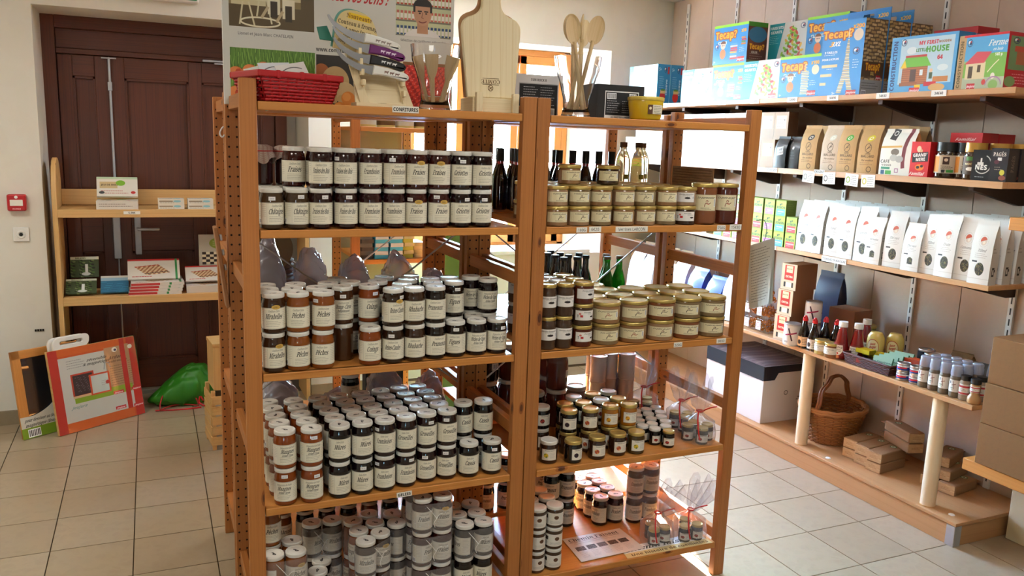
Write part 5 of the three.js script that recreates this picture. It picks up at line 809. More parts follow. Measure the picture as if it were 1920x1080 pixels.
// ---- pouch bags with pinched tops
function bagGeo(w, h, d, o = {}) {
  const N = 8, pos = [], uv = [], idx = [], groups = [];
  const rows = [[0, 1, 1], [0.03, 1.0, 1.0], [0.3, 1, 1.02], [0.6, 1, 0.92], [0.78, 0.99, 0.6], [0.9, 0.98, 0.2], [0.93, 0.98, 0.05], [1, 0.98, 0.04]];
  const sideN = (i) => (o.gusset === false ? 0 : Math.max(0, (rows[i][0] - 0.45)) * 0.35);
  const face = (f, mat) => { const s0 = idx.length, b = pos.length / 3, C = 4; rows.forEach(([v, kw, kd], i) => { for (let c = 0; c <= C; c++) { const u = c / C; const [x, z] = f(u, kw * w / 2, kd * d / 2, sideN(i)); pos.push(x, v * h, z); uv.push(u, v); } }); for (let i = 0; i < rows.length - 1; i++) for (let c = 0; c < C; c++) { const a = b + i * (C + 1) + c; idx.push(a, a + 1, a + C + 1, a + 1, a + C + 2, a + C + 1); } groups.push([s0, idx.length - s0, mat]); };
  const puff = (u) => 1 + 0.1 * Math.sin(u * PI);
  face((u, W, D) => [-W + 2 * W * u, D * puff(u)], 0);
  face((u, W, D, g) => [W - W * g * Math.sin(u * PI), D - 2 * D * u], 1);
  face((u, W, D) => [W - 2 * W * u, -D * puff(u)], 1);
  face((u, W, D, g) => [-W + W * g * Math.sin(u * PI), -D + 2 * D * u], 1);
  const b = pos.length / 3; for (const [x, z] of [[-1, 1], [1, 1], [1, -1], [-1, -1]]) { pos.push(x * w / 2, 0, z * d / 2); uv.push(0.5, 0.02); } idx.push(b, b + 2, b + 1, b, b + 3, b + 2); groups.push([idx.length - 6, 6, 1]);
  const g = new THREE.BufferGeometry(); g.setAttribute('position', new THREE.Float32BufferAttribute(pos, 3)); g.setAttribute('uv', new THREE.Float32BufferAttribute(uv, 2)); g.setIndex(idx); groups.forEach((q) => g.addGroup(...q)); g.computeVertexNormals();
  return g;
}
function bag(name, label, cat, w, h, d, front, back, pos, turn = 0, tilt = 0, group) {
  const m = single(name, bagGeo(w, h, d), [front, back], label, cat, pos, [0, 0, 0], group);
  m.rotation.order = 'YXZ'; m.rotation.set(tilt, -PI / 2 + turn, 0);
  return m;
}
{
  const y = SH.coffee, K = '#b8925c';
  const kraft = (c, bg = K) => paper(art(130, 270, (g, w, h) => { fillAll(g, w, h, bg); for (let i = 0; i < 30; i++) { g.globalAlpha = 0.08; g.fillStyle = '#6a4a20'; g.fillRect((i * 41) % w, 0, 3, h); } g.globalAlpha = 1; if (c) { g.save(); g.translate(74, 74); g.rotate(-0.4); blob(g, 0, 0, 26, c, 0.6); blob(g, 0, 0, 15, '#f0e8d0', 0.5); blob(g, 0, 0, 9, c, 0.5); g.restore(); } g.strokeStyle = '#3a2818'; g.lineWidth = 3; g.beginPath(); g.ellipse(66, 128, 20, 24, 0, 0, 7); g.stroke(); g.beginPath(); g.moveTo(54, 140); g.quadraticCurveTo(70, 118, 80, 112); g.moveTo(58, 132); g.lineTo(78, 124); g.stroke(); text(g, 'CAFÉS', 66, 160, 12, '#3a2818'); text(g, 'MALLARD', 66, 174, 19, '#3a2818', 'sans-serif', 'bold', 'center', 104); text(g, 'Pur arabica', 66, 196, 13, '#3a2818', 'serif', 'italic bold'); greek(g, 20, 210, 90, 2, 9, '#5a4028', 2); g.beginPath(); g.ellipse(82, 246, 14, 14, 0, 0, 7); g.stroke(); }), { roughness: 0.75 });
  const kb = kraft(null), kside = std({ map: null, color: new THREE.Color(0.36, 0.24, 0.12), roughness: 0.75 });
  const kg = kraft('#3f9a30'), ky = kraft('#c8b820'), kd = kraft('#2a2018'), kw = kraft('#c8c4b8', '#c8b29a'), dk = kraft('#8a6a50', '#8c6444');
  const kb2 = [[-3.318, kd, 'with a dark bean mark, leftmost in front'], [-3.222, kd, 'half hidden, second in the kraft row'], [-3.168, kw, 'paler one, third in the kraft row'], [-3.06, kg, 'with a green bean mark'], [-2.93, ky, 'with a yellow mark, leaning left'], [-2.848, ky, 'with a yellow mark, last before the white pouch']];
  kb2.forEach(([z, m, l], i) => bag('coffee_bag', `brown kraft coffee bag ${l}`, 'coffee bag', 0.108, 0.225, 0.062, m, kside, onWall(y, z, 0.062, [3.1, 3.165, 3.1, 3.1, 3.1, 3.165][i]), i === 4 ? 0.1 : 0.06));
  for (const [z, X, l] of [[-3.06, 3.175, 'second'], [-3.06, 3.245, 'third'], [-2.85, 3.235, 'second'], [-2.85, 3.305, 'third'], [-3.2, 3.245, 'second'], [-3.32, 3.175, 'second']]) bag('coffee_bag', `plain brown kraft coffee bag, ${l} in depth behind the bag at ${z === -3.06 ? 'the green mark' : z === -2.85 ? 'the yellow mark' : z === -3.2 ? 'the pale wrapper' : 'the dark mark'}`, 'coffee bag', 0.106, 0.225, 0.06, kb, kside, onWall(y, z, 0.06, X), 0.05);
  const pods = paper(art(190, 240, (g, w, h) => { fillAll(g, w, h, '#dcd8cc'); g.fillStyle = '#c89a4a'; g.save(); g.translate(0, 92); g.rotate(-0.05); g.fillRect(-6, 0, 130, 10); g.restore(); g.fillStyle = '#6a1c20'; g.beginPath(); g.moveTo(150, -2); g.lineTo(172, -2); g.quadraticCurveTo(140, 90, 152, 200); g.lineTo(132, 204); g.quadraticCurveTo(120, 90, 150, -2); g.fill(); g.save(); g.translate(62, 32); g.rotate(0.2); g.fillStyle = '#241c18'; g.fillRect(-20, -30, 40, 56); blob(g, 0, -8, 13, '#d8d0c4'); blob(g, 0, -8, 8, '#241c18'); g.restore(); blob(g, 88, 120, 24, '#6a5c4c', 0.7); blob(g, 84, 150, 22, '#b0aca4', 0.8); blob(g, 118, 156, 22, '#a8a49c', 0.8); text(g, 'CAFÉ', 36, 170, 24, '#2a2622', 'sans-serif', 'bold'); text(g, '18 DOSES', 44, 188, 14, '#2a2622'); g.fillStyle = '#2a7a5a'; g.fillRect(14, 198, 54, 12); g.fillStyle = '#1c4a6a'; g.fillRect(14, 214, 22, 22); g.fillStyle = '#4a9a3a'; g.fillRect(42, 216, 36, 20); g.strokeStyle = '#7a2a5a'; g.lineWidth = 3; g.strokeRect(98, 206, 18, 18); }));
  bag('coffee_pouch', 'white coffee pod pouch with a dark red swoosh and brown cup', 'coffee bag', 0.172, 0.208, 0.06, pods, std({ color: 0xb8763a, roughness: 0.5 }), onWall(y, -2.765, 0.06), 0.04);
  const gm = art(110, 170, (g, w, h) => { fillAll(g, w, h, '#c8181c'); blob(g, 46, 36, 13, '#e8c8a0', 1.2); blob(g, 60, 44, 8, '#d8a878'); g.save(); g.translate(56, 74); g.rotate(-0.08); g.fillStyle = '#141010'; g.fillRect(-46, -22, 92, 46); text(g, "GRAND'", 0, -9, 22, '#f0e8e0', 'sans-serif', '900', 'center', 84); text(g, 'MERE', 2, 11, 21, '#f0e8e0', 'sans-serif', '900'); g.restore(); blob(g, 58, 124, 26, '#e87a1c', 0.6); blob(g, 48, 124, 10, '#241008', 0.7); blob(g, 70, 118, 9, '#241008', 0.7); text(g, 'Familial', 44, 156, 22, '#f4e8d8', 'sans-serif', 'italic bold'); });
  packBox('coffee_brick', 'red vacuum coffee brick with black name band standing upright', 'coffee pack', 0.092, 0.152, 0.058, [gm, 0xb8161a, 0xc01a1e], onWall(y, -2.637, 0.058), 0.06);
  const fam = art(150, 60, (g, w, h) => { fillAll(g, w, h, '#c01c20'); text(g, 'Familial', 70, 40, 24, '#f0d8d0', 'sans-serif', 'italic bold'); });
  [[-2.5, 3.2, 0, 'front'], [-2.5, 3.262, 0, 'middle'], [-2.5, 3.324, 0, 'rear']].forEach(([z, X, dy, l]) => packBox('coffee_brick', `red coffee brick standing behind the instant coffee jars, ${l} one`, 'coffee pack', 0.1, 0.152, 0.058, [gm, 0xb01418, 0xb8181c], onWall(y, z, 0.058, X), 0.03));
  packBox('coffee_brick', 'red coffee brick lying flat on the bricks behind the jars', 'coffee pack', 0.15, 0.042, 0.1, [fam, 0x9c1418, 0xb8181c], onWall(y + 0.1525, -2.5, 0.1, 3.2), 0.02);
  packBox('coffee_brick', 'second red coffee brick lying flat further back', 'coffee pack', 0.15, 0.04, 0.1, [0xb0161a, 0x9c1418, 0xb8181c], onWall(y + 0.1525, -2.5, 0.1, 3.305), 0.02);
  // instant coffee jars
  const inst = (l, z, X, cap, body, lab, r = 0.045, h = 0.152) => { const t = thing('coffee_jar', l, 'jar', [X, y, z], -PI / 2 + 0.25); part('jar_body', lathe([[0, 0], [r * 0.9, 0], [r, 0.008], [r, h * 0.62], [r * 0.96, h * 0.72], [r * 0.88, h * 0.76]], 26), phy({ color: body, roughness: 0.12, clearcoat: 1 }), t); part('cap', cyl(r * 0.96, r * 0.98, h * 0.25, 26).translate(0, h * 0.875, 0), cap, t); part('label', patch(r + 0.0006, h * 0.5, 2.4, 16, h * 0.14), lab, t); return t; };
  const il = paper(art(180, 130, (g, w, h) => { fillAll(g, w, h, '#b8a890'); g.fillStyle = '#c8802c'; g.fillRect(8, 10, 62, 110); g.fillStyle = '#3a2018'; g.fillRect(94, 12, 40, 54); blob(g, 114, 34, 12, '#c8b8a0'); greek(g, 84, 76, 80, 4, 10, '#3a2a20', 3); g.fillStyle = '#3a8a34'; g.fillRect(120, 104, 44, 20); g.fillStyle = '#222'; g.fillRect(90, 104, 22, 22); }));
  inst('black-capped instant coffee jar with orange and brown label, left one', -2.54, 3.155, M.black, 0x2a1a10, il, 0.048);
  inst('black-capped instant coffee jar with a pale label, right one', -2.462, 3.175, M.black, 0x2a1a10, il, 0.043);
  const gl = paper(art(150, 130, (g, w, h) => { fillAll(g, w, h, '#4a3420'); g.fillStyle = '#4a7a3a'; g.fillRect(46, 4, 60, 28); text(g, 'MOCCA', 76, 54, 20, '#e0c890'); blob(g, 76, 90, 26, '#e0d8c8', 0.5); }));
  const goldCap = std({ color: 0xb88a3a, roughness: 0.4, metalness: 0.3 });
  inst('gold-capped instant coffee jar in the front row', -2.405, 3.15, goldCap, 0x3a2414, gl, 0.042);
  inst('gold-capped instant coffee jar in the second row', -2.36, 3.236, goldCap, 0x3a2414, gl, 0.042);
  inst('gold-capped instant coffee jar in the third row', -2.33, 3.322, goldCap, 0x3a2414, gl, 0.042);
  const nes = art(100, 150, (g, w, h) => { fillAll(g, w, h, '#121012'); g.strokeStyle = '#c8c4bc'; g.lineWidth = 5; g.beginPath(); g.ellipse(52, 70, 40, 44, 0, -1.2, 2.4); g.stroke(); text(g, 'NES', 46, 84, 32, '#e8e4dc', 'sans-serif', '900'); g.fillStyle = '#d8d4cc'; g.fillRect(26, 60, 30, 14); g.fillRect(40, 40, 8, 20); greek(g, 20, 130, 60, 1, 9, '#aaa', 3); });
  packBox('coffee_pack', 'black coffee pack with a pale swirl near the shelf end', 'coffee pack', 0.085, 0.124, 0.06, [nes, 0x141214, 0x1c1a1c], onWall(y, -2.335, 0.06, 3.098), 0.1);
  const pag = art(110, 150, (g, w, h) => { fillAll(g, w, h, '#1c1518'); text(g, 'PAGÈS', 54, 28, 24, '#e0d4c4', 'serif', 'bold'); g.fillStyle = '#dcd8d0'; g.fillRect(44, 42, 26, 14); blob(g, 40, 62, 16, '#5a2430', 0.6); greek(g, 30, 84, 50, 2, 10, '#b8a890', 2); blob(g, 80, 108, 16, '#c8c040', 0.8); blob(g, 84, 132, 22, '#8a4a3a', 0.5); });
  packBox('tea_box', 'black tea box with lemon picture at the near shelf end', 'tea box', 0.072, 0.132, 0.07, [pag, art(60, 150, (g, w, h) => { fillAll(g, w, h, '#18110f'); g.save(); g.translate(30, 70); g.rotate(-PI / 2); text(g, 'PAGÈS', 0, 0, 22, '#7a6a5a', 'serif', 'bold'); g.restore(); }), 0x221a1c], onWall(y, -2.262, 0.07, 3.098), 0.06);
  packBox('tea_box', 'second black tea box close behind the lemon tea box', 'tea box', 0.072, 0.132, 0.07, [pag, 0x18110f, 0x221a1c], onWall(y, -2.262, 0.07, 3.172), 0.06);
  // black foil bags and the brown label packs further along
  const foil = phy({ color: 0x0e0d0d, roughness: 0.22, clearcoat: 0.8 }), foilP = gloss(art(100, 170, (g, w, h) => { fillAll(g, w, h, '#121111'); g.save(); g.translate(50, 78); g.rotate(-0.15); g.fillStyle = '#d0ccc8'; g.fillRect(-26, -22, 52, 44); text(g, 'CAFÉ', 0, -6, 15, '#333'); text(g, 'MOULU', 0, 10, 13, '#333'); g.restore(); g.strokeStyle = '#888'; g.lineWidth = 4; g.beginPath(); g.moveTo(10, 30); g.lineTo(16, 160); g.stroke(); }));
  const foilQ = gloss(art(60, 100, (g, w, h) => { fillAll(g, w, h, '#0f0e0e'); blob(g, 30, 36, 5, '#c8c8c8'); greek(g, 18, 50, 26, 3, 8, '#444', 2); }));
  [[-3.525, 3.1, foilP, 'with a white label'], [-3.45, 3.12, foilQ, 'with a valve, second'], [-3.385, 3.13, foilQ, 'with a valve, third'], [-3.5, 3.175, foilQ, 'in the second row']].forEach(([z, X, m, l]) => bag('coffee_bag', `glossy black foil coffee bag ${l}`, 'coffee bag', 0.082, 0.168, 0.06, m, foil, onWall(y, z, 0.06, X), 0.08));
  const info = (bg, ac, pic) => paper(art(110, 150, (g, w, h) => { fillAll(g, w, h, bg); g.fillStyle = ac; if (pic === 0) { g.fillRect(16, 20, 78, 70); greek(g, 22, 28, 64, 6, 10, '#6a5040', 2); blob(g, 80, 44, 4, '#3a2018'); } else if (pic === 1) { g.strokeStyle = ac; g.lineWidth = 3; g.beginPath(); g.ellipse(58, 44, 34, 24, 0, 0, 7); g.stroke(); g.fillRect(30, 62, 56, 10); greek(g, 30, 84, 60, 3, 9, ac, 3); } else { blob(g, 60, 54, 22, ac); greek(g, 20, 92, 70, 4, 10, '#8a8a8a', 2); } }));
  const P0 = info('#a07850', '#c8b094', 0), PW = info('#e8dcd6', '#b8a0a8', 1), PG = info('#b8d8cc', '#3a7a68', 2), PO = info('#a8542a', '#4a6a2a', 2);
  const zz = [-5.06, -4.95, -4.84, -4.73, -4.62, -4.51, -4.4, -4.29, -4.18, -4.07, -3.96, -3.85, -3.74, -3.63];
  zz.forEach((z, i) => {
    const lo = i < 10 && i > 1 ? PW : P0, hi = [PW, PW, PW, P0, PG, PG, PO, PG, PW, P0, P0, P0, P0, P0][i];
    packBox('dry_goods_box', `${lo === PW ? 'white' : 'brown'} dry goods packet, ${ORD[i]} from the far wall in the front row`, 'packet', 0.104, 0.15, 0.06, [lo.map, lo === PW ? 0xc8b8b0 : 0x7a5636, lo === PW ? 0xe0d4ce : 0x946a44], onWall(y, z, 0.06, 3.105), 0.04);
    packBox('dry_goods_box', `${hi === P0 ? 'brown' : hi === PO ? 'rust' : hi === PG ? 'green' : 'white'} dry goods packet, ${ORD[i]} from the far wall, stacked row behind`, 'packet', 0.104, 0.15, 0.07, [hi.map, hi === P0 ? 0x6a4a30 : 0xb8aca4, 0x8a6a4c], onWall(y + 0.1505, z, 0.07, 3.185), 0.04);
    packBox('dry_goods_box', `plain carton, ${ORD[i]} from the far wall, carrying the stacked row`, 'packet', 0.104, 0.15, 0.07, [P0.map, 0x7a5636, 0x946a44], onWall(y, z, 0.07, 3.185), 0.02);
  });
  flatUV(edgeTag('CAFE DE NOS MONTS', SX - 0.0045, y - 0.012, -3.55, 0.09, 0.024, 'white edge tag on the coffee shelf under the black foil bags', { rot: [0, -PI / 2, 0], bg: '#e2dfd8' }));
  flatUV(edgeTag('ORIGINE', SX - 0.005, y - 0.005, -3.2, 0.07, 0.02, 'small pale edge tag between the hanging coffee cards', { rot: [0, -PI / 2, 0], bg: '#d8d4cc', k: 0.8 }));
  [[-3.27, '#7a8a80'], [-3.13, '#444'], [-2.985, '#8aa83a'], [-2.885, '#c8b820']].forEach(([z, c], i) => single('info_card', flatUV({ geometry: rbox(0.078, 0.058, 0.001, 0.0004) }).geometry, paper(art(110, 82, (g, w, h) => { fillAll(g, w, h, '#e6e4dc'); g.strokeStyle = c; g.lineWidth = 6; g.beginPath(); g.ellipse(26, 42, 14, 18, 0, 0, 7); g.stroke(); greek(g, 50, 14, 52, 5, 13, '#777', 3); })), `small white card hanging from the coffee shelf edge, ${ORD[i]} from the far end`, 'card', [SX - 0.006, y - 0.034, z], [0, -PI / 2 + 0.05, (i % 2 ? 0.04 : -0.05)]));
}

// ---- third wall shelf: small tea cartons and white tea bags
{
  const y = SH.tea;
  const tea = (c, nm) => art(90, 90, (g, w, h) => { fillAll(g, w, h, '#a8c038'); g.fillStyle = '#8aa828'; g.fillRect(-2, -2, w + 4, 10); g.fillStyle = '#1c3a10'; blob(g, 38, 26, 6, '#1c3a10'); blob(g, 50, 22, 5, '#1c3a10'); text(g, 'ROMON', 46, 42, 19, '#1c3a10', 'sans-serif', '900'); g.fillStyle = c; g.fillRect(8, 52, 74, 40); text(g, nm, 45, 66, 11, '#fff', 'sans-serif', 'bold', 'center', 66); greek(g, 18, 76, 50, 1, 8, '#eef', 2); });
  const T = [tea('#58a8c8', 'VERVEINE'), tea('#d8485a', 'FRUITS'), tea('#b878b8', 'NUIT'), tea('#d87a8a', 'TILLEUL'), tea('#c83030', 'CYNORRHODON')];
  const side = art(90, 90, (g, w, h) => { fillAll(g, w, h, '#5c7414'); greek(g, 14, 20, 60, 6, 11, '#8aa040', 2); });
  const names = ['blue', 'red', 'mauve', 'pink', 'scarlet'];
  const colN = ['first', 'second', 'third', 'fourth', 'fifth', 'sixth', 'seventh', 'eighth'];
  [-4.0, -3.915, -3.83, -3.745, -3.66, -3.568, -3.478, -3.388].forEach((z, c) => { for (let r = 0; r < 3; r++) { const k = [[0, 0, 0], [4, 4, 3], [2, 2, 3]][c % 3][r] ?? 0; if (c === 7 && r === 2) continue; packBox('tea_carton', `small green tea carton with ${names[k]} panel, ${colN[c]} column from far end, ${['bottom', 'middle', 'top'][r]} layer`, 'tea box', 0.074, 0.082, 0.074, [T[k], side, 0x8a9a30], onWall(y + r * 0.0825, z, 0.074, 3.1), 0.05); } });
  // colourful packets beyond, seen through the rack
  const far = [['#e8e4de', '#8aa8b8'], ['#dfe8ea', '#4a9ab8'], ['#e8dcd8', '#2a2a2a'], ['#f0e0e4', '#c83a6a'], ['#e4ece8', '#58a8b8']];
  for (let i = 0; i < 11; i++) { const [b, a] = far[i % 5]; packBox('tea_packet', `pale upright tea packet with coloured print, ${ORD[i]} from the far wall`, 'packet', 0.096, 0.17, 0.06, [art(70, 120, (g, w, h) => { fillAll(g, w, h, b); g.fillStyle = a; g.fillRect(12, 14, 46, 24); blob(g, 36, 68, 18, a, 0.8); greek(g, 12, 96, 46, 2, 9, a, 2); }), 0xc8c0b8, 0xd8d4cc], onWall(y, -5.2 + i * 0.104, 0.06, 3.1), 0.03); }
  // white tea bags with a round window
  const bagArt = (arch, seed) => paper(art(150, 330, (g, w, h) => {
    fillAll(g, w, h, '#e4e2dc'); let s = seed; const R = () => { s = (s * 16807) % 2147483647; return s / 2147483647; };
    g.strokeStyle = '#b8aa9a'; g.lineWidth = 2; g.setLineDash([4, 5]); g.beginPath(); g.ellipse(78, 108, 32, 30, 0, 0, 7); g.stroke(); g.setLineDash([]); blob(g, 78, 108, 22, '#d8c8b8'); g.fillStyle = '#c0553a'; g.beginPath(); g.ellipse(78, 106, 22, 20, 0, PI * 0.9, PI * 1.9); g.fill(); blob(g, 82, 116, 8, '#efe0cc');
    text(g, ['Menthe', 'Verveine', 'Thé vert', 'Tilleul', 'Fruits', 'Camomille'][seed % 6], 78, 156, 19, '#554a44', 'serif', 'italic'); greek(g, 34, 172, 90, 3, 10, '#a89e96', 2); g.fillStyle = '#333'; g.fillRect(20, 210, 36, 8);
    g.fillStyle = '#2c2a22'; g.beginPath(); if (arch) { g.moveTo(56, 282); g.lineTo(56, 246); g.quadraticCurveTo(78, 222, 100, 246); g.lineTo(100, 282); g.fill(); } else { g.ellipse(78, 252, 31, 33, 0, 0, 7); g.fill(); }
    g.save(); g.clip(); const cols = ['#5a5c34', '#7a7a4a', '#3a3a28', '#8a8450', '#6a5438', '#1c1a16']; for (let i = 0; i < 90; i++) { g.fillStyle = cols[(R() * 6) | 0]; g.save(); g.translate(46 + R() * 64, 218 + R() * 70); g.rotate(R() * 6); g.fillRect(-7, -1.5, 4 + R() * 12, 2 + R() * 2.5); g.restore(); } g.restore();
    g.fillStyle = '#cfcac2'; g.fillRect(-2, 300, w + 4, 3);
  }), { roughness: 0.55 });
  const BA = [1, 2, 3, 4, 5].map((s) => bagArt(false, s)), BR = [7, 8].map((s) => bagArt(true, s));
  const sideA = paper(art(60, 130, (g, w, h) => { fillAll(g, w, h, '#bdb8ae'); g.strokeStyle = '#2a2622'; g.lineWidth = 4; g.strokeRect(20, 96, 14, 14); g.fillStyle = '#2a2622'; g.fillRect(34, 98, 8, 5); greek(g, 10, 56, 30, 2, 7, '#8a857c', 2); }), { roughness: 0.6 });
  const row = [[-3.29, 0.088, 0.262, 0, 0], [-3.203, 0.085, 0.262, 1, 0], [-3.1, 0.086, 0.262, 2, 0], [-3.005, 0.092, 0.255, 3, 0], [-2.9, 0.1, 0.262, 4, 0], [-2.828, 0.086, 0.22, 0, 1], [-2.727, 0.094, 0.256, 1, 0], [-2.618, 0.09, 0.214, 1, 1], [-2.535, 0.088, 0.26, 2, 0], [-2.448, 0.088, 0.266, 3, 0], [-2.365, 0.088, 0.262, 4, 0], [-2.276, 0.09, 0.262, 2, 0]];
  row.forEach(([z, w, h, k, arch], i) => bag('tea_bag', `white paper tea bag with ${arch ? 'arched' : 'round'} window, ${ORD[i]} from left in the front row${i === 5 || i === 7 ? ', shorter' : ''}`, 'tea bag', w, h, 0.05, (arch ? BR : BA)[k], sideA, onWall(y, z, 0.05, [3.094, 3.094, 3.1, 3.096, 3.1, 3.085, 3.1, 3.09, 3.105, 3.094, 3.11, 3.083][i]), 0.07 + jit(0.05), -0.02 + jit(0.01)));
  for (let r = 1; r < 5; r++) row.forEach(([z, w, h, k], i) => { if (i % 12 === 5 || i === 7) return; if (i === 10 && r > 2) return; bag('tea_bag', `white paper tea bag, ${ORD[i]} column from left, ${ORD[r]} row behind the front`, 'tea bag', w * 0.96, h, 0.05, BA[(k + r) % 5], sideA, onWall(y, z + jit(0.003), 0.05, 3.1 + 0.071 * r), 0.05 + jit(0.03), 0); });
  flatUV(edgeTag('COFFRETS', SX - 0.005, y - 0.008, -3.5, 0.085, 0.02, 'white edge tag below the green tea cartons', { rot: [0, -PI / 2, 0], bg: '#e0ddd6' }));
  flatUV(edgeTag('TISANES BIO DE MONTAGNE', SX - 0.005, y - 0.014, -3.045, 0.16, 0.028, 'long white edge tag below the white tea bags', { rot: [0, -PI / 2, 0], bg: '#e6e3dc', k: 0.5 }));
}
// ---- lowest wall shelf: sauces, condiments, spices
{
  const y = SH.sauce, turnA = -PI / 2 + 0.35;
  const box1 = art(130, 190, (g, w, h) => { fillAll(g, w, h, '#d8c0a0'); g.fillStyle = '#c02c20'; g.fillRect(26, 10, 80, 108); g.fillStyle = '#e8d8a8'; g.fillRect(40, 14, 54, 50); text(g, 'BISCOTTES', 66, 38, 12, '#5a3a1a', 'sans-serif', 'bold', 'center', 48); text(g, 'EXTRA', 66, 92, 20, '#f4e0c0', 'sans-serif', '900'); g.fillStyle = '#2a2420'; g.fillRect(24, 134, 16, 36); g.fillRect(92, 134, 14, 36); g.fillStyle = '#efe4d0'; g.fillRect(44, 136, 44, 34); });
  for (let r = 0; r < 3; r++) packBox('food_carton', `brown carton with red label, ${['bottom', 'middle', 'top'][r]} of the stack of three on the sauce shelf`, 'carton', 0.1, 0.139, 0.16, [box1, 0x8a5a38, 0xa87a50], onWall(y + r * 0.14, [-3.4, -3.394, -3.386][r], 0.16, [3.1, 3.103, 3.108][r]), 0.12);
  packBox('food_carton', 'brown carton behind the white cans', 'carton', 0.16, 0.2, 0.14, [0x8a5636, 0x8a5636, 0x9a6a48], onWall(y, -3.2, 0.14, 3.32), 0.1);
  // clear packs of dry pasta snacks
  const pasta = content(0xc0701c);
  [[-3.56, 0], [-3.56, 1], [-3.56, 2], [-3.66, 0], [-3.66, 1]].forEach(([z, r], i) => {
    const t = thing('snack_pack', `clear pack of orange snacks, ${['bottom', 'middle', 'top', 'bottom far', 'upper far'][i]} one beside the red-label cartons`, 'snack pack', [3.16, y + r * 0.082, z], -PI / 2);
    part('film', at(new RoundedBoxGeometry(0.094, 0.08, 0.1, 2, 0.012), 0, 0.0405, 0), M.film, t);
    const g = []; for (let k = 0; k < 34; k++) g.push(at(new THREE.TorusGeometry(0.008, 0.0035, 5, 8), jit(0.03), 0.014 + rnd() * 0.05, jit(0.034), rnd() * 3, rnd() * 3, 0)); part('snacks', merge(g), pasta, t).userData.kind = 'stuff';
    part('label', at(new THREE.PlaneGeometry(0.04, 0.05), -0.024, 0.04, 0.0512), paper(art(60, 76, (g2, w, h) => { fillAll(g2, w, h, '#e8dcd8'); g2.strokeStyle = '#b83a3a'; g2.lineWidth = 4; g2.beginPath(); g2.ellipse(30, 34, 20, 20, 0, 0, 7); g2.stroke(); greek(g2, 12, 62, 36, 1, 8, '#b83a3a', 3); })), t);
  });
  const can = (l, X, z, r, h, lab, yy = y) => { const t = thing('food_can', l, 'can', [X, yy, z], turnA); part('can_body', lathe([[0, 0], [r * 0.97, 0], [r, 0.003], [r * 0.985, 0.007], [r * 0.985, h - 0.007], [r, h - 0.003], [r * 0.97, h], [r * 0.92, h], [r * 0.9, h - 0.004], [0, h - 0.004]], 30), M.steel, t); part('label', patch(r * 0.99 + 0.0004, h - 0.018, 2 * PI, 34, 0.009), lab, t); return t; };
  const cross = paper(art(330, 120, (g, w, h) => { fillAll(g, w, h, '#dedad4'); for (const x of [70, 180, 290]) { g.strokeStyle = '#3a2030'; g.lineWidth = 9; g.beginPath(); g.moveTo(x - 14, 18); g.lineTo(x + 12, 96); g.stroke(); g.strokeStyle = '#9a2848'; g.beginPath(); g.moveTo(x - 36, 62); g.lineTo(x + 40, 44); g.stroke(); text(g, 'BIO', x - 28, 104, 14, '#444'); } }));
  can('white can with a dark red cross, front one', 3.086, -3.29, 0.043, 0.118, cross);
  can('white can with a dark red cross in the second row, lower', 3.19, -3.26, 0.043, 0.118, cross);
  can('white can with a dark red cross stacked in the second row', 3.19, -3.26, 0.043, 0.118, cross, y + 0.1185);
  const redcap = std({ color: 0xc81a1e, roughness: 0.4 }), soy = phy({ color: 0x140a08, roughness: 0.1, clearcoat: 1 });
  const bottle = (name, l, X, z, prof, mat, cap, capG, lab, ly, lh, r, yy = y, arc = 2.6) => { const t = thing(name, l, 'bottle', [X, yy, z], turnA); part('bottle_body', lathe(prof, 24), mat, t); part('cap', capG, cap, t); if (lab) part('label', patch(r + 0.0006, lh, arc, 16, ly), lab, t); return t; };
  const soyP = [[0, 0], [0.026, 0], [0.029, 0.004], [0.029, 0.07], [0.022, 0.1], [0.014, 0.12], [0.012, 0.145], [0, 0.147]];
  const soyCap = merge([cyl(0.013, 0.014, 0.016, 16).translate(0, 0.152, 0), cyl(0.006, 0.012, 0.012, 16).translate(0, 0.166, 0), at(rbox(0.006, 0.008, 0.022, 0.002), 0, 0.163, 0.012)]);
  const soyL = (c) => paper(art(100, 60, (g, w, h) => { fillAll(g, w, h, c); blob(g, 36, 34, 14, '#2a1a12'); greek(g, 58, 14, 36, 4, 10, '#443', 3); }));
  [[3.105, -3.222, '#d8b088', 'leftmost'], [3.108, -3.157, '#d8d4cc', 'second from left'], [3.19, -3.165, '#d8d4cc', 'third, in the second row'], [3.195, -3.095, '#d8b088', 'rightmost, in the second row']].forEach(([X, z, c, w]) => bottle('sauce_bottle', `dark sauce bottle with a red dripper cap, ${w}`, X, z, soyP, soy, redcap, soyCap, soyL(c), 0.012, 0.05, 0.029));
  const must = paper(art(140, 80, (g, w, h) => { fillAll(g, w, h, '#dcdacc'); text(g, 'Moutarde', 70, 20, 20, '#444', 'serif', 'italic'); g.strokeStyle = '#555'; g.lineWidth = 3; g.beginPath(); g.moveTo(54, 52); g.lineTo(66, 34); g.lineTo(78, 52); g.stroke(); greek(g, 34, 60, 74, 2, 8, '#777', 2); }));
  [[3.103, -3.09, 0xb8a468, 'pale grain', 'left'], [3.1, -3.02, 0x8a5a38, 'brown', 'right']].forEach(([X, z, c, w, s]) => jar('small', X, y, z, turnA, { name: 'mustard_jar', fill: content(c), lid: M.gold, print: must }, `small gold-lidded mustard jar of ${w} mustard, ${s} one`));
  jar('tall', 3.36, y, -3.055, turnA, { name: 'pickle_jar', fill: content(0x8a8a40), lid: M.gold }, 'tall pickle jar with a gold lid behind the ketchup');
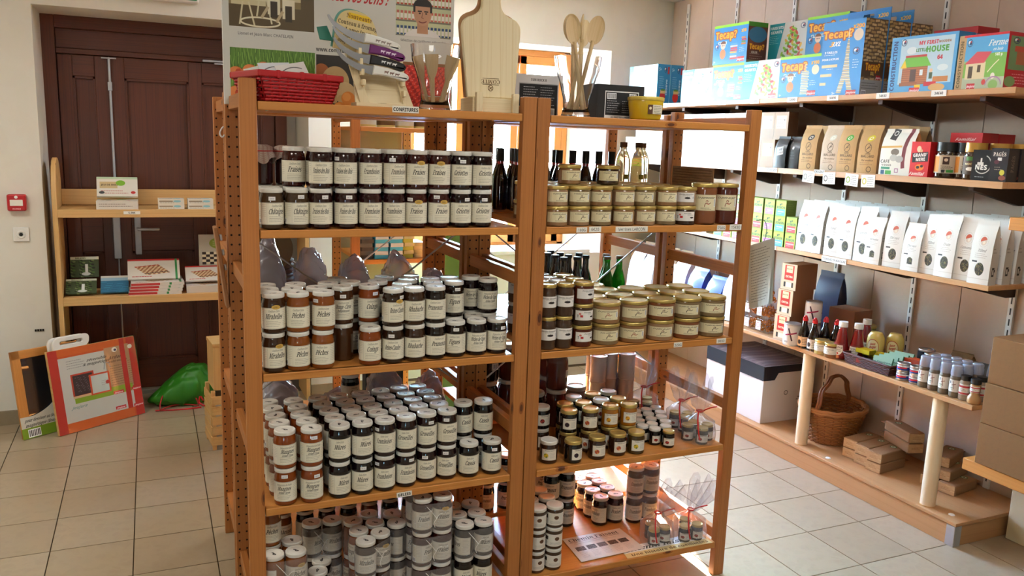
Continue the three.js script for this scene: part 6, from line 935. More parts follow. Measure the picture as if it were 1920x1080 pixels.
  const ket = phy({ color: 0x7a0c10, roughness: 0.15, clearcoat: 0.8 }), ketP = [[0, 0], [0.03, 0], [0.035, 0.006], [0.036, 0.06], [0.03, 0.09], [0.024, 0.125], [0.02, 0.15], [0.019, 0.162], [0, 0.163]], ketCap = cyl(0.021, 0.022, 0.026, 24).translate(0, 0.175, 0);
  const ketL = paper(art(110, 110, (g, w, h) => { fillAll(g, w, h, '#7a0c10'); g.fillStyle = '#e4e0d4'; g.beginPath(); g.moveTo(16, 14); g.lineTo(94, 14); g.lineTo(98, 60); g.quadraticCurveTo(84, 102, 55, 106); g.quadraticCurveTo(26, 102, 12, 60); g.fill(); text(g, 'HEINZ', 55, 36, 23, '#3a2a20', 'serif', 'bold'); text(g, 'TOMATO', 55, 56, 12, '#444'); text(g, 'KETCHUP', 55, 70, 12, '#444'); blob(g, 55, 88, 8, '#b82020'); }));
  [[3.13, -2.99, 'front left'], [3.172, -2.932, 'second, beside it'], [3.3, -3.0, 'standing further back']].forEach(([X, z, w]) => bottle('ketchup_bottle', `red ketchup bottle with a white cap, ${w}`, X, z, ketP, ket, M.white, ketCap, ketL, 0.02, 0.062, 0.0365, y, 1.7));
  const mayo = phy({ color: 0xd8be68, roughness: 0.25, clearcoat: 0.4 }), mayoP = [[0, 0], [0.026, 0], [0.03, 0.006], [0.04, 0.05], [0.044, 0.09], [0.04, 0.125], [0.03, 0.142], [0.026, 0.148], [0, 0.148]];
  const mayoL = paper(art(130, 100, (g, w, h) => { fillAll(g, w, h, '#d8be68'); g.fillStyle = '#e8dca8'; g.beginPath(); g.ellipse(65, 48, 54, 46, 0, 0, 7); g.fill(); g.strokeStyle = '#a83a20'; g.lineWidth = 4; g.stroke(); g.save(); g.translate(65, 38); g.rotate(-0.1); text(g, 'Sauce', 0, -10, 17, '#b83020', 'sans-serif', 'italic 900'); text(g, 'Burger', 0, 8, 18, '#b83020', 'sans-serif', 'italic 900'); g.restore(); blob(g, 60, 74, 26, '#6a8a2c', 0.4); blob(g, 74, 70, 14, '#b8502c', 0.5); }));
  [[3.26, -2.9, 'left'], [3.33, -2.845, 'right']].forEach(([X, z, w]) => { const t = thing('mayonnaise_bottle', `pale yellow squeeze sauce bottle standing on its cap, ${w} one`, 'bottle', [X, y, z], turnA); part('bottle_body', lathe(mayoP, 28).scale(1, 1, 0.72), mayo, t); part('label', patch(0.0445, 0.085, 1.6, 14, 0.03).scale(1, 1, 0.78), mayoL, t); });
  // wicker tray with small packs
  const tr = thing('wicker_tray', 'dark red-brown wicker tray of small packets on the sauce shelf', 'tray', [3.17, y, -2.79], -PI / 2);
  { const w = 0.26, d = 0.15, h = 0.05, wick = std({ color: 0x4e2420, roughness: 0.6 }); const ring = (k, yy) => [[-w / 2 * k, yy, d / 2 * k], [w / 2 * k, yy, d / 2 * k], [w / 2 * k, yy, -d / 2 * k], [-w / 2 * k, yy, -d / 2 * k]];
    const sides = []; for (let r = 0; r < 6; r++) { const k = 1 + 0.016 * r, c = ring(k, 0.006 + r * 0.0078); for (let s = 0; s < 4; s++) { const a = c[s], b = c[(s + 1) % 4], n = s % 2 ? 9 : 15, pts = []; for (let i = 0; i <= n; i++) pts.push([a[0] + (b[0] - a[0]) * i / n + (s % 2 ? 0.0016 * ((i + r) % 2 ? 1 : -1) : 0), a[1], a[2] + (b[2] - a[2]) * i / n + (s % 2 ? 0 : 0.0016 * ((i + r) % 2 ? 1 : -1))]); sides.push(tube(pts, 0.0038, n * 2, 5)); } }
    part('woven_side', merge(sides), wick, tr); part('base', at(rbox(w, 0.004, d, 0.001), 0, 0.003, 0), wick, tr); const c = ring(1.09, h); part('rim', tube([...c, c[0]].flatMap((p, i, A) => i < 4 ? [p, [(p[0] * 3 + A[i + 1][0]) / 4, p[1], (p[2] * 3 + A[i + 1][2]) / 4], [(p[0] + A[i + 1][0] * 3) / 4, p[1], (p[2] + A[i + 1][2] * 3) / 4]] : []), 0.0052, 60, 6, true), wick, tr); }
  const gp = (c, n, tc) => art(110, 70, (g, w, h) => { fillAll(g, w, h, c); text(g, n, 52, 36, 17, tc, 'serif', 'italic bold'); blob(g, 92, 46, 10, '#8ac0a0', 0.7); });
  const mint = gp('#a8d4be', 'La Vosgienne', '#2a4a48'), yel = gp('#d8c41c', 'Cachou', '#6a5a10');
  [0, 1, 2, 3, 4].forEach((i) => { const m = packBox('sweet_packet', `mint green flat packet in the wicker tray, ${ORD[i]} of the leaning row`, 'packet', 0.09, 0.052, 0.014, [mint, 0x2f8a5a, 0x7ab89a], [3.118 + i * 0.026, y + 0.024 + i * 0.005, -2.725 + i * 0.006], 0.3); m.rotation.order = 'YXZ'; m.rotation.x = -0.35; });
  [[3.2, -2.9, 0.2], [3.215, -2.85, 0.35], [3.17, -2.885, 0.1]].forEach(([X, z, t], i) => { const m = packBox('sweet_packet', `yellow flat box in the wicker tray, ${ORD[i]} of three`, 'packet', 0.1, 0.02, 0.05, [0xd8c41c, 0x8a7a10, 0xe0cc28], [X, y + 0.04 + (i === 2 ? 0.014 : 0), z], t); });
  packBox('sweet_packet', 'small red and black packet lying in the wicker tray', 'packet', 0.05, 0.02, 0.05, [0x8a1c20, 0x1c1416, 0x2a2022], [3.115, y + 0.022, -2.83], 0.3);
  // small blue cans and what stands behind them
  const bl = paper(art(180, 60, (g, w, h) => { fillAll(g, w, h, '#1c3a8a'); g.fillStyle = '#e4e2dc'; g.fillRect(0, 4, w, 16); g.fillStyle = '#c82430'; for (const x of [10, 70, 130]) { g.save(); g.translate(x + 20, 32); g.rotate(-0.2); g.fillRect(-24, -8, 48, 18); g.restore(); } }));
  [[3.122, -2.605, 0], [3.122, -2.605, 1], [3.13, -2.542, 0], [3.13, -2.542, 1]].forEach(([X, z, k], i) => can(`small blue can with red and white band, ${k ? 'upper' : 'lower'}, ${i < 2 ? 'left' : 'right'} stack`, X, z, 0.029, 0.04, bl, y + k * 0.0405));
  can('white can standing behind the blue cans', 3.3, -2.6, 0.04, 0.11, cross);
  can('dark can standing behind the mint packets', 3.35, -2.68, 0.038, 0.11, paper(art(60, 40, (g, w, h) => fillAll(g, w, h, '#1c1a20'))));
  packBox('food_carton', 'orange-red carton behind the blue cans', 'carton', 0.12, 0.08, 0.05, [0xa83a1c, 0x8a8a30, 0xb84a24], onWall(y, -2.62, 0.05, 3.21), 0.1);
  // grinders in three rows
  const grindL = paper(art(150, 90, (g, w, h) => { fillAll(g, w, h, '#dcd6ce'); g.fillStyle = '#3a2420'; g.fillRect(26, 8, 16, 22); g.strokeStyle = '#7a4a48'; g.lineWidth = 5; g.beginPath(); g.moveTo(66, 10); g.lineTo(80, 70); g.moveTo(54, 40); g.lineTo(96, 30); g.stroke(); text(g, 'POIVRE', 46, 60, 13, '#3a5a2c'); greek(g, 24, 72, 60, 1, 8, '#5a8a4a', 3); }));
  const cap = phy({ color: 0xc8ccdc, roughness: 0.15, transmission: 0.5, thickness: 0, clearcoat: 1 }), pep = std({ map: noiseT('#5a4a38', '#c0b09a', 300, 0.05, 51), roughness: 0.5 });
  let gi = 0;
  for (let r = 0; r < 3; r++) for (let c = 0; c < 4; c++) { const t = thing('spice_grinder', `spice grinder with clear ribbed cap, ${ORD[c]} from left, ${['front', 'second', 'third'][r]} row`, 'grinder', [3.122 + r * 0.058, y, -2.495 + c * 0.0525 + r * 0.004], turnA); part('glass_body', lathe([[0, 0], [0.021, 0], [0.0235, 0.004], [0.0235, 0.085], [0.02, 0.096], [0, 0.097]], 22), pep, t); part('label', patch(0.024, 0.052, 2.4, 14, 0.026), grindL, t); part('grinder_cap', lathe([[0.0235, 0.094], [0.0245, 0.1], [0.0245, 0.118], [0.022, 0.122], [0.0225, 0.136], [0.019, 0.141], [0, 0.141]], 18), cap, t); gi++; }
  const spL = paper(art(110, 80, (g, w, h) => { fillAll(g, w, h, '#d4cec4'); g.fillStyle = '#a82028'; g.fillRect(0, 12, w, 14); g.fillRect(0, 64, w, 12); greek(g, 30, 36, 50, 2, 10, '#555', 3); }));
  const spice = (l, X, z, waist) => { const t = thing('spice_jar', l, 'jar', [X, y, z], turnA); const c = std({ map: noiseT(waist ? '#a87a4a' : '#8a7a68', '#d8c8b0', 200, 0.05, 61 + waist), roughness: 0.3 }); part('jar_body', waist ? lathe([[0, 0], [0.024, 0], [0.0275, 0.006], [0.0275, 0.024], [0.017, 0.04], [0.02, 0.05], [0.02, 0.078], [0.018, 0.082]], 22) : lathe([[0, 0], [0.021, 0], [0.0225, 0.004], [0.0225, 0.075], [0.019, 0.086]], 22), c, t); part('label', patch(waist ? 0.0206 : 0.023, waist ? 0.026 : 0.045, 2.3, 12, waist ? 0.05 : 0.026), spL, t); part('cap', cyl(0.0205, 0.0205, 0.02, 22).translate(0, 0.096, 0), M.black, t); };
  spice('straight spice jar with a black cap beside the grinders', 3.125, -2.294, 0); spice('waisted spice jar with a black cap at the near end', 3.12, -2.243, 1); spice('straight spice jar with a black cap in the second row', 3.178, -2.26, 0);
  // foil and bags at the far end of this shelf, seen through the rack
  const bagM = (c) => phy({ color: c, roughness: 0.35, clearcoat: 0.4 });
  [[-4.95, 0xe0e4e2, 'white and green'], [-4.8, 0xdadfe2, 'white'], [-4.6, 0xdfe4e8, 'white second'], [-4.42, 0xe2e2dc, 'cream'], [-4.24, 0x1c3f9a, 'bright blue'], [-4.05, 0x2148a8, 'bright blue second'], [-3.88, 0xd8dce0, 'white third']].forEach(([z, c, w], i) => bag('snack_bag', `puffy ${w} snack bag at the far end of the sauce shelf`, 'snack bag', 0.135, 0.3 - (i % 3) * 0.03, 0.1, bagM(c), bagM(c), onWall(y, z, 0.1, 3.12), 0.1, -0.1));
  for (let i = 0; i < 5; i++) bag('snack_bag', `kraft snack bag in the far row behind the puffy bags, ${ORD[i]} from the far wall`, 'snack bag', 0.12, 0.33, 0.07, M.kraft, M.kraft, onWall(y, -5.15 + i * 0.15, 0.07, 3.26), 0.05, 0);
  bag('snack_bag', 'crumpled grey foil bag at the near end of the sauce shelf', 'snack bag', 0.12, 0.16, 0.08, bagM(0x8a9098), bagM(0x8a9098), [3.36, y, -2.29], 0.3, 0);
  bag('snack_bag', 'low crumpled dark bag behind the grinders', 'snack bag', 0.11, 0.1, 0.08, bagM(0x4a4a44), bagM(0x4a4a44), [3.42, y, -2.42], 0.2, 0);
  bag('snack_bag', 'brown crumpled bag behind the grinders', 'snack bag', 0.1, 0.12, 0.07, bagM(0x6a5230), bagM(0x6a5230), [3.43, y, -2.55], 0.2, 0);
  bag('blue_bag', 'dark blue folded bag behind the red-label cartons', 'bag', 0.16, 0.36, 0.08, bagM(0x1c2448), bagM(0x1c2448), [3.46, y, -3.42], 0.1, 0);
}
// ---- on the platform
{
  const y = SH.base, mid = [(2.951 + 3.317) / 2, 0];
  const bt = thing('printer_carton', 'big white carton with a black printed lid on the platform', 'box', [3.3, y, -3.77], 0);
  const w = 0.36, h = 0.33, d = 0.52;
  part('box_body', at(new RoundedBoxGeometry(w, h, d, 1, 0.003), 0, h / 2, 0), std({ color: 0xdedcd8, roughness: 0.55 }), bt);
  const lidM = std({ color: 0x1c1d24, roughness: 0.5 }), frontLid = shape([[-w / 2 - 0.002, 0], [w / 2 + 0.002, 0], [w / 2 + 0.002, -0.082], [w / 2 - 0.05, -0.082], [w / 2 - 0.085, -0.042], [-w / 2 + 0.1, -0.042], [-w / 2 + 0.075, -0.082], [-w / 2 - 0.002, -0.082]]), sideLid = shape([[-d / 2, 0], [d / 2, 0], [d / 2, -0.082], [0.05, -0.082], [0.03, -0.056], [-0.03, -0.056], [-0.05, -0.082], [-d / 2, -0.082]]);
  part('lid_rim', merge([at(extr(frontLid, 0.004), 0, h + 0.004, d / 2 + 0.002), at(extr(sideLid, 0.004), -w / 2 - 0.002, h + 0.004, 0, 0, -PI / 2, 0)]), lidM, bt);
  const topT = art(360, 520, (g, W, H) => { fillAll(g, W, H, '#6a5a54'); for (let i = 0; i < 14; i++) { g.strokeStyle = ['#33272a', '#4a2a26', '#8a7a70'][i % 3]; g.lineWidth = 4 + (i % 3) * 3; g.beginPath(); const yy = 30 + i * 36; g.moveTo(20, yy); g.bezierCurveTo(120, yy - 40, 200, yy + 40, 330, yy - 10); g.stroke(); } });
  part('lid_top', at(new THREE.PlaneGeometry(w + 0.004, d), 0, h + 0.0045, 0, -PI / 2), paper(topT), bt);
  part('carton_print', at(new THREE.PlaneGeometry(0.17, 0.13), 0.055, 0.135, d / 2 + 0.0012), paper(art(170, 130, (g, W, H) => { fillAll(g, W, H, '#dedcd8'); g.strokeStyle = '#222'; g.lineWidth = 3; g.beginPath(); g.ellipse(18, 30, 12, 12, 0, 0, 7); g.stroke(); text(g, '!', 18, 31, 16, '#222'); text(g, 'TIREZ ICI', 130, 62, 13, '#222'); text(g, 'PULL HERE', 130, 76, 13, '#222'); g.strokeStyle = '#8a8478'; g.strokeRect(124, 88, 10, 16); g.fillStyle = '#b8a888'; g.beginPath(); g.moveTo(112, 128); g.lineTo(118, 112); g.lineTo(144, 112); g.lineTo(150, 128); g.fill(); })), bt);
  // round wicker basket with a hoop handle
  const bk = thing('wicker_basket', 'round brown wicker basket with a tall hoop handle on the platform', 'basket', [3.335, y, -3.2], 0.35); bk.scale.setScalar(1.1);
  const wk = [0x9a6230, 0x87522a, 0xa86e3a].map((c) => std({ color: c, roughness: 0.55 }));
  { const rings = []; for (let r = 0; r < 18; r++) { const yy = 0.006 + r * 0.0092, R = 0.115 + 0.052 * (r / 17), pts = []; for (let i = 0; i < 48; i++) { const a = i / 48 * 2 * PI, o = 0.0032 * ((i + r) % 2 ? 1 : -1); pts.push([Math.cos(a) * (R + o), yy, Math.sin(a) * (R + o) * 0.9]); } rings.push(tube(pts, 0.0052, 96, 5, true)); }
    part('woven_wall', merge(rings), wk[0], bk);
    const st = []; for (let i = 0; i < 24; i++) { const a = i / 24 * 2 * PI; st.push(tube([[Math.cos(a) * 0.114, 0.004, Math.sin(a) * 0.103], [Math.cos(a) * 0.168, 0.17, Math.sin(a) * 0.151]], 0.0045, 2, 5)); } part('stakes', merge(st), wk[1], bk);
    part('base', cyl(0.115, 0.112, 0.008, 30).scale(1, 1, 0.9).translate(0, 0.005, 0), wk[1], bk);
    for (const o of [0, 0.011]) { const pts = []; for (let i = 0; i < 40; i++) { const a = i / 40 * 2 * PI; pts.push([Math.cos(a) * 0.17, 0.166 + o + 0.003 * Math.sin(i * 2.2), Math.sin(a) * 0.153]); } part('rim', tube(pts, 0.0085, 80, 6, true), wk[2], bk); }
    for (const o of [-0.006, 0.006]) { const pts = []; for (let i = 0; i <= 16; i++) { const a = i / 16 * PI; pts.push([Math.cos(a) * 0.168, 0.15 + Math.sin(a) * 0.17, o + 0.004 * Math.sin(i * 1.9)]); } part('handle', tube(pts, 0.007, 40, 6), wk[1], bk); } }
  // kraft coffee bricks lying in two piles
  const end = art(100, 80, (g, W, H) => { fillAll(g, W, H, '#b89468'); for (let i = 0; i < 8; i++) { g.fillStyle = ['#c8a87c', '#a88050'][i % 2]; g.fillRect((i * 37) % 100, (i * 23) % 80, 26, 4); } greek(g, 20, 34, 60, 2, 12, '#8a6438', 3); });
  const markM = paper(art(40, 40, (g, W, H) => { fillAll(g, W, H, '#94704c'); blob(g, 20, 20, 19, '#4a6a34'); blob(g, 20, 20, 13, '#cfc8ac'); blob(g, 20, 20, 7, '#3c5a2a'); }));
  const brick = (l, x, yy, z, L, rot, tex) => { const t = thing('coffee_brick_pack', l, 'coffee pack', [x, yy, z], rot); part('pack_body', at(new RoundedBoxGeometry(0.084, 0.05, L, 2, 0.008), 0, 0.0255, 0), M.kraft, t); part('end_fold', at(new THREE.PlaneGeometry(0.078, 0.044), 0, 0.0255, L / 2 + 0.0006), paper(end), t); part('round_mark', at(new THREE.CircleGeometry(0.017, 20), 0, 0.0512, -0.05, -PI / 2), markM, t); part('sealed_fin', at(rbox(0.08, 0.003, 0.04, 0.001), 0, 0.03, -L / 2 - 0.016), M.kraft, t); return t; };
  const R1 = -PI / 2 + 0.16;
  for (let k = 0; k < 2; k++) for (let i = 0; i < 3; i++) brick(`brown vacuum coffee brick of the left pile, ${['far', 'middle', 'near'][i]} column, ${['bottom', 'second'][k]} layer`, 3.31 - i * 0.013, y + k * 0.0505, -2.955 + i * 0.088, 0.2, R1 - 0.02);
  [[3.42, -2.78], [3.425, -2.785]].forEach(([x, z], i) => brick(`brown vacuum coffee brick lying crossways on the left pile, ${['lower', 'upper'][i]}`, x - 0.03, y + 0.101 + 0.0505 * i, z, 0.2, -0.25));
  [[3.42, -2.69, 0], [3.42, -2.69, 1]].forEach(([x, z, k]) => { });
  [[3.395, -2.56, 0, 'bottom left'], [3.4, -2.468, 0, 'bottom right'], [3.41, -2.52, 1, 'middle'], [3.43, -2.56, 2, 'top']].forEach(([x, z, k, w]) => brick(`brown vacuum coffee brick of the right pile, ${w} one`, x, y + k * 0.0505, z, 0.19, R1 + 0.1 * k));
}
// ---- counter with cardboard cartons at the near right edge
{
  const c = thing('counter', 'cream counter with a wooden top ledge at the right edge', 'counter', [3.47, 0, -1.72]);
  part('counter_body', at(rbox(0.17, 0.362, 0.96, 0.003), 0, 0.181, 0), std({ color: 0xd8c8a0, roughness: 0.6 }), c);
  part('ledge', at(rbox(0.5, 0.05, 0.98, 0.004, 'z'), -0.165, 0.388, 0), M.orange, c);
  const z0 = -2.155, hs = [0.172, 0.168, 0.19];
  let yy = 0.4135; hs.forEach((h, i) => { for (let k = 0; k < 2; k++) { const t = thing('cardboard_carton', `plain brown cardboard carton, ${['bottom', 'middle', 'top'][i]} of the ${k ? 'nearer' : 'farther'} stack at the right edge`, 'carton', [3.2 + (i === 2 ? 0.008 : 0), yy, z0 + 0.135 + k * 0.275], 0.02 * (i - 1)); part('box_body', at(new RoundedBoxGeometry(0.3, h - 0.001, 0.268, 1, 0.003), 0, h / 2, 0), M.carton, t); part('flap_seam', at(bx(0.3, 0.0012, 0.003, 'x'), 0, h, 0), M.brownMetal, t); } yy += h; });
  const b = thing('display_board', 'small brown wooden board jutting in at the right edge above the counter', 'board', [3.2, 1.396, -1.98]);
  part('board', at(rbox(0.33, 0.05, 0.32, 0.004, 'x'), 0, 0, 0), M.orange, b); part('support', at(rbox(0.1, 0.42, 0.28, 0.004, 'y'), 0.2, -0.19, 0.02), M.light, b); part('support_post', at(rbox(0.04, 0.78, 0.04, 0.003, 'y'), 0.27, -0.59, 0.2), M.light, b);
}
// stapled sheets hanging at the right end of the rack
{
  const t = thing('hanging_sheets', 'bundle of white printed sheets hanging on a string at the right rack side', 'papers', [2.018, 1.39, -2.36]);
  const tex = art(170, 260, (g, w, h) => { fillAll(g, w, h, '#d8dcd4'); greek(g, 16, 24, 136, 20, 11, '#6a6e68', 2); });
  for (let i = 0; i < 4; i++) { const g = new THREE.PlaneGeometry(0.13, 0.24, 6, 8), p = g.attributes.position; for (let k = 0; k < p.count; k++) { const u = p.getX(k) / 0.13 + 0.5, v = 0.5 - p.getY(k) / 0.24; p.setXYZ(k, 0.01 + i * 0.006 * v + 0.012 * Math.sin(u * 3 + i) * v + 0.03 * v * (1 - u), -0.05 - v * 0.24 - 0.05 * (1 - u), -0.07 + u * 0.14); } g.computeVertexNormals(); part('sheet', g, paper(tex, { side: THREE.DoubleSide }), t); }
  part('string', tube([[-0.03, 0.004, 0.012], [0.0, 0.005, 0.016], [0.012, -0.02, 0.02], [0.016, -0.07, 0.01]], 0.0014, 14, 5), M.dark, t);
}

// ---------------------------------------------------------------- pine display unit and toys in front of the door
{
  const Z = -5.05, D = 0.3;
  const u = thing('display_unit', 'pale pine shelf unit with a rounded side panel standing before the door', 'shelf unit', [0, 0, Z]);
  const side = new THREE.Shape(); side.moveTo(0, 0); side.lineTo(-D, 0); side.lineTo(-D, 1.3); side.quadraticCurveTo(-D + 0.01, 1.47, -D * 0.55, 1.47); side.quadraticCurveTo(-0.01, 1.46, 0, 1.22); side.lineTo(0, 0);
  const sg = () => { const g = extr(side, 0.024, 0.002); g.rotateY(-PI / 2); return metric(g, 'y'); };
  part('side_panel', at(sg(), -0.478, 0, 0), M.light, u); part('side_panel', at(sg(), 0.86, 0, 0), M.light, u);
  const shf = (y, t) => { part('shelf', at(rbox(1.314, t, D, 0.003, 'x'), 0.191, y - t / 2, -D / 2), M.light, u); };
  shf(1.197, 0.045); shf(0.707, 0.045);
  part('back_rail', at(rbox(1.314, 0.09, 0.018, 0.003, 'x'), 0.191, 1.245, -D + 0.01), M.light, u);
  const x1 = 1.1975;
  const bandM = (s) => art(220, 90, s);
  packBox('board_game', 'white wooden game box with a green seal on the upper pine shelf', 'game box', 0.21, 0.045, 0.17, [art(210, 45, (g, w, h) => { fillAll(g, w, h, '#d8d0c4'); greek(g, 14, 14, 180, 2, 12, '#8a7a6a', 4); }), 0xb8b0a0, art(210, 170, (g, w, h) => { fillAll(g, w, h, '#dcd6c8'); g.fillStyle = '#9ab88a'; g.fillRect(0, 0, w, 16); g.fillStyle = '#c8b080'; g.fillRect(20, 40, 90, 44); blob(g, 124, 44, 26, '#7ab02c', 0.7); greek(g, 30, 100, 150, 3, 14, '#a86a60', 4); blob(g, 160, 120, 12, '#c03028'); blob(g, 60, 140, 14, '#3a3a3a', 0.6); })], [-0.172, x1, -5.140], PI / 2);
  // the same box shows its sloping cover: a lid propped behind
  const gm = single('board_game', flatUV({ geometry: rbox(0.21, 0.12, 0.02, 0.001) }).geometry, paper(art(210, 120, (g, w, h) => { fillAll(g, w, h, '#dcd6c8'); g.fillStyle = '#b8cca8'; g.fillRect(0, 0, w, 14); g.fillStyle = '#c8b080'; g.fillRect(16, 30, 90, 40); text(g, 'JEU DE BOIS', 66, 48, 15, '#3a2a1a'); blob(g, 122, 38, 24, '#7ab02c', 0.7); greek(g, 22, 84, 150, 2, 14, '#b0605a', 4); blob(g, 186, 96, 12, '#c03028', 0.7); blob(g, 26, 96, 14, '#3a3a3a', 0.6); })), 'white wooden game lid propped on the upper pine shelf', 'game box', [-0.172, x1 + 0.112, -5.200], [-0.5, 0, 0]);
  const small = art(110, 36, (g, w, h) => { fillAll(g, w, h, '#ddd6c6'); g.fillStyle = '#8a7a60'; g.fillRect(6, 12, 56, 8); blob(g, 80, 16, 16, '#8ac0c8', 0.5); greek(g, 8, 26, 80, 1, 8, '#887', 3); });
  [[0.105, 0], [0.105, 1], [0.262, 0], [0.262, 1]].forEach(([x, k]) => packBox('small_game', `small flat pale game packet, ${x < 0.2 ? 'left' : 'right'} pile, ${k ? 'upper' : 'lower'} one`, 'game box', 0.138, 0.028, 0.1, [small, 0xb8b0a0, small], [x, x1 + k * 0.0285, -5.120], PI / 2));
  flatUV(edgeTag('5,90€', -0.1, 1.179, Z + 0.0025, 0.085, 0.018, 'white price tag on the upper pine shelf edge', { k: 0.8 }));
  const y2 = 0.7075;
  const nat = (k) => art(140, 110, (g, w, h) => { fillAll(g, w, h, k ? '#2c6a8a' : '#3c4a2c'); if (k) { g.fillStyle = '#9ab8c8'; g.fillRect(0, 0, w, 34); g.fillStyle = '#d8d4c8'; g.fillRect(0, 0, w, 14); for (let i = 0; i < 20; i++) { g.fillStyle = ['#3a86a8', '#1c5878'][i % 2]; g.fillRect((i * 37) % 140, 40 + (i * 13) % 66, 30, 4); } } else { for (let i = 0; i < 60; i++) blob(g, (i * 47) % 140, (i * 29) % 110, 8, ['#4a6a2c', '#2a3418', '#6a7a4a', '#1c2010'][i % 4], 0.7); g.fillStyle = '#d8dcdc'; g.fillRect(72, 40, 14, 50); blob(g, 76, 92, 22, '#c8d0d0', 0.4); g.fillStyle = '#c8ccb8'; g.fillRect(0, 0, w, 16); text(g, 'BALADES', 50, 9, 12, '#3a4a2a'); } });
  const chess = (n) => art(240, 130, (g, w, h) => { fillAll(g, w, h, '#d8d2c6'); g.fillStyle = '#b82a28'; g.fillRect(0, 0, w, 12); g.fillStyle = '#3a8a4a'; g.fillRect(218, 0, 10, h); g.save(); g.transform(1, -0.12, 0.5, 0.5, 30, 50); for (let i = 0; i < 10; i++) for (let j = 0; j < 10; j++) { g.fillStyle = (i + j) % 2 ? '#e0c89a' : '#8a4a2a'; g.fillRect(i * 11, j * 11, 11, 11); } for (let i = 0; i < 20; i++) blob(g, (i % 10) * 11 + 6, (i < 10 ? 6 : 92), 5, i < 10 ? '#b83028' : '#2a2420', 0.8); g.restore(); greek(g, 20, 112, 120, 1, 8, '#b82a28', 4); });
  const tilt = (name, l, w, h, d, tex, x, y, z, rx, ry = 0) => { const m = single(name, flatUV({ geometry: rbox(w, h, d, 0.001) }).geometry, paper(tex), l, 'game box', [x, y, z], [rx, ry, 0]); return m; };
  tilt('picture_book', 'green waterfall picture book lying in front on the lower pine shelf', 0.155, 0.115, 0.012, nat(0), -0.380, y2 + 0.045, -5.150, -0.95);
  tilt('picture_book', 'green waterfall picture book propped at the back of the lower pine shelf', 0.145, 0.12, 0.012, nat(0), -0.364, y2 + 0.14, -5.260, -0.35);
  tilt('picture_book', 'blue sea picture book leaning beside the waterfall book', 0.145, 0.125, 0.012, nat(1), -0.209, y2 + 0.05, -5.160, -0.9);
  for (let k = 0; k < 4; k++) { const t = packBox('draughts_game', `red-edged draughts game box, ${['bottom', 'second', 'third', 'top'][k]} of the pile`, 'game box', 0.28, 0.017, 0.24, [art(280, 17, (g, w, h) => { fillAll(g, w, h, '#d4ccc0'); g.fillStyle = '#b82a28'; g.fillRect(0, 2, 150, 12); g.fillStyle = '#3a8a4a'; g.fillRect(200, 2, 12, 12); }), 0xa82a28, chess(0)], [0.005 + k * 0.003, y2 + k * 0.0175, -5.180], PI / 2 + 0.02 * (k - 1)); }
  tilt('draughts_game', 'white draughts game box tilted up on the red-edged pile', 0.28, 0.15, 0.012, chess(1), 0.000, y2 + 0.125, -5.200, -0.85);
  packBox('chess_game', 'white chess game box lying flat right of the draughts pile', 'game box', 0.24, 0.04, 0.2, [0xc8c0b4, 0xb0a89c, chess(2)], [0.290, y2, -5.170], PI / 2);
  tilt('chess_game', 'white chess game box propped on the flat one', 0.24, 0.12, 0.012, chess(3), 0.290, y2 + 0.092, -5.190, -0.9);
  tilt('chess_game', 'tall chess game box with a green oval standing at the back', 0.22, 0.23, 0.03, art(220, 230, (g, w, h) => { fillAll(g, w, h, '#b8ae9c'); blob(g, 116, 54, 56, '#8a9a3a', 0.6); greek(g, 80, 40, 70, 3, 12, '#c8d098', 3); for (let i = 0; i < 9; i++) for (let j = 0; j < 5; j++) { g.fillStyle = (i + j) % 2 ? '#e0d0b0' : '#2c1c16'; g.fillRect(18 + i * 22, 106 + j * 15, 22, 15); } blob(g, 150, 206, 16, '#5a4a6a'); }), 0.364, y2 + 0.2, -5.290, -0.12);

  // black chalkboard and boxed drawing board leaning on the unit
  const lean = (name, l, cat, x, z, rz, rx, ry) => { const t = thing(name, l, cat, [x, 0, z]); t.rotation.set(rx, ry, rz, 'YXZ'); return t; };
  const cb = lean('chalkboard', 'wood-framed black chalkboard with a green card base leaning behind', 'chalkboard', -0.495, -4.925, 0, -0.17, 0.58);
  const W = 0.42, H = 0.47, fw = 0.045;
  const fb = (a, b, c, d) => at(rbox(b - a, d - c, 0.022, 0.003), (a + b) / 2, (c + d) / 2, 0);
  part('frame', merge([fb(-W / 2, -W / 2 + fw, 0, H), fb(W / 2 - fw, W / 2, 0, H), fb(-W / 2, W / 2, H - fw, H), fb(-W / 2, W / 2, 0, fw)]), M.orange, cb);
  part('slate', at(bx(W - 2 * fw, H - 2 * fw, 0.008), 0, H / 2, 0), phy({ color: 0x14161c, roughness: 0.25, clearcoat: 0.5 }), cb);
  const cs = new THREE.Shape(); cs.moveTo(-W / 2 - 0.004, 0); cs.lineTo(W / 2, 0); cs.lineTo(W / 2, 0.12); cs.lineTo(0.0, 0.2); cs.quadraticCurveTo(-0.06, 0.13, -0.15, 0.115); cs.lineTo(-W / 2 - 0.004, 0.118); cs.lineTo(-W / 2 - 0.004, 0);
  const cg = extr(cs, 0.003); { const p = cg.attributes.position, q = cg.attributes.uv; for (let i = 0; i < p.count; i++) q.setXY(i, (p.getX(i) + 0.214) / 0.424, p.getY(i) / 0.2); }
  part('card_sleeve', at(cg, 0, 0, 0.0135), paper(art(300, 120, (g, w, h) => { fillAll(g, w, h, '#d2cdbe'); g.fillStyle = '#7a9a1c'; g.fillRect(-2, 86, w + 4, 40); text(g, 'pour dessiner au feutre', 80, 62, 13, '#1c1a16', 'serif', 'italic bold', 'center', 130); text(g, 'magnétique (fourni)', 80, 78, 13, '#1c1a16', 'serif', 'italic bold', 'center', 130); bars(g, 24, 94, 40, 20); })), cb);
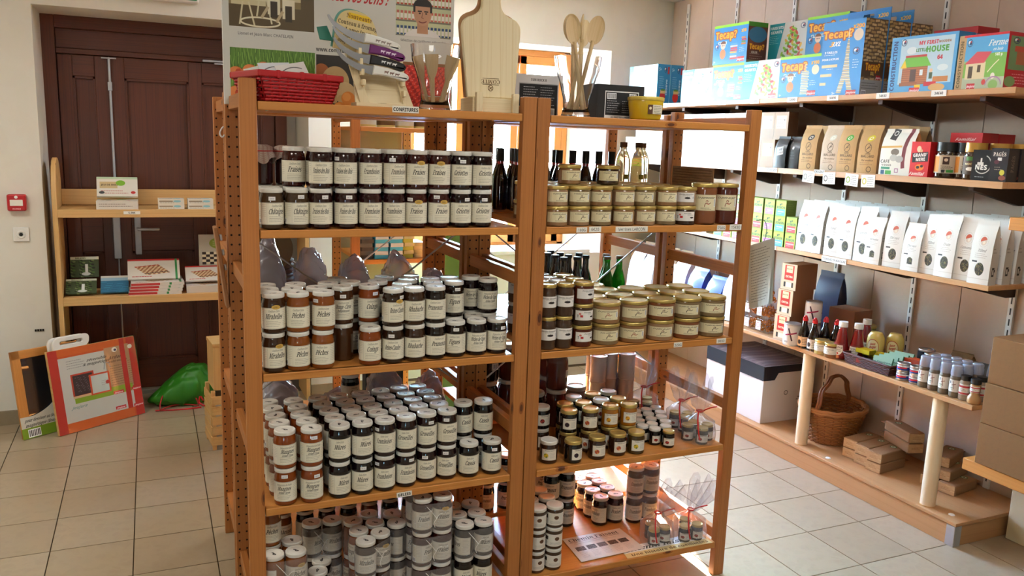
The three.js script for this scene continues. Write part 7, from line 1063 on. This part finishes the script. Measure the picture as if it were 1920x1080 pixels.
  const db = lean('drawing_board_set', 'shrink-wrapped red and orange framed magnetic drawing board leaning on the chalkboard', 'toy set', -0.295, -4.945, 0, -0.18, 0.58);
  const dw = 0.5, dh = 0.46;
  part('board_body', at(rbox(dw, dh, 0.022, 0.003), 0, dh / 2, 0), M.light, db);
  const dT = art(500, 520, (g, w, h) => {
    fillAll(g, w, h, '#c8521c'); g.fillStyle = '#b8241c'; g.fillRect(-2, -2, 54, h + 4); g.fillRect(w - 52, -2, 56, h + 4); g.fillStyle = '#cfd0ca'; g.fillRect(50, 56, 380, 404); g.fillStyle = '#b08a66'; g.fillRect(310, 40, 148, 280); g.fillStyle = '#8aaa28'; g.fillRect(110, 300, 340, 56); g.fillStyle = '#cfd0ca'; g.fillRect(50, 350, 400, 110);
    g.fillStyle = '#c03a24'; g.fillRect(104, 166, 130, 146); g.fillStyle = '#3a2c34'; g.fillRect(114, 176, 110, 126); g.fillStyle = '#d8b890'; g.fillRect(104, 304, 130, 14); for (let i = 0; i < 40; i++) { g.fillStyle = '#9a8a96'; g.fillRect(126 + (i * 31) % 80, 190 + (i * 17) % 96, 8, 2); } g.fillStyle = '#d0481c'; g.fillRect(204, 190, 118, 132); g.fillStyle = '#cdd6d0'; g.fillRect(214, 200, 98, 112); blob(g, 306, 258, 12, '#b82420'); greek(g, 270, 244, 34, 3, 12, '#9a8a8a', 2);
    text(g, 'réversible', 262, 98, 22, '#222', 'serif', 'italic bold'); text(g, '& magnétique', 258, 122, 22, '#222', 'serif', 'italic bold'); greek(g, 92, 80, 110, 4, 15, '#8a8a8a', 3); text(g, 'Ardoise', 380, 112, 26, '#4a2a1c', 'serif', 'italic bold'); text(g, 'multi-usages', 380, 136, 18, '#4a2a1c', 'serif', 'italic bold'); greek(g, 330, 166, 110, 9, 15, '#6a4a34', 3); g.strokeStyle = '#7a8a94'; g.lineWidth = 4; g.beginPath(); g.moveTo(296, 176); g.lineTo(304, 136); g.lineTo(326, 136); g.lineTo(336, 172); g.stroke();
    for (const [x, y] of [[330, 330], [330, 430], [440, 330], [440, 440]]) { g.fillStyle = '#c01c24'; g.fillRect(x, y, 62, 20); text(g, 'Jeujura', x + 31, y + 11, 14, '#fff', 'sans-serif', 'italic bold'); } g.fillStyle = '#b8241c'; g.fillRect(404, -2, 30, h + 4); blob(g, 372, 64, 16, '#efe6d6'); blob(g, 376, 66, 8, '#2a3058'); blob(g, 466, 62, 14, '#efe6d6'); greek(g, 440, 150, 30, 12, 14, '#8a4a34', 3); text(g, 'Jeujura', 130, 372, 24, '#7a9a98', 'sans-serif', 'italic bold');
    g.fillStyle = '#d06020'; g.fillRect(50, -2, 356, 46); g.fillRect(50, 462, 390, 62);
  });
  part('print', at(new THREE.PlaneGeometry(dw - 0.002, dh - 0.002), 0, dh / 2, 0.0116), paper(dT), db);
  part('film', at(new THREE.PlaneGeometry(dw + 0.004, dh + 0.004, 14, 14), 0, dh / 2, 0.0145), phy({ color: 0xffffff, transmission: 1, thickness: 0, roughness: 0.06, ior: 1.5, bumpMap: noiseT('#777', '#fff', 60, 0.4, 77), bumpScale: 0.004 }), db);
  const hs = new THREE.Shape(); hs.moveTo(-0.11, 0); hs.lineTo(-0.11, 0.03); hs.quadraticCurveTo(-0.105, 0.065, -0.07, 0.068); hs.lineTo(0.07, 0.068); hs.quadraticCurveTo(0.105, 0.065, 0.09, 0.02); hs.lineTo(0.07, 0); hs.lineTo(-0.11, 0); const hh = new THREE.Path(); hh.moveTo(-0.065, 0.026); hh.lineTo(0.05, 0.026); hh.quadraticCurveTo(0.06, 0.036, 0.05, 0.044); hh.lineTo(-0.065, 0.044); hh.quadraticCurveTo(-0.075, 0.036, -0.065, 0.026); hs.holes.push(hh);
  part('carry_handle', at(extr(hs, 0.018, 0.003), -0.1, dh - 0.004, -0.002), M.white, db); part('carry_handle', at(extr(hs, 0.016, 0.003), -0.115, dh - 0.002, -0.022), M.white, db);

  // green cloth sack with red cord
  const s = thing('green_sack', 'bright green cloth sack with red piping lying by the door', 'sack', [0.14, 0, -5.22], 0.12);
  const g = new THREE.SphereGeometry(1, 48, 32), p = g.attributes.position;
  for (let i = 0; i < p.count; i++) { let x = p.getX(i), y = p.getY(i), z = p.getZ(i); const t = (x + 1) / 2, ht = 0.055 + 0.1 * Math.sin(Math.pow(t, 1.3) * PI * 0.72), wz = 0.13; let Y = Math.max(0, y * 0.5 + 0.42) * ht * 1.75; if (y < -0.75) Y = 0.002; const fold = 0.006 * Math.sin(x * 14 + z * 5) + 0.005 * Math.sin(z * 16 - x * 6); p.setXYZ(i, x * 0.2 + fold, Math.max(0.002, Y + (y > -0.5 ? fold : 0)), z * wz * (0.75 + 0.3 * t) + fold); }
  g.computeVertexNormals(); part('sack_body', g, M.green, s);
  const n2 = new THREE.SphereGeometry(1, 24, 16), q = n2.attributes.position; for (let i = 0; i < q.count; i++) { const x = q.getX(i); q.setXYZ(i, 0.25 + x * 0.14, 0.115 + q.getY(i) * (0.045 - 0.012 * x) + 0.03 * x, -0.01 + q.getZ(i) * (0.06 + 0.01 * Math.sin(x * 9))); } n2.computeVertexNormals(); part('sack_neck', n2, M.green, s);
  const ring = []; for (let i = 0; i < 30; i++) { const a = i / 30 * 2 * PI; ring.push([-0.1 + 0.12 * Math.cos(a) * 0.9 + 0.05, 0.012 + Math.max(0, Math.sin(a)) * 0.1, 0.105 + 0.035 * Math.cos(a * 2) - 0.06 * Math.max(0, Math.sin(a))]); }
  part('piping', tube(ring, 0.0045, 70, 6, true), std({ color: 0xa01c10, roughness: 0.6 }), s);
  part('cord', merge([tube([[0.06, 0.03, 0.135], [0.09, 0.01, 0.15], [0.16, 0.006, 0.12], [0.24, 0.008, 0.1]], 0.006, 14, 6), tube([[0.06, 0.03, 0.135], [0.07, 0.07, 0.135], [0.085, 0.04, 0.14]], 0.005, 10, 6), tube([[-0.18, 0.005, 0.11], [-0.05, 0.004, 0.145], [0.07, 0.005, 0.155]], 0.005, 14, 6)]), M.red, s);
}
// pine crate stack half hidden behind the rack, and the wooden paddle hanging on it
{
  const t = thing('pine_crate', 'pale slatted pine crate standing on the floor behind the rack posts', 'crate', [0.345, 0, -4.45], 0.1);
  for (let i = 0; i < 5; i++) part('slat', at(rbox(0.22, 0.045, 0.012, 0.002, 'x'), 0, 0.05 + i * 0.055, 0.1), M.light, t);
  for (let i = 0; i < 5; i++) part('slat', at(rbox(0.012, 0.045, 0.2, 0.002, 'z'), -0.11, 0.05 + i * 0.055, 0), M.light, t);
  for (const x of [-0.1, 0.1]) for (const z of [-0.09, 0.088]) part('corner_post', at(rbox(0.02, 0.32, 0.02, 0.002, 'y'), x, 0.16, z), M.light, t);
  const u = thing('pine_crate', 'tall narrow pine box standing on the slatted crate', 'crate', [0.35, 0.3205, -4.45], 0.1);
  part('box_body', at(rbox(0.2, 0.24, 0.18, 0.003, 'y'), 0, 0.12, 0), M.light, u); part('box_rim', at(rbox(0.206, 0.02, 0.186, 0.003, 'x'), 0, 0.24, 0), M.light, u);
  const h = thing('hook', 'small white hook screwed to the left rear rack post', 'hook', [0.23, 1.64, -2.93]);
  part('hook_body', tube([[-0.002, 0.02, 0.03], [-0.01, 0.01, 0.032], [-0.014, -0.006, 0.034], [-0.006, -0.014, 0.036], [0.0, -0.006, 0.036]], 0.0028, 14, 6), M.white, h);
  const b = thing('wooden_slat_sign', 'dark wooden slat hanging aslant from clips at the left rack side', 'slat', [0.206, 1.2, -2.87]); b.rotation.set(0, 0, 0.12);
  part('slat', at(rbox(0.012, 0.27, 0.075, 0.003, 'y'), 0, 0, 0), M.beechDark, b); for (const y of [0.1, 0.05, 0.0]) part('clip', at(rbox(0.008, 0.02, 0.016, 0.002), 0.012, y, 0.02), M.steel, b);
}

// ---------------------------------------------------------------- what stands in the rear rack, seen through the front one
{
  // bottles with black shrink caps and three clear flasks of pale syrup on the second shelf
  const botP = [[0, 0], [0.026, 0], [0.028, 0.004], [0.028, 0.12], [0.022, 0.15], [0.0125, 0.18], [0.0125, 0.2], [0, 0.2]], capG = cyl(0.0145, 0.0145, 0.05, 18).translate(0, 0.215, 0);
  const dk = phy({ color: 0x240608, roughness: 0.08, clearcoat: 1 }), am = phy({ color: 0x8a7a10, roughness: 0.08, clearcoat: 1 }), redN = phy({ color: 0xb01018, roughness: 0.1, clearcoat: 1 });
  const bt = (l, x, y, z, body, k = 1) => { const t = thing('syrup_bottle', l, 'bottle', [x, y, z]); part('bottle_body', lathe(botP, 20), body, t); part('neck', cyl(0.0128, 0.0128, 0.02, 16).translate(0, 0.182, 0), redN, t); part('cap', capG, M.black, t); };
  const sy = LV[1];
  [1.315, 1.375, 1.435, 1.495, 1.555, 1.615, 1.675, 1.735, 1.795].forEach((x, i) => { if (i < 8) bt(`dark syrup bottle with a black cap, ${ORD[i]} from left, front row of the rear rack`, x, sy, -2.96, dk); });
  for (let i = 0; i < 6; i++) bt(`${i === 0 ? 'yellow' : 'dark'} syrup bottle with a black cap, ${ORD[i]} from left, second row of the rear rack`, 1.21 + i * 0.06, sy, -3.03 + (i % 2) * 0.006, i === 0 ? am : dk);
  for (let i = 0; i < 5; i++) bt(`dark oil bottle with a black cap behind the middle posts, ${ORD[i]} from left`, 1.2 + i * 0.062, sy, -3.17, i % 2 ? am : dk);
  const flask = phy({ color: 0xf2ead0, transmission: 0.9, thickness: 0.03, roughness: 0.03, ior: 1.4, attenuationColor: new THREE.Color(0.95, 0.85, 0.5), attenuationDistance: 0.15 });
  [1.795, 1.865, 1.925].forEach((x, i) => { const z = [-2.97, -2.965, -3.03][i], t = thing('glass_flask', `clear round-shouldered glass flask of pale yellow syrup, ${ORD[i]} of three`, 'flask', [x, sy, z]); part('flask_body', lathe([[0, 0], [0.028, 0], [0.031, 0.006], [0.031, 0.17], [0.029, 0.21], [0.02, 0.238], [0.0135, 0.246], [0.0135, 0.262], [0, 0.262]], 26), flask, t); part('cork', cyl(0.0155, 0.0155, 0.02, 18).translate(0, 0.27, 0), std({ color: 0x5a3c24, roughness: 0.8 }), t); part('seal_label', patch(0.0315, 0.02, 0.7, 8, 0.13), std({ color: 0xa8a040, roughness: 0.6 }), t); });
  // beer bottles in a line on the third shelf
  const bp = [[0, 0], [0.026, 0], [0.0295, 0.005], [0.0295, 0.115], [0.024, 0.145], [0.014, 0.175], [0.0125, 0.21], [0.014, 0.214], [0.014, 0.224], [0, 0.226]], bk = phy({ color: 0x0d0b0c, roughness: 0.12, clearcoat: 1 }), gr = phy({ color: 0x1f9a2c, roughness: 0.06, transmission: 0.6, thickness: 0.02, attenuationColor: new THREE.Color(0.1, 0.7, 0.12), attenuationDistance: 0.03 });
  const beer = (l, x, z, m, cap) => { const t = thing('beer_bottle', l, 'bottle', [x, LV[2], z]); part('bottle_body', lathe(bp, 20), m, t); part('crown_cap', cyl(0.0152, 0.0158, 0.012, 18).translate(0, 0.222, 0), cap, t); };
  [[1.57, -3.24], [1.58, -3.17], [1.59, -3.1], [1.597, -3.035], [1.6, -2.965]].forEach(([x, z], i) => beer(`black beer bottle in the line, ${ORD[i]} from the far end`, x, z, bk, M.black));
  [[1.51, -3.24], [1.52, -3.17], [1.53, -3.1], [1.535, -3.035], [1.538, -2.965], [1.66, -3.0], [1.665, -3.07]].forEach(([x, z], i) => beer(`black beer bottle beside the line, ${ORD[i]} of the outer ones`, x, z, bk, M.black));
  [[1.735, -2.95], [1.8, -2.96], [1.77, -3.02]].forEach(([x, z], i) => beer(`bright green beer bottle, ${ORD[i]} of three in the rear rack`, x, z, gr, std({ color: 0x6a4a2c, roughness: 0.5 })));
  // ribbed tins stacked on the fourth shelf
  const tinG = (() => { const pr = [[0, 0], [0.036, 0], [0.037, 0.003]]; for (let i = 0; i < 9; i++) pr.push([0.036, 0.012 + i * 0.0095], [0.0348, 0.0165 + i * 0.0095]); pr.push([0.037, 0.107], [0.036, 0.11], [0.034, 0.11], [0.033, 0.106], [0, 0.106]); return lathe(pr, 26); })();
  const tinM = std({ color: 0xbcb0ae, metalness: 0.7, roughness: 0.4 });
  [[1.72, -2.95, 2], [1.79, -2.98, 2], [1.86, -2.95, 2], [1.75, -3.04, 2], [1.9, -3.03, 1], [1.83, -3.06, 2]].forEach(([x, z, n], i) => { for (let k = 0; k < n; k++) single('food_tin', tinG, tinM, `ribbed silver food tin, ${ORD[i]} stack in the rear rack, ${['lower', 'upper'][k]} one`, 'can', [x, LV[3] + k * 0.1105, z]); });
  // preserves with white lids behind the middle posts
  for (let i = 0; i < 4; i++) for (let k = 0; k < 2; k++) jar('big', 1.22 + i * 0.09, LV[3] + k * 0.1505, -2.97, 0.4, { name: 'preserve_jar', fill: i % 2 ? SF.rust : SF.plum, lid: M.lidWhite, print: spreadBack }, `white-lidded preserve jar in the rear rack, ${ORD[i]} from left, ${['lower', 'upper'][k]} layer`);
  // clear plastic bags of biscuits and the round label on the left bay
  const cg = (w, h, d, s) => { const g = new THREE.SphereGeometry(1, 44, 30), p = g.attributes.position; for (let i = 0; i < p.count; i++) { const x = p.getX(i), y = p.getY(i), z = p.getZ(i), rg = (a) => 1 - 2 * Math.abs(Math.sin(a)), n = 1 + 0.03 * rg(x * 5 + y * 3 + s) + 0.03 * rg(y * 7 - z * 5 + s * 2) + 0.022 * rg(x * 13 + z * 9 - s); p.setXYZ(i, Math.sign(x) * Math.pow(Math.abs(x), 0.6) * w / 2 * n, Math.max(0.001, (y * 0.5 + 0.5) * h * n * (y > 0 ? 1 - 0.3 * Math.abs(x) : 1)), Math.sign(z) * Math.pow(Math.abs(z), 0.7) * d / 2 * n); } g.computeVertexNormals(); return g; };
  const polyM = phy({ color: 0xdcd8e0, transmission: 0.62, thickness: 0, roughness: 0.2, ior: 1.45, clearcoat: 0.6, side: THREE.DoubleSide });
  const bis = std({ color: 0x6a4c34, roughness: 0.8 });
  const poly = (l, x, y, z, w, h, d, s, inner = true) => { const t = thing('plastic_bag', l, 'bag', [x, y, z]); part('film', cg(w, h, d, s), polyM, t); if (inner) part('contents', cg(w * 0.8, h * 0.6, d * 0.7, s + 2).translate(0, 0.003, 0), bis, t); };
  [[0.37, -3.0, 0.16, 0.33, 'leftmost'], [0.52, -3.0, 0.16, 0.29, 'second'], [0.68, -3.0, 0.17, 0.25, 'third'], [0.85, -3.0, 0.17, 0.26, 'fourth'], [0.99, -3.0, 0.13, 0.2, 'rightmost']].forEach(([x, z, w, h, o], i) => poly(`crinkled clear plastic bag of biscuits in the rear rack, ${o} at jam level`, x, LV[2], z, w * 0.86, h, 0.14, i * 1.3));
  [[0.4, -3.0, 0.2, 0.24, 'leftmost'], [0.62, -3.0, 0.18, 0.16, 'second'], [0.8, -3.0, 0.18, 0.25, 'third'], [0.98, -3.0, 0.15, 0.2, 'rightmost']].forEach(([x, z, w, h, o], i) => poly(`crinkled clear plastic bag in the rear rack, ${o} at jelly level`, x, LV[3], z, w * 0.86, h, 0.14, i * 1.7 + 4));
  const disc = thing('round_label_basket', 'brown basket with a round printed card at the left of the rear rack', 'basket', [0.4, LV[2], -3.24]);
  { const rings = []; for (let r = 0; r < 12; r++) { const pts = []; for (let i = 0; i < 24; i++) { const a = i / 24 * 2 * PI; pts.push([Math.cos(a) * (0.09 + 0.002 * ((i + r) % 2)), 0.008 + r * 0.018, Math.sin(a) * 0.075]); } rings.push(tube(pts, 0.009, 40, 5, true)); } part('woven_wall', merge(rings), std({ color: 0x4a3020, roughness: 0.7 }), disc); }
  part('round_card', cyl(0.085, 0.085, 0.004, 36).rotateX(PI / 2).translate(0, 0.26, 0.085), std({ color: 0x8a7452, roughness: 0.8 }), disc);
  jam('blackcurrant', 0.655, LV[3], -2.945, 'dark jar with a bare lid in the rear rack behind the jellies, lower one', { sticker: false, bare: true });
  jam('blackcurrant', 0.655, LV[3] + JH, -2.945, 'dark jar with a cream label stacked in the rear rack behind the jellies', { sticker: false });
  // lowest rear shelf: more jars in dim light
  for (let i = 0; i < 9; i++) for (let k = 0; k < 2; k++) jam(['plum', 'apricot', 'prune', 'strawberry'][i % 4], 0.32 + i * 0.082, LV[4] + k * JH, -2.95, `film-wrapped jam jar on the lowest rear shelf, ${ORD[i]} from left, ${['lower', 'upper'][k]} layer`, { sticker: false });
  for (let i = 0; i < 3; i++) for (let k = 0; k < 2; k++) jam('plum', 1.22 + i * 0.085, LV[4] + k * JH, -2.95, `dark jam jar, lowest rear shelf, right bay, ${ORD[i]} from left, ${['lower', 'upper'][k]} layer`, { sticker: false });
  const pic = thing('picture_carton', 'carton with a dark printed picture standing in the rear rack', 'carton', [0.86, LV[3], -3.25]);
  part('box_body', at(rbox(0.16, 0.26, 0.06, 0.002), 0, 0.13, 0), std({ color: 0x14303c, roughness: 0.6 }), pic); part('picture', at(new THREE.PlaneGeometry(0.1, 0.22), -0.025, 0.135, 0.0306), paper(art(100, 220, (g, w, h) => { fillAll(g, w, h, '#3a2a1c'); g.fillStyle = '#7a5a2c'; g.fillRect(0, 110, w, 112); blob(g, 46, 60, 26, '#6a3a24', 1.2); blob(g, 60, 50, 12, '#8a5a3c'); g.strokeStyle = '#1c3440'; g.lineWidth = 10; g.strokeRect(0, 0, w, h); })), pic);
}
// third rack along the back wall, with books and cheese boxes
{
  const Z = -4.16;
  ladder('pale pine rack side far behind, left end of the book rack', 0.955, Z, 0.5, 1.79, 0, [1.735, 1.2, 0.69, 0.16]);
  ladder('pale pine rack side far behind, right end of the book rack', 1.36, Z, 0.5, 1.79, 1, [1.735, 1.2, 0.69, 0.16]);
  [[1.692, 'top'], [1.36, 'second'], [1.013, 'third'], [0.54, 'fourth'], [0.14, 'lowest']].forEach(([y, w]) => { if (w === 'second') return; board('T' + w, `pine ${w} shelf of the book rack far behind`, 0.979, 1.336, Z - 0.002, y); });
  const bp = thing('back_board', 'plain grey-brown back board of the book rack', 'board', [1.158, 0.3, Z - 0.492]); part('sheet', at(rbox(0.35, 1.38, 0.006, 0.001), 0, 0.69, 0), std({ color: 0x9a8468, roughness: 0.8 }), bp);
  for (let i = 0; i < 4; i++) { const t = thing('cheese_box', `round yellow cheese box on top of the book rack, ${ORD[i]} from left`, 'box', [1.03 + i * 0.1, 1.692, Z - 0.08]); part('box_body', cyl(0.048, 0.048, 0.05, 24).translate(0, 0.025, 0), std({ color: 0xd8c87a, roughness: 0.6 }), t); part('band', cyl(0.0487, 0.0487, 0.022, 24).translate(0, 0.022, 0), std({ color: i % 2 ? 0x6a4a20 : 0xe0dcc8, roughness: 0.6 }), t); }
  const pile = (x, z, n, c, w, cat, nm) => { for (let k = 0; k < n; k++) packBox('book', `${nm}, ${ORD[k]} from the bottom on the book rack`, 'book', w, 0.02, 0.12, [c[k % c.length], c[0], c[(k + 1) % c.length]], [x + jit(0.003), 1.0135 + k * 0.0205, z], PI / 2 + jit(0.05)); };
  pile(1.02, Z - 0.09, 6, [0x4a4a4c, 0x6a6c70], 0.065, 'book', 'dark grey booklet');
  pile(1.095, Z - 0.08, 8, [0x48b4d8, 0xe0e4e6], 0.07, 'book', 'turquoise booklet of the left bright pile'); pile(1.175, Z - 0.08, 8, [0x48b4d8, 0xe0e4e6], 0.07, 'book', 'turquoise booklet of the right bright pile');
  pile(1.245, Z - 0.09, 7, [0xb8bc4a, 0xd8d4a0], 0.055, 'book', 'yellow-green booklet'); pile(1.305, Z - 0.1, 4, [0xd4cca4, 0xb8b48a], 0.055, 'book', 'cream booklet');
  const gb = thing('display_stand', 'tall narrow green display stand with a pale rail seen between the middle posts', 'display stand', [1.55, 0, Z - 0.2]);
  part('stand_board', at(rbox(0.24, 1.5, 0.03, 0.003), 0, 0.77, 0), std({ color: 0x2c5a1c, roughness: 0.7 }), gb); part('top_rail', at(rbox(0.25, 0.05, 0.04, 0.003), 0, 1.545, 0), M.light, gb); part('foot', at(rbox(0.26, 0.02, 0.24, 0.003), 0, 0.01, 0), M.light, gb);
  [[1.065, 0.24, 0x7a1c20, 'dark red'], [1.235, 0.3, 0xc8bca8, 'cream']].forEach(([x, h, c, w]) => { const t = thing('carton', `${w} carton on the fourth shelf of the book rack`, 'carton', [x, 0.54, Z - 0.16]); part('box_body', at(rbox(0.13, h, 0.2, 0.003), 0, h / 2, 0), std({ color: c, roughness: 0.7 }), t); part('box_label', at(new THREE.PlaneGeometry(0.08, 0.1), 0, h * 0.55, 0.1006), paper(art(60, 76, (g, W, H) => { fillAll(g, W, H, '#5a3a34'); greek(g, 8, 12, 44, 5, 12, '#b8a090', 3); })), t); });
}

// ---------------------------------------------------------------- done
scene.traverse((o) => { if (o.isMesh) { o.castShadow = true; o.receiveShadow = true; } });
sheets.forEach((s) => { s.t.needsUpdate = true; });
renderer.render(scene, camera);
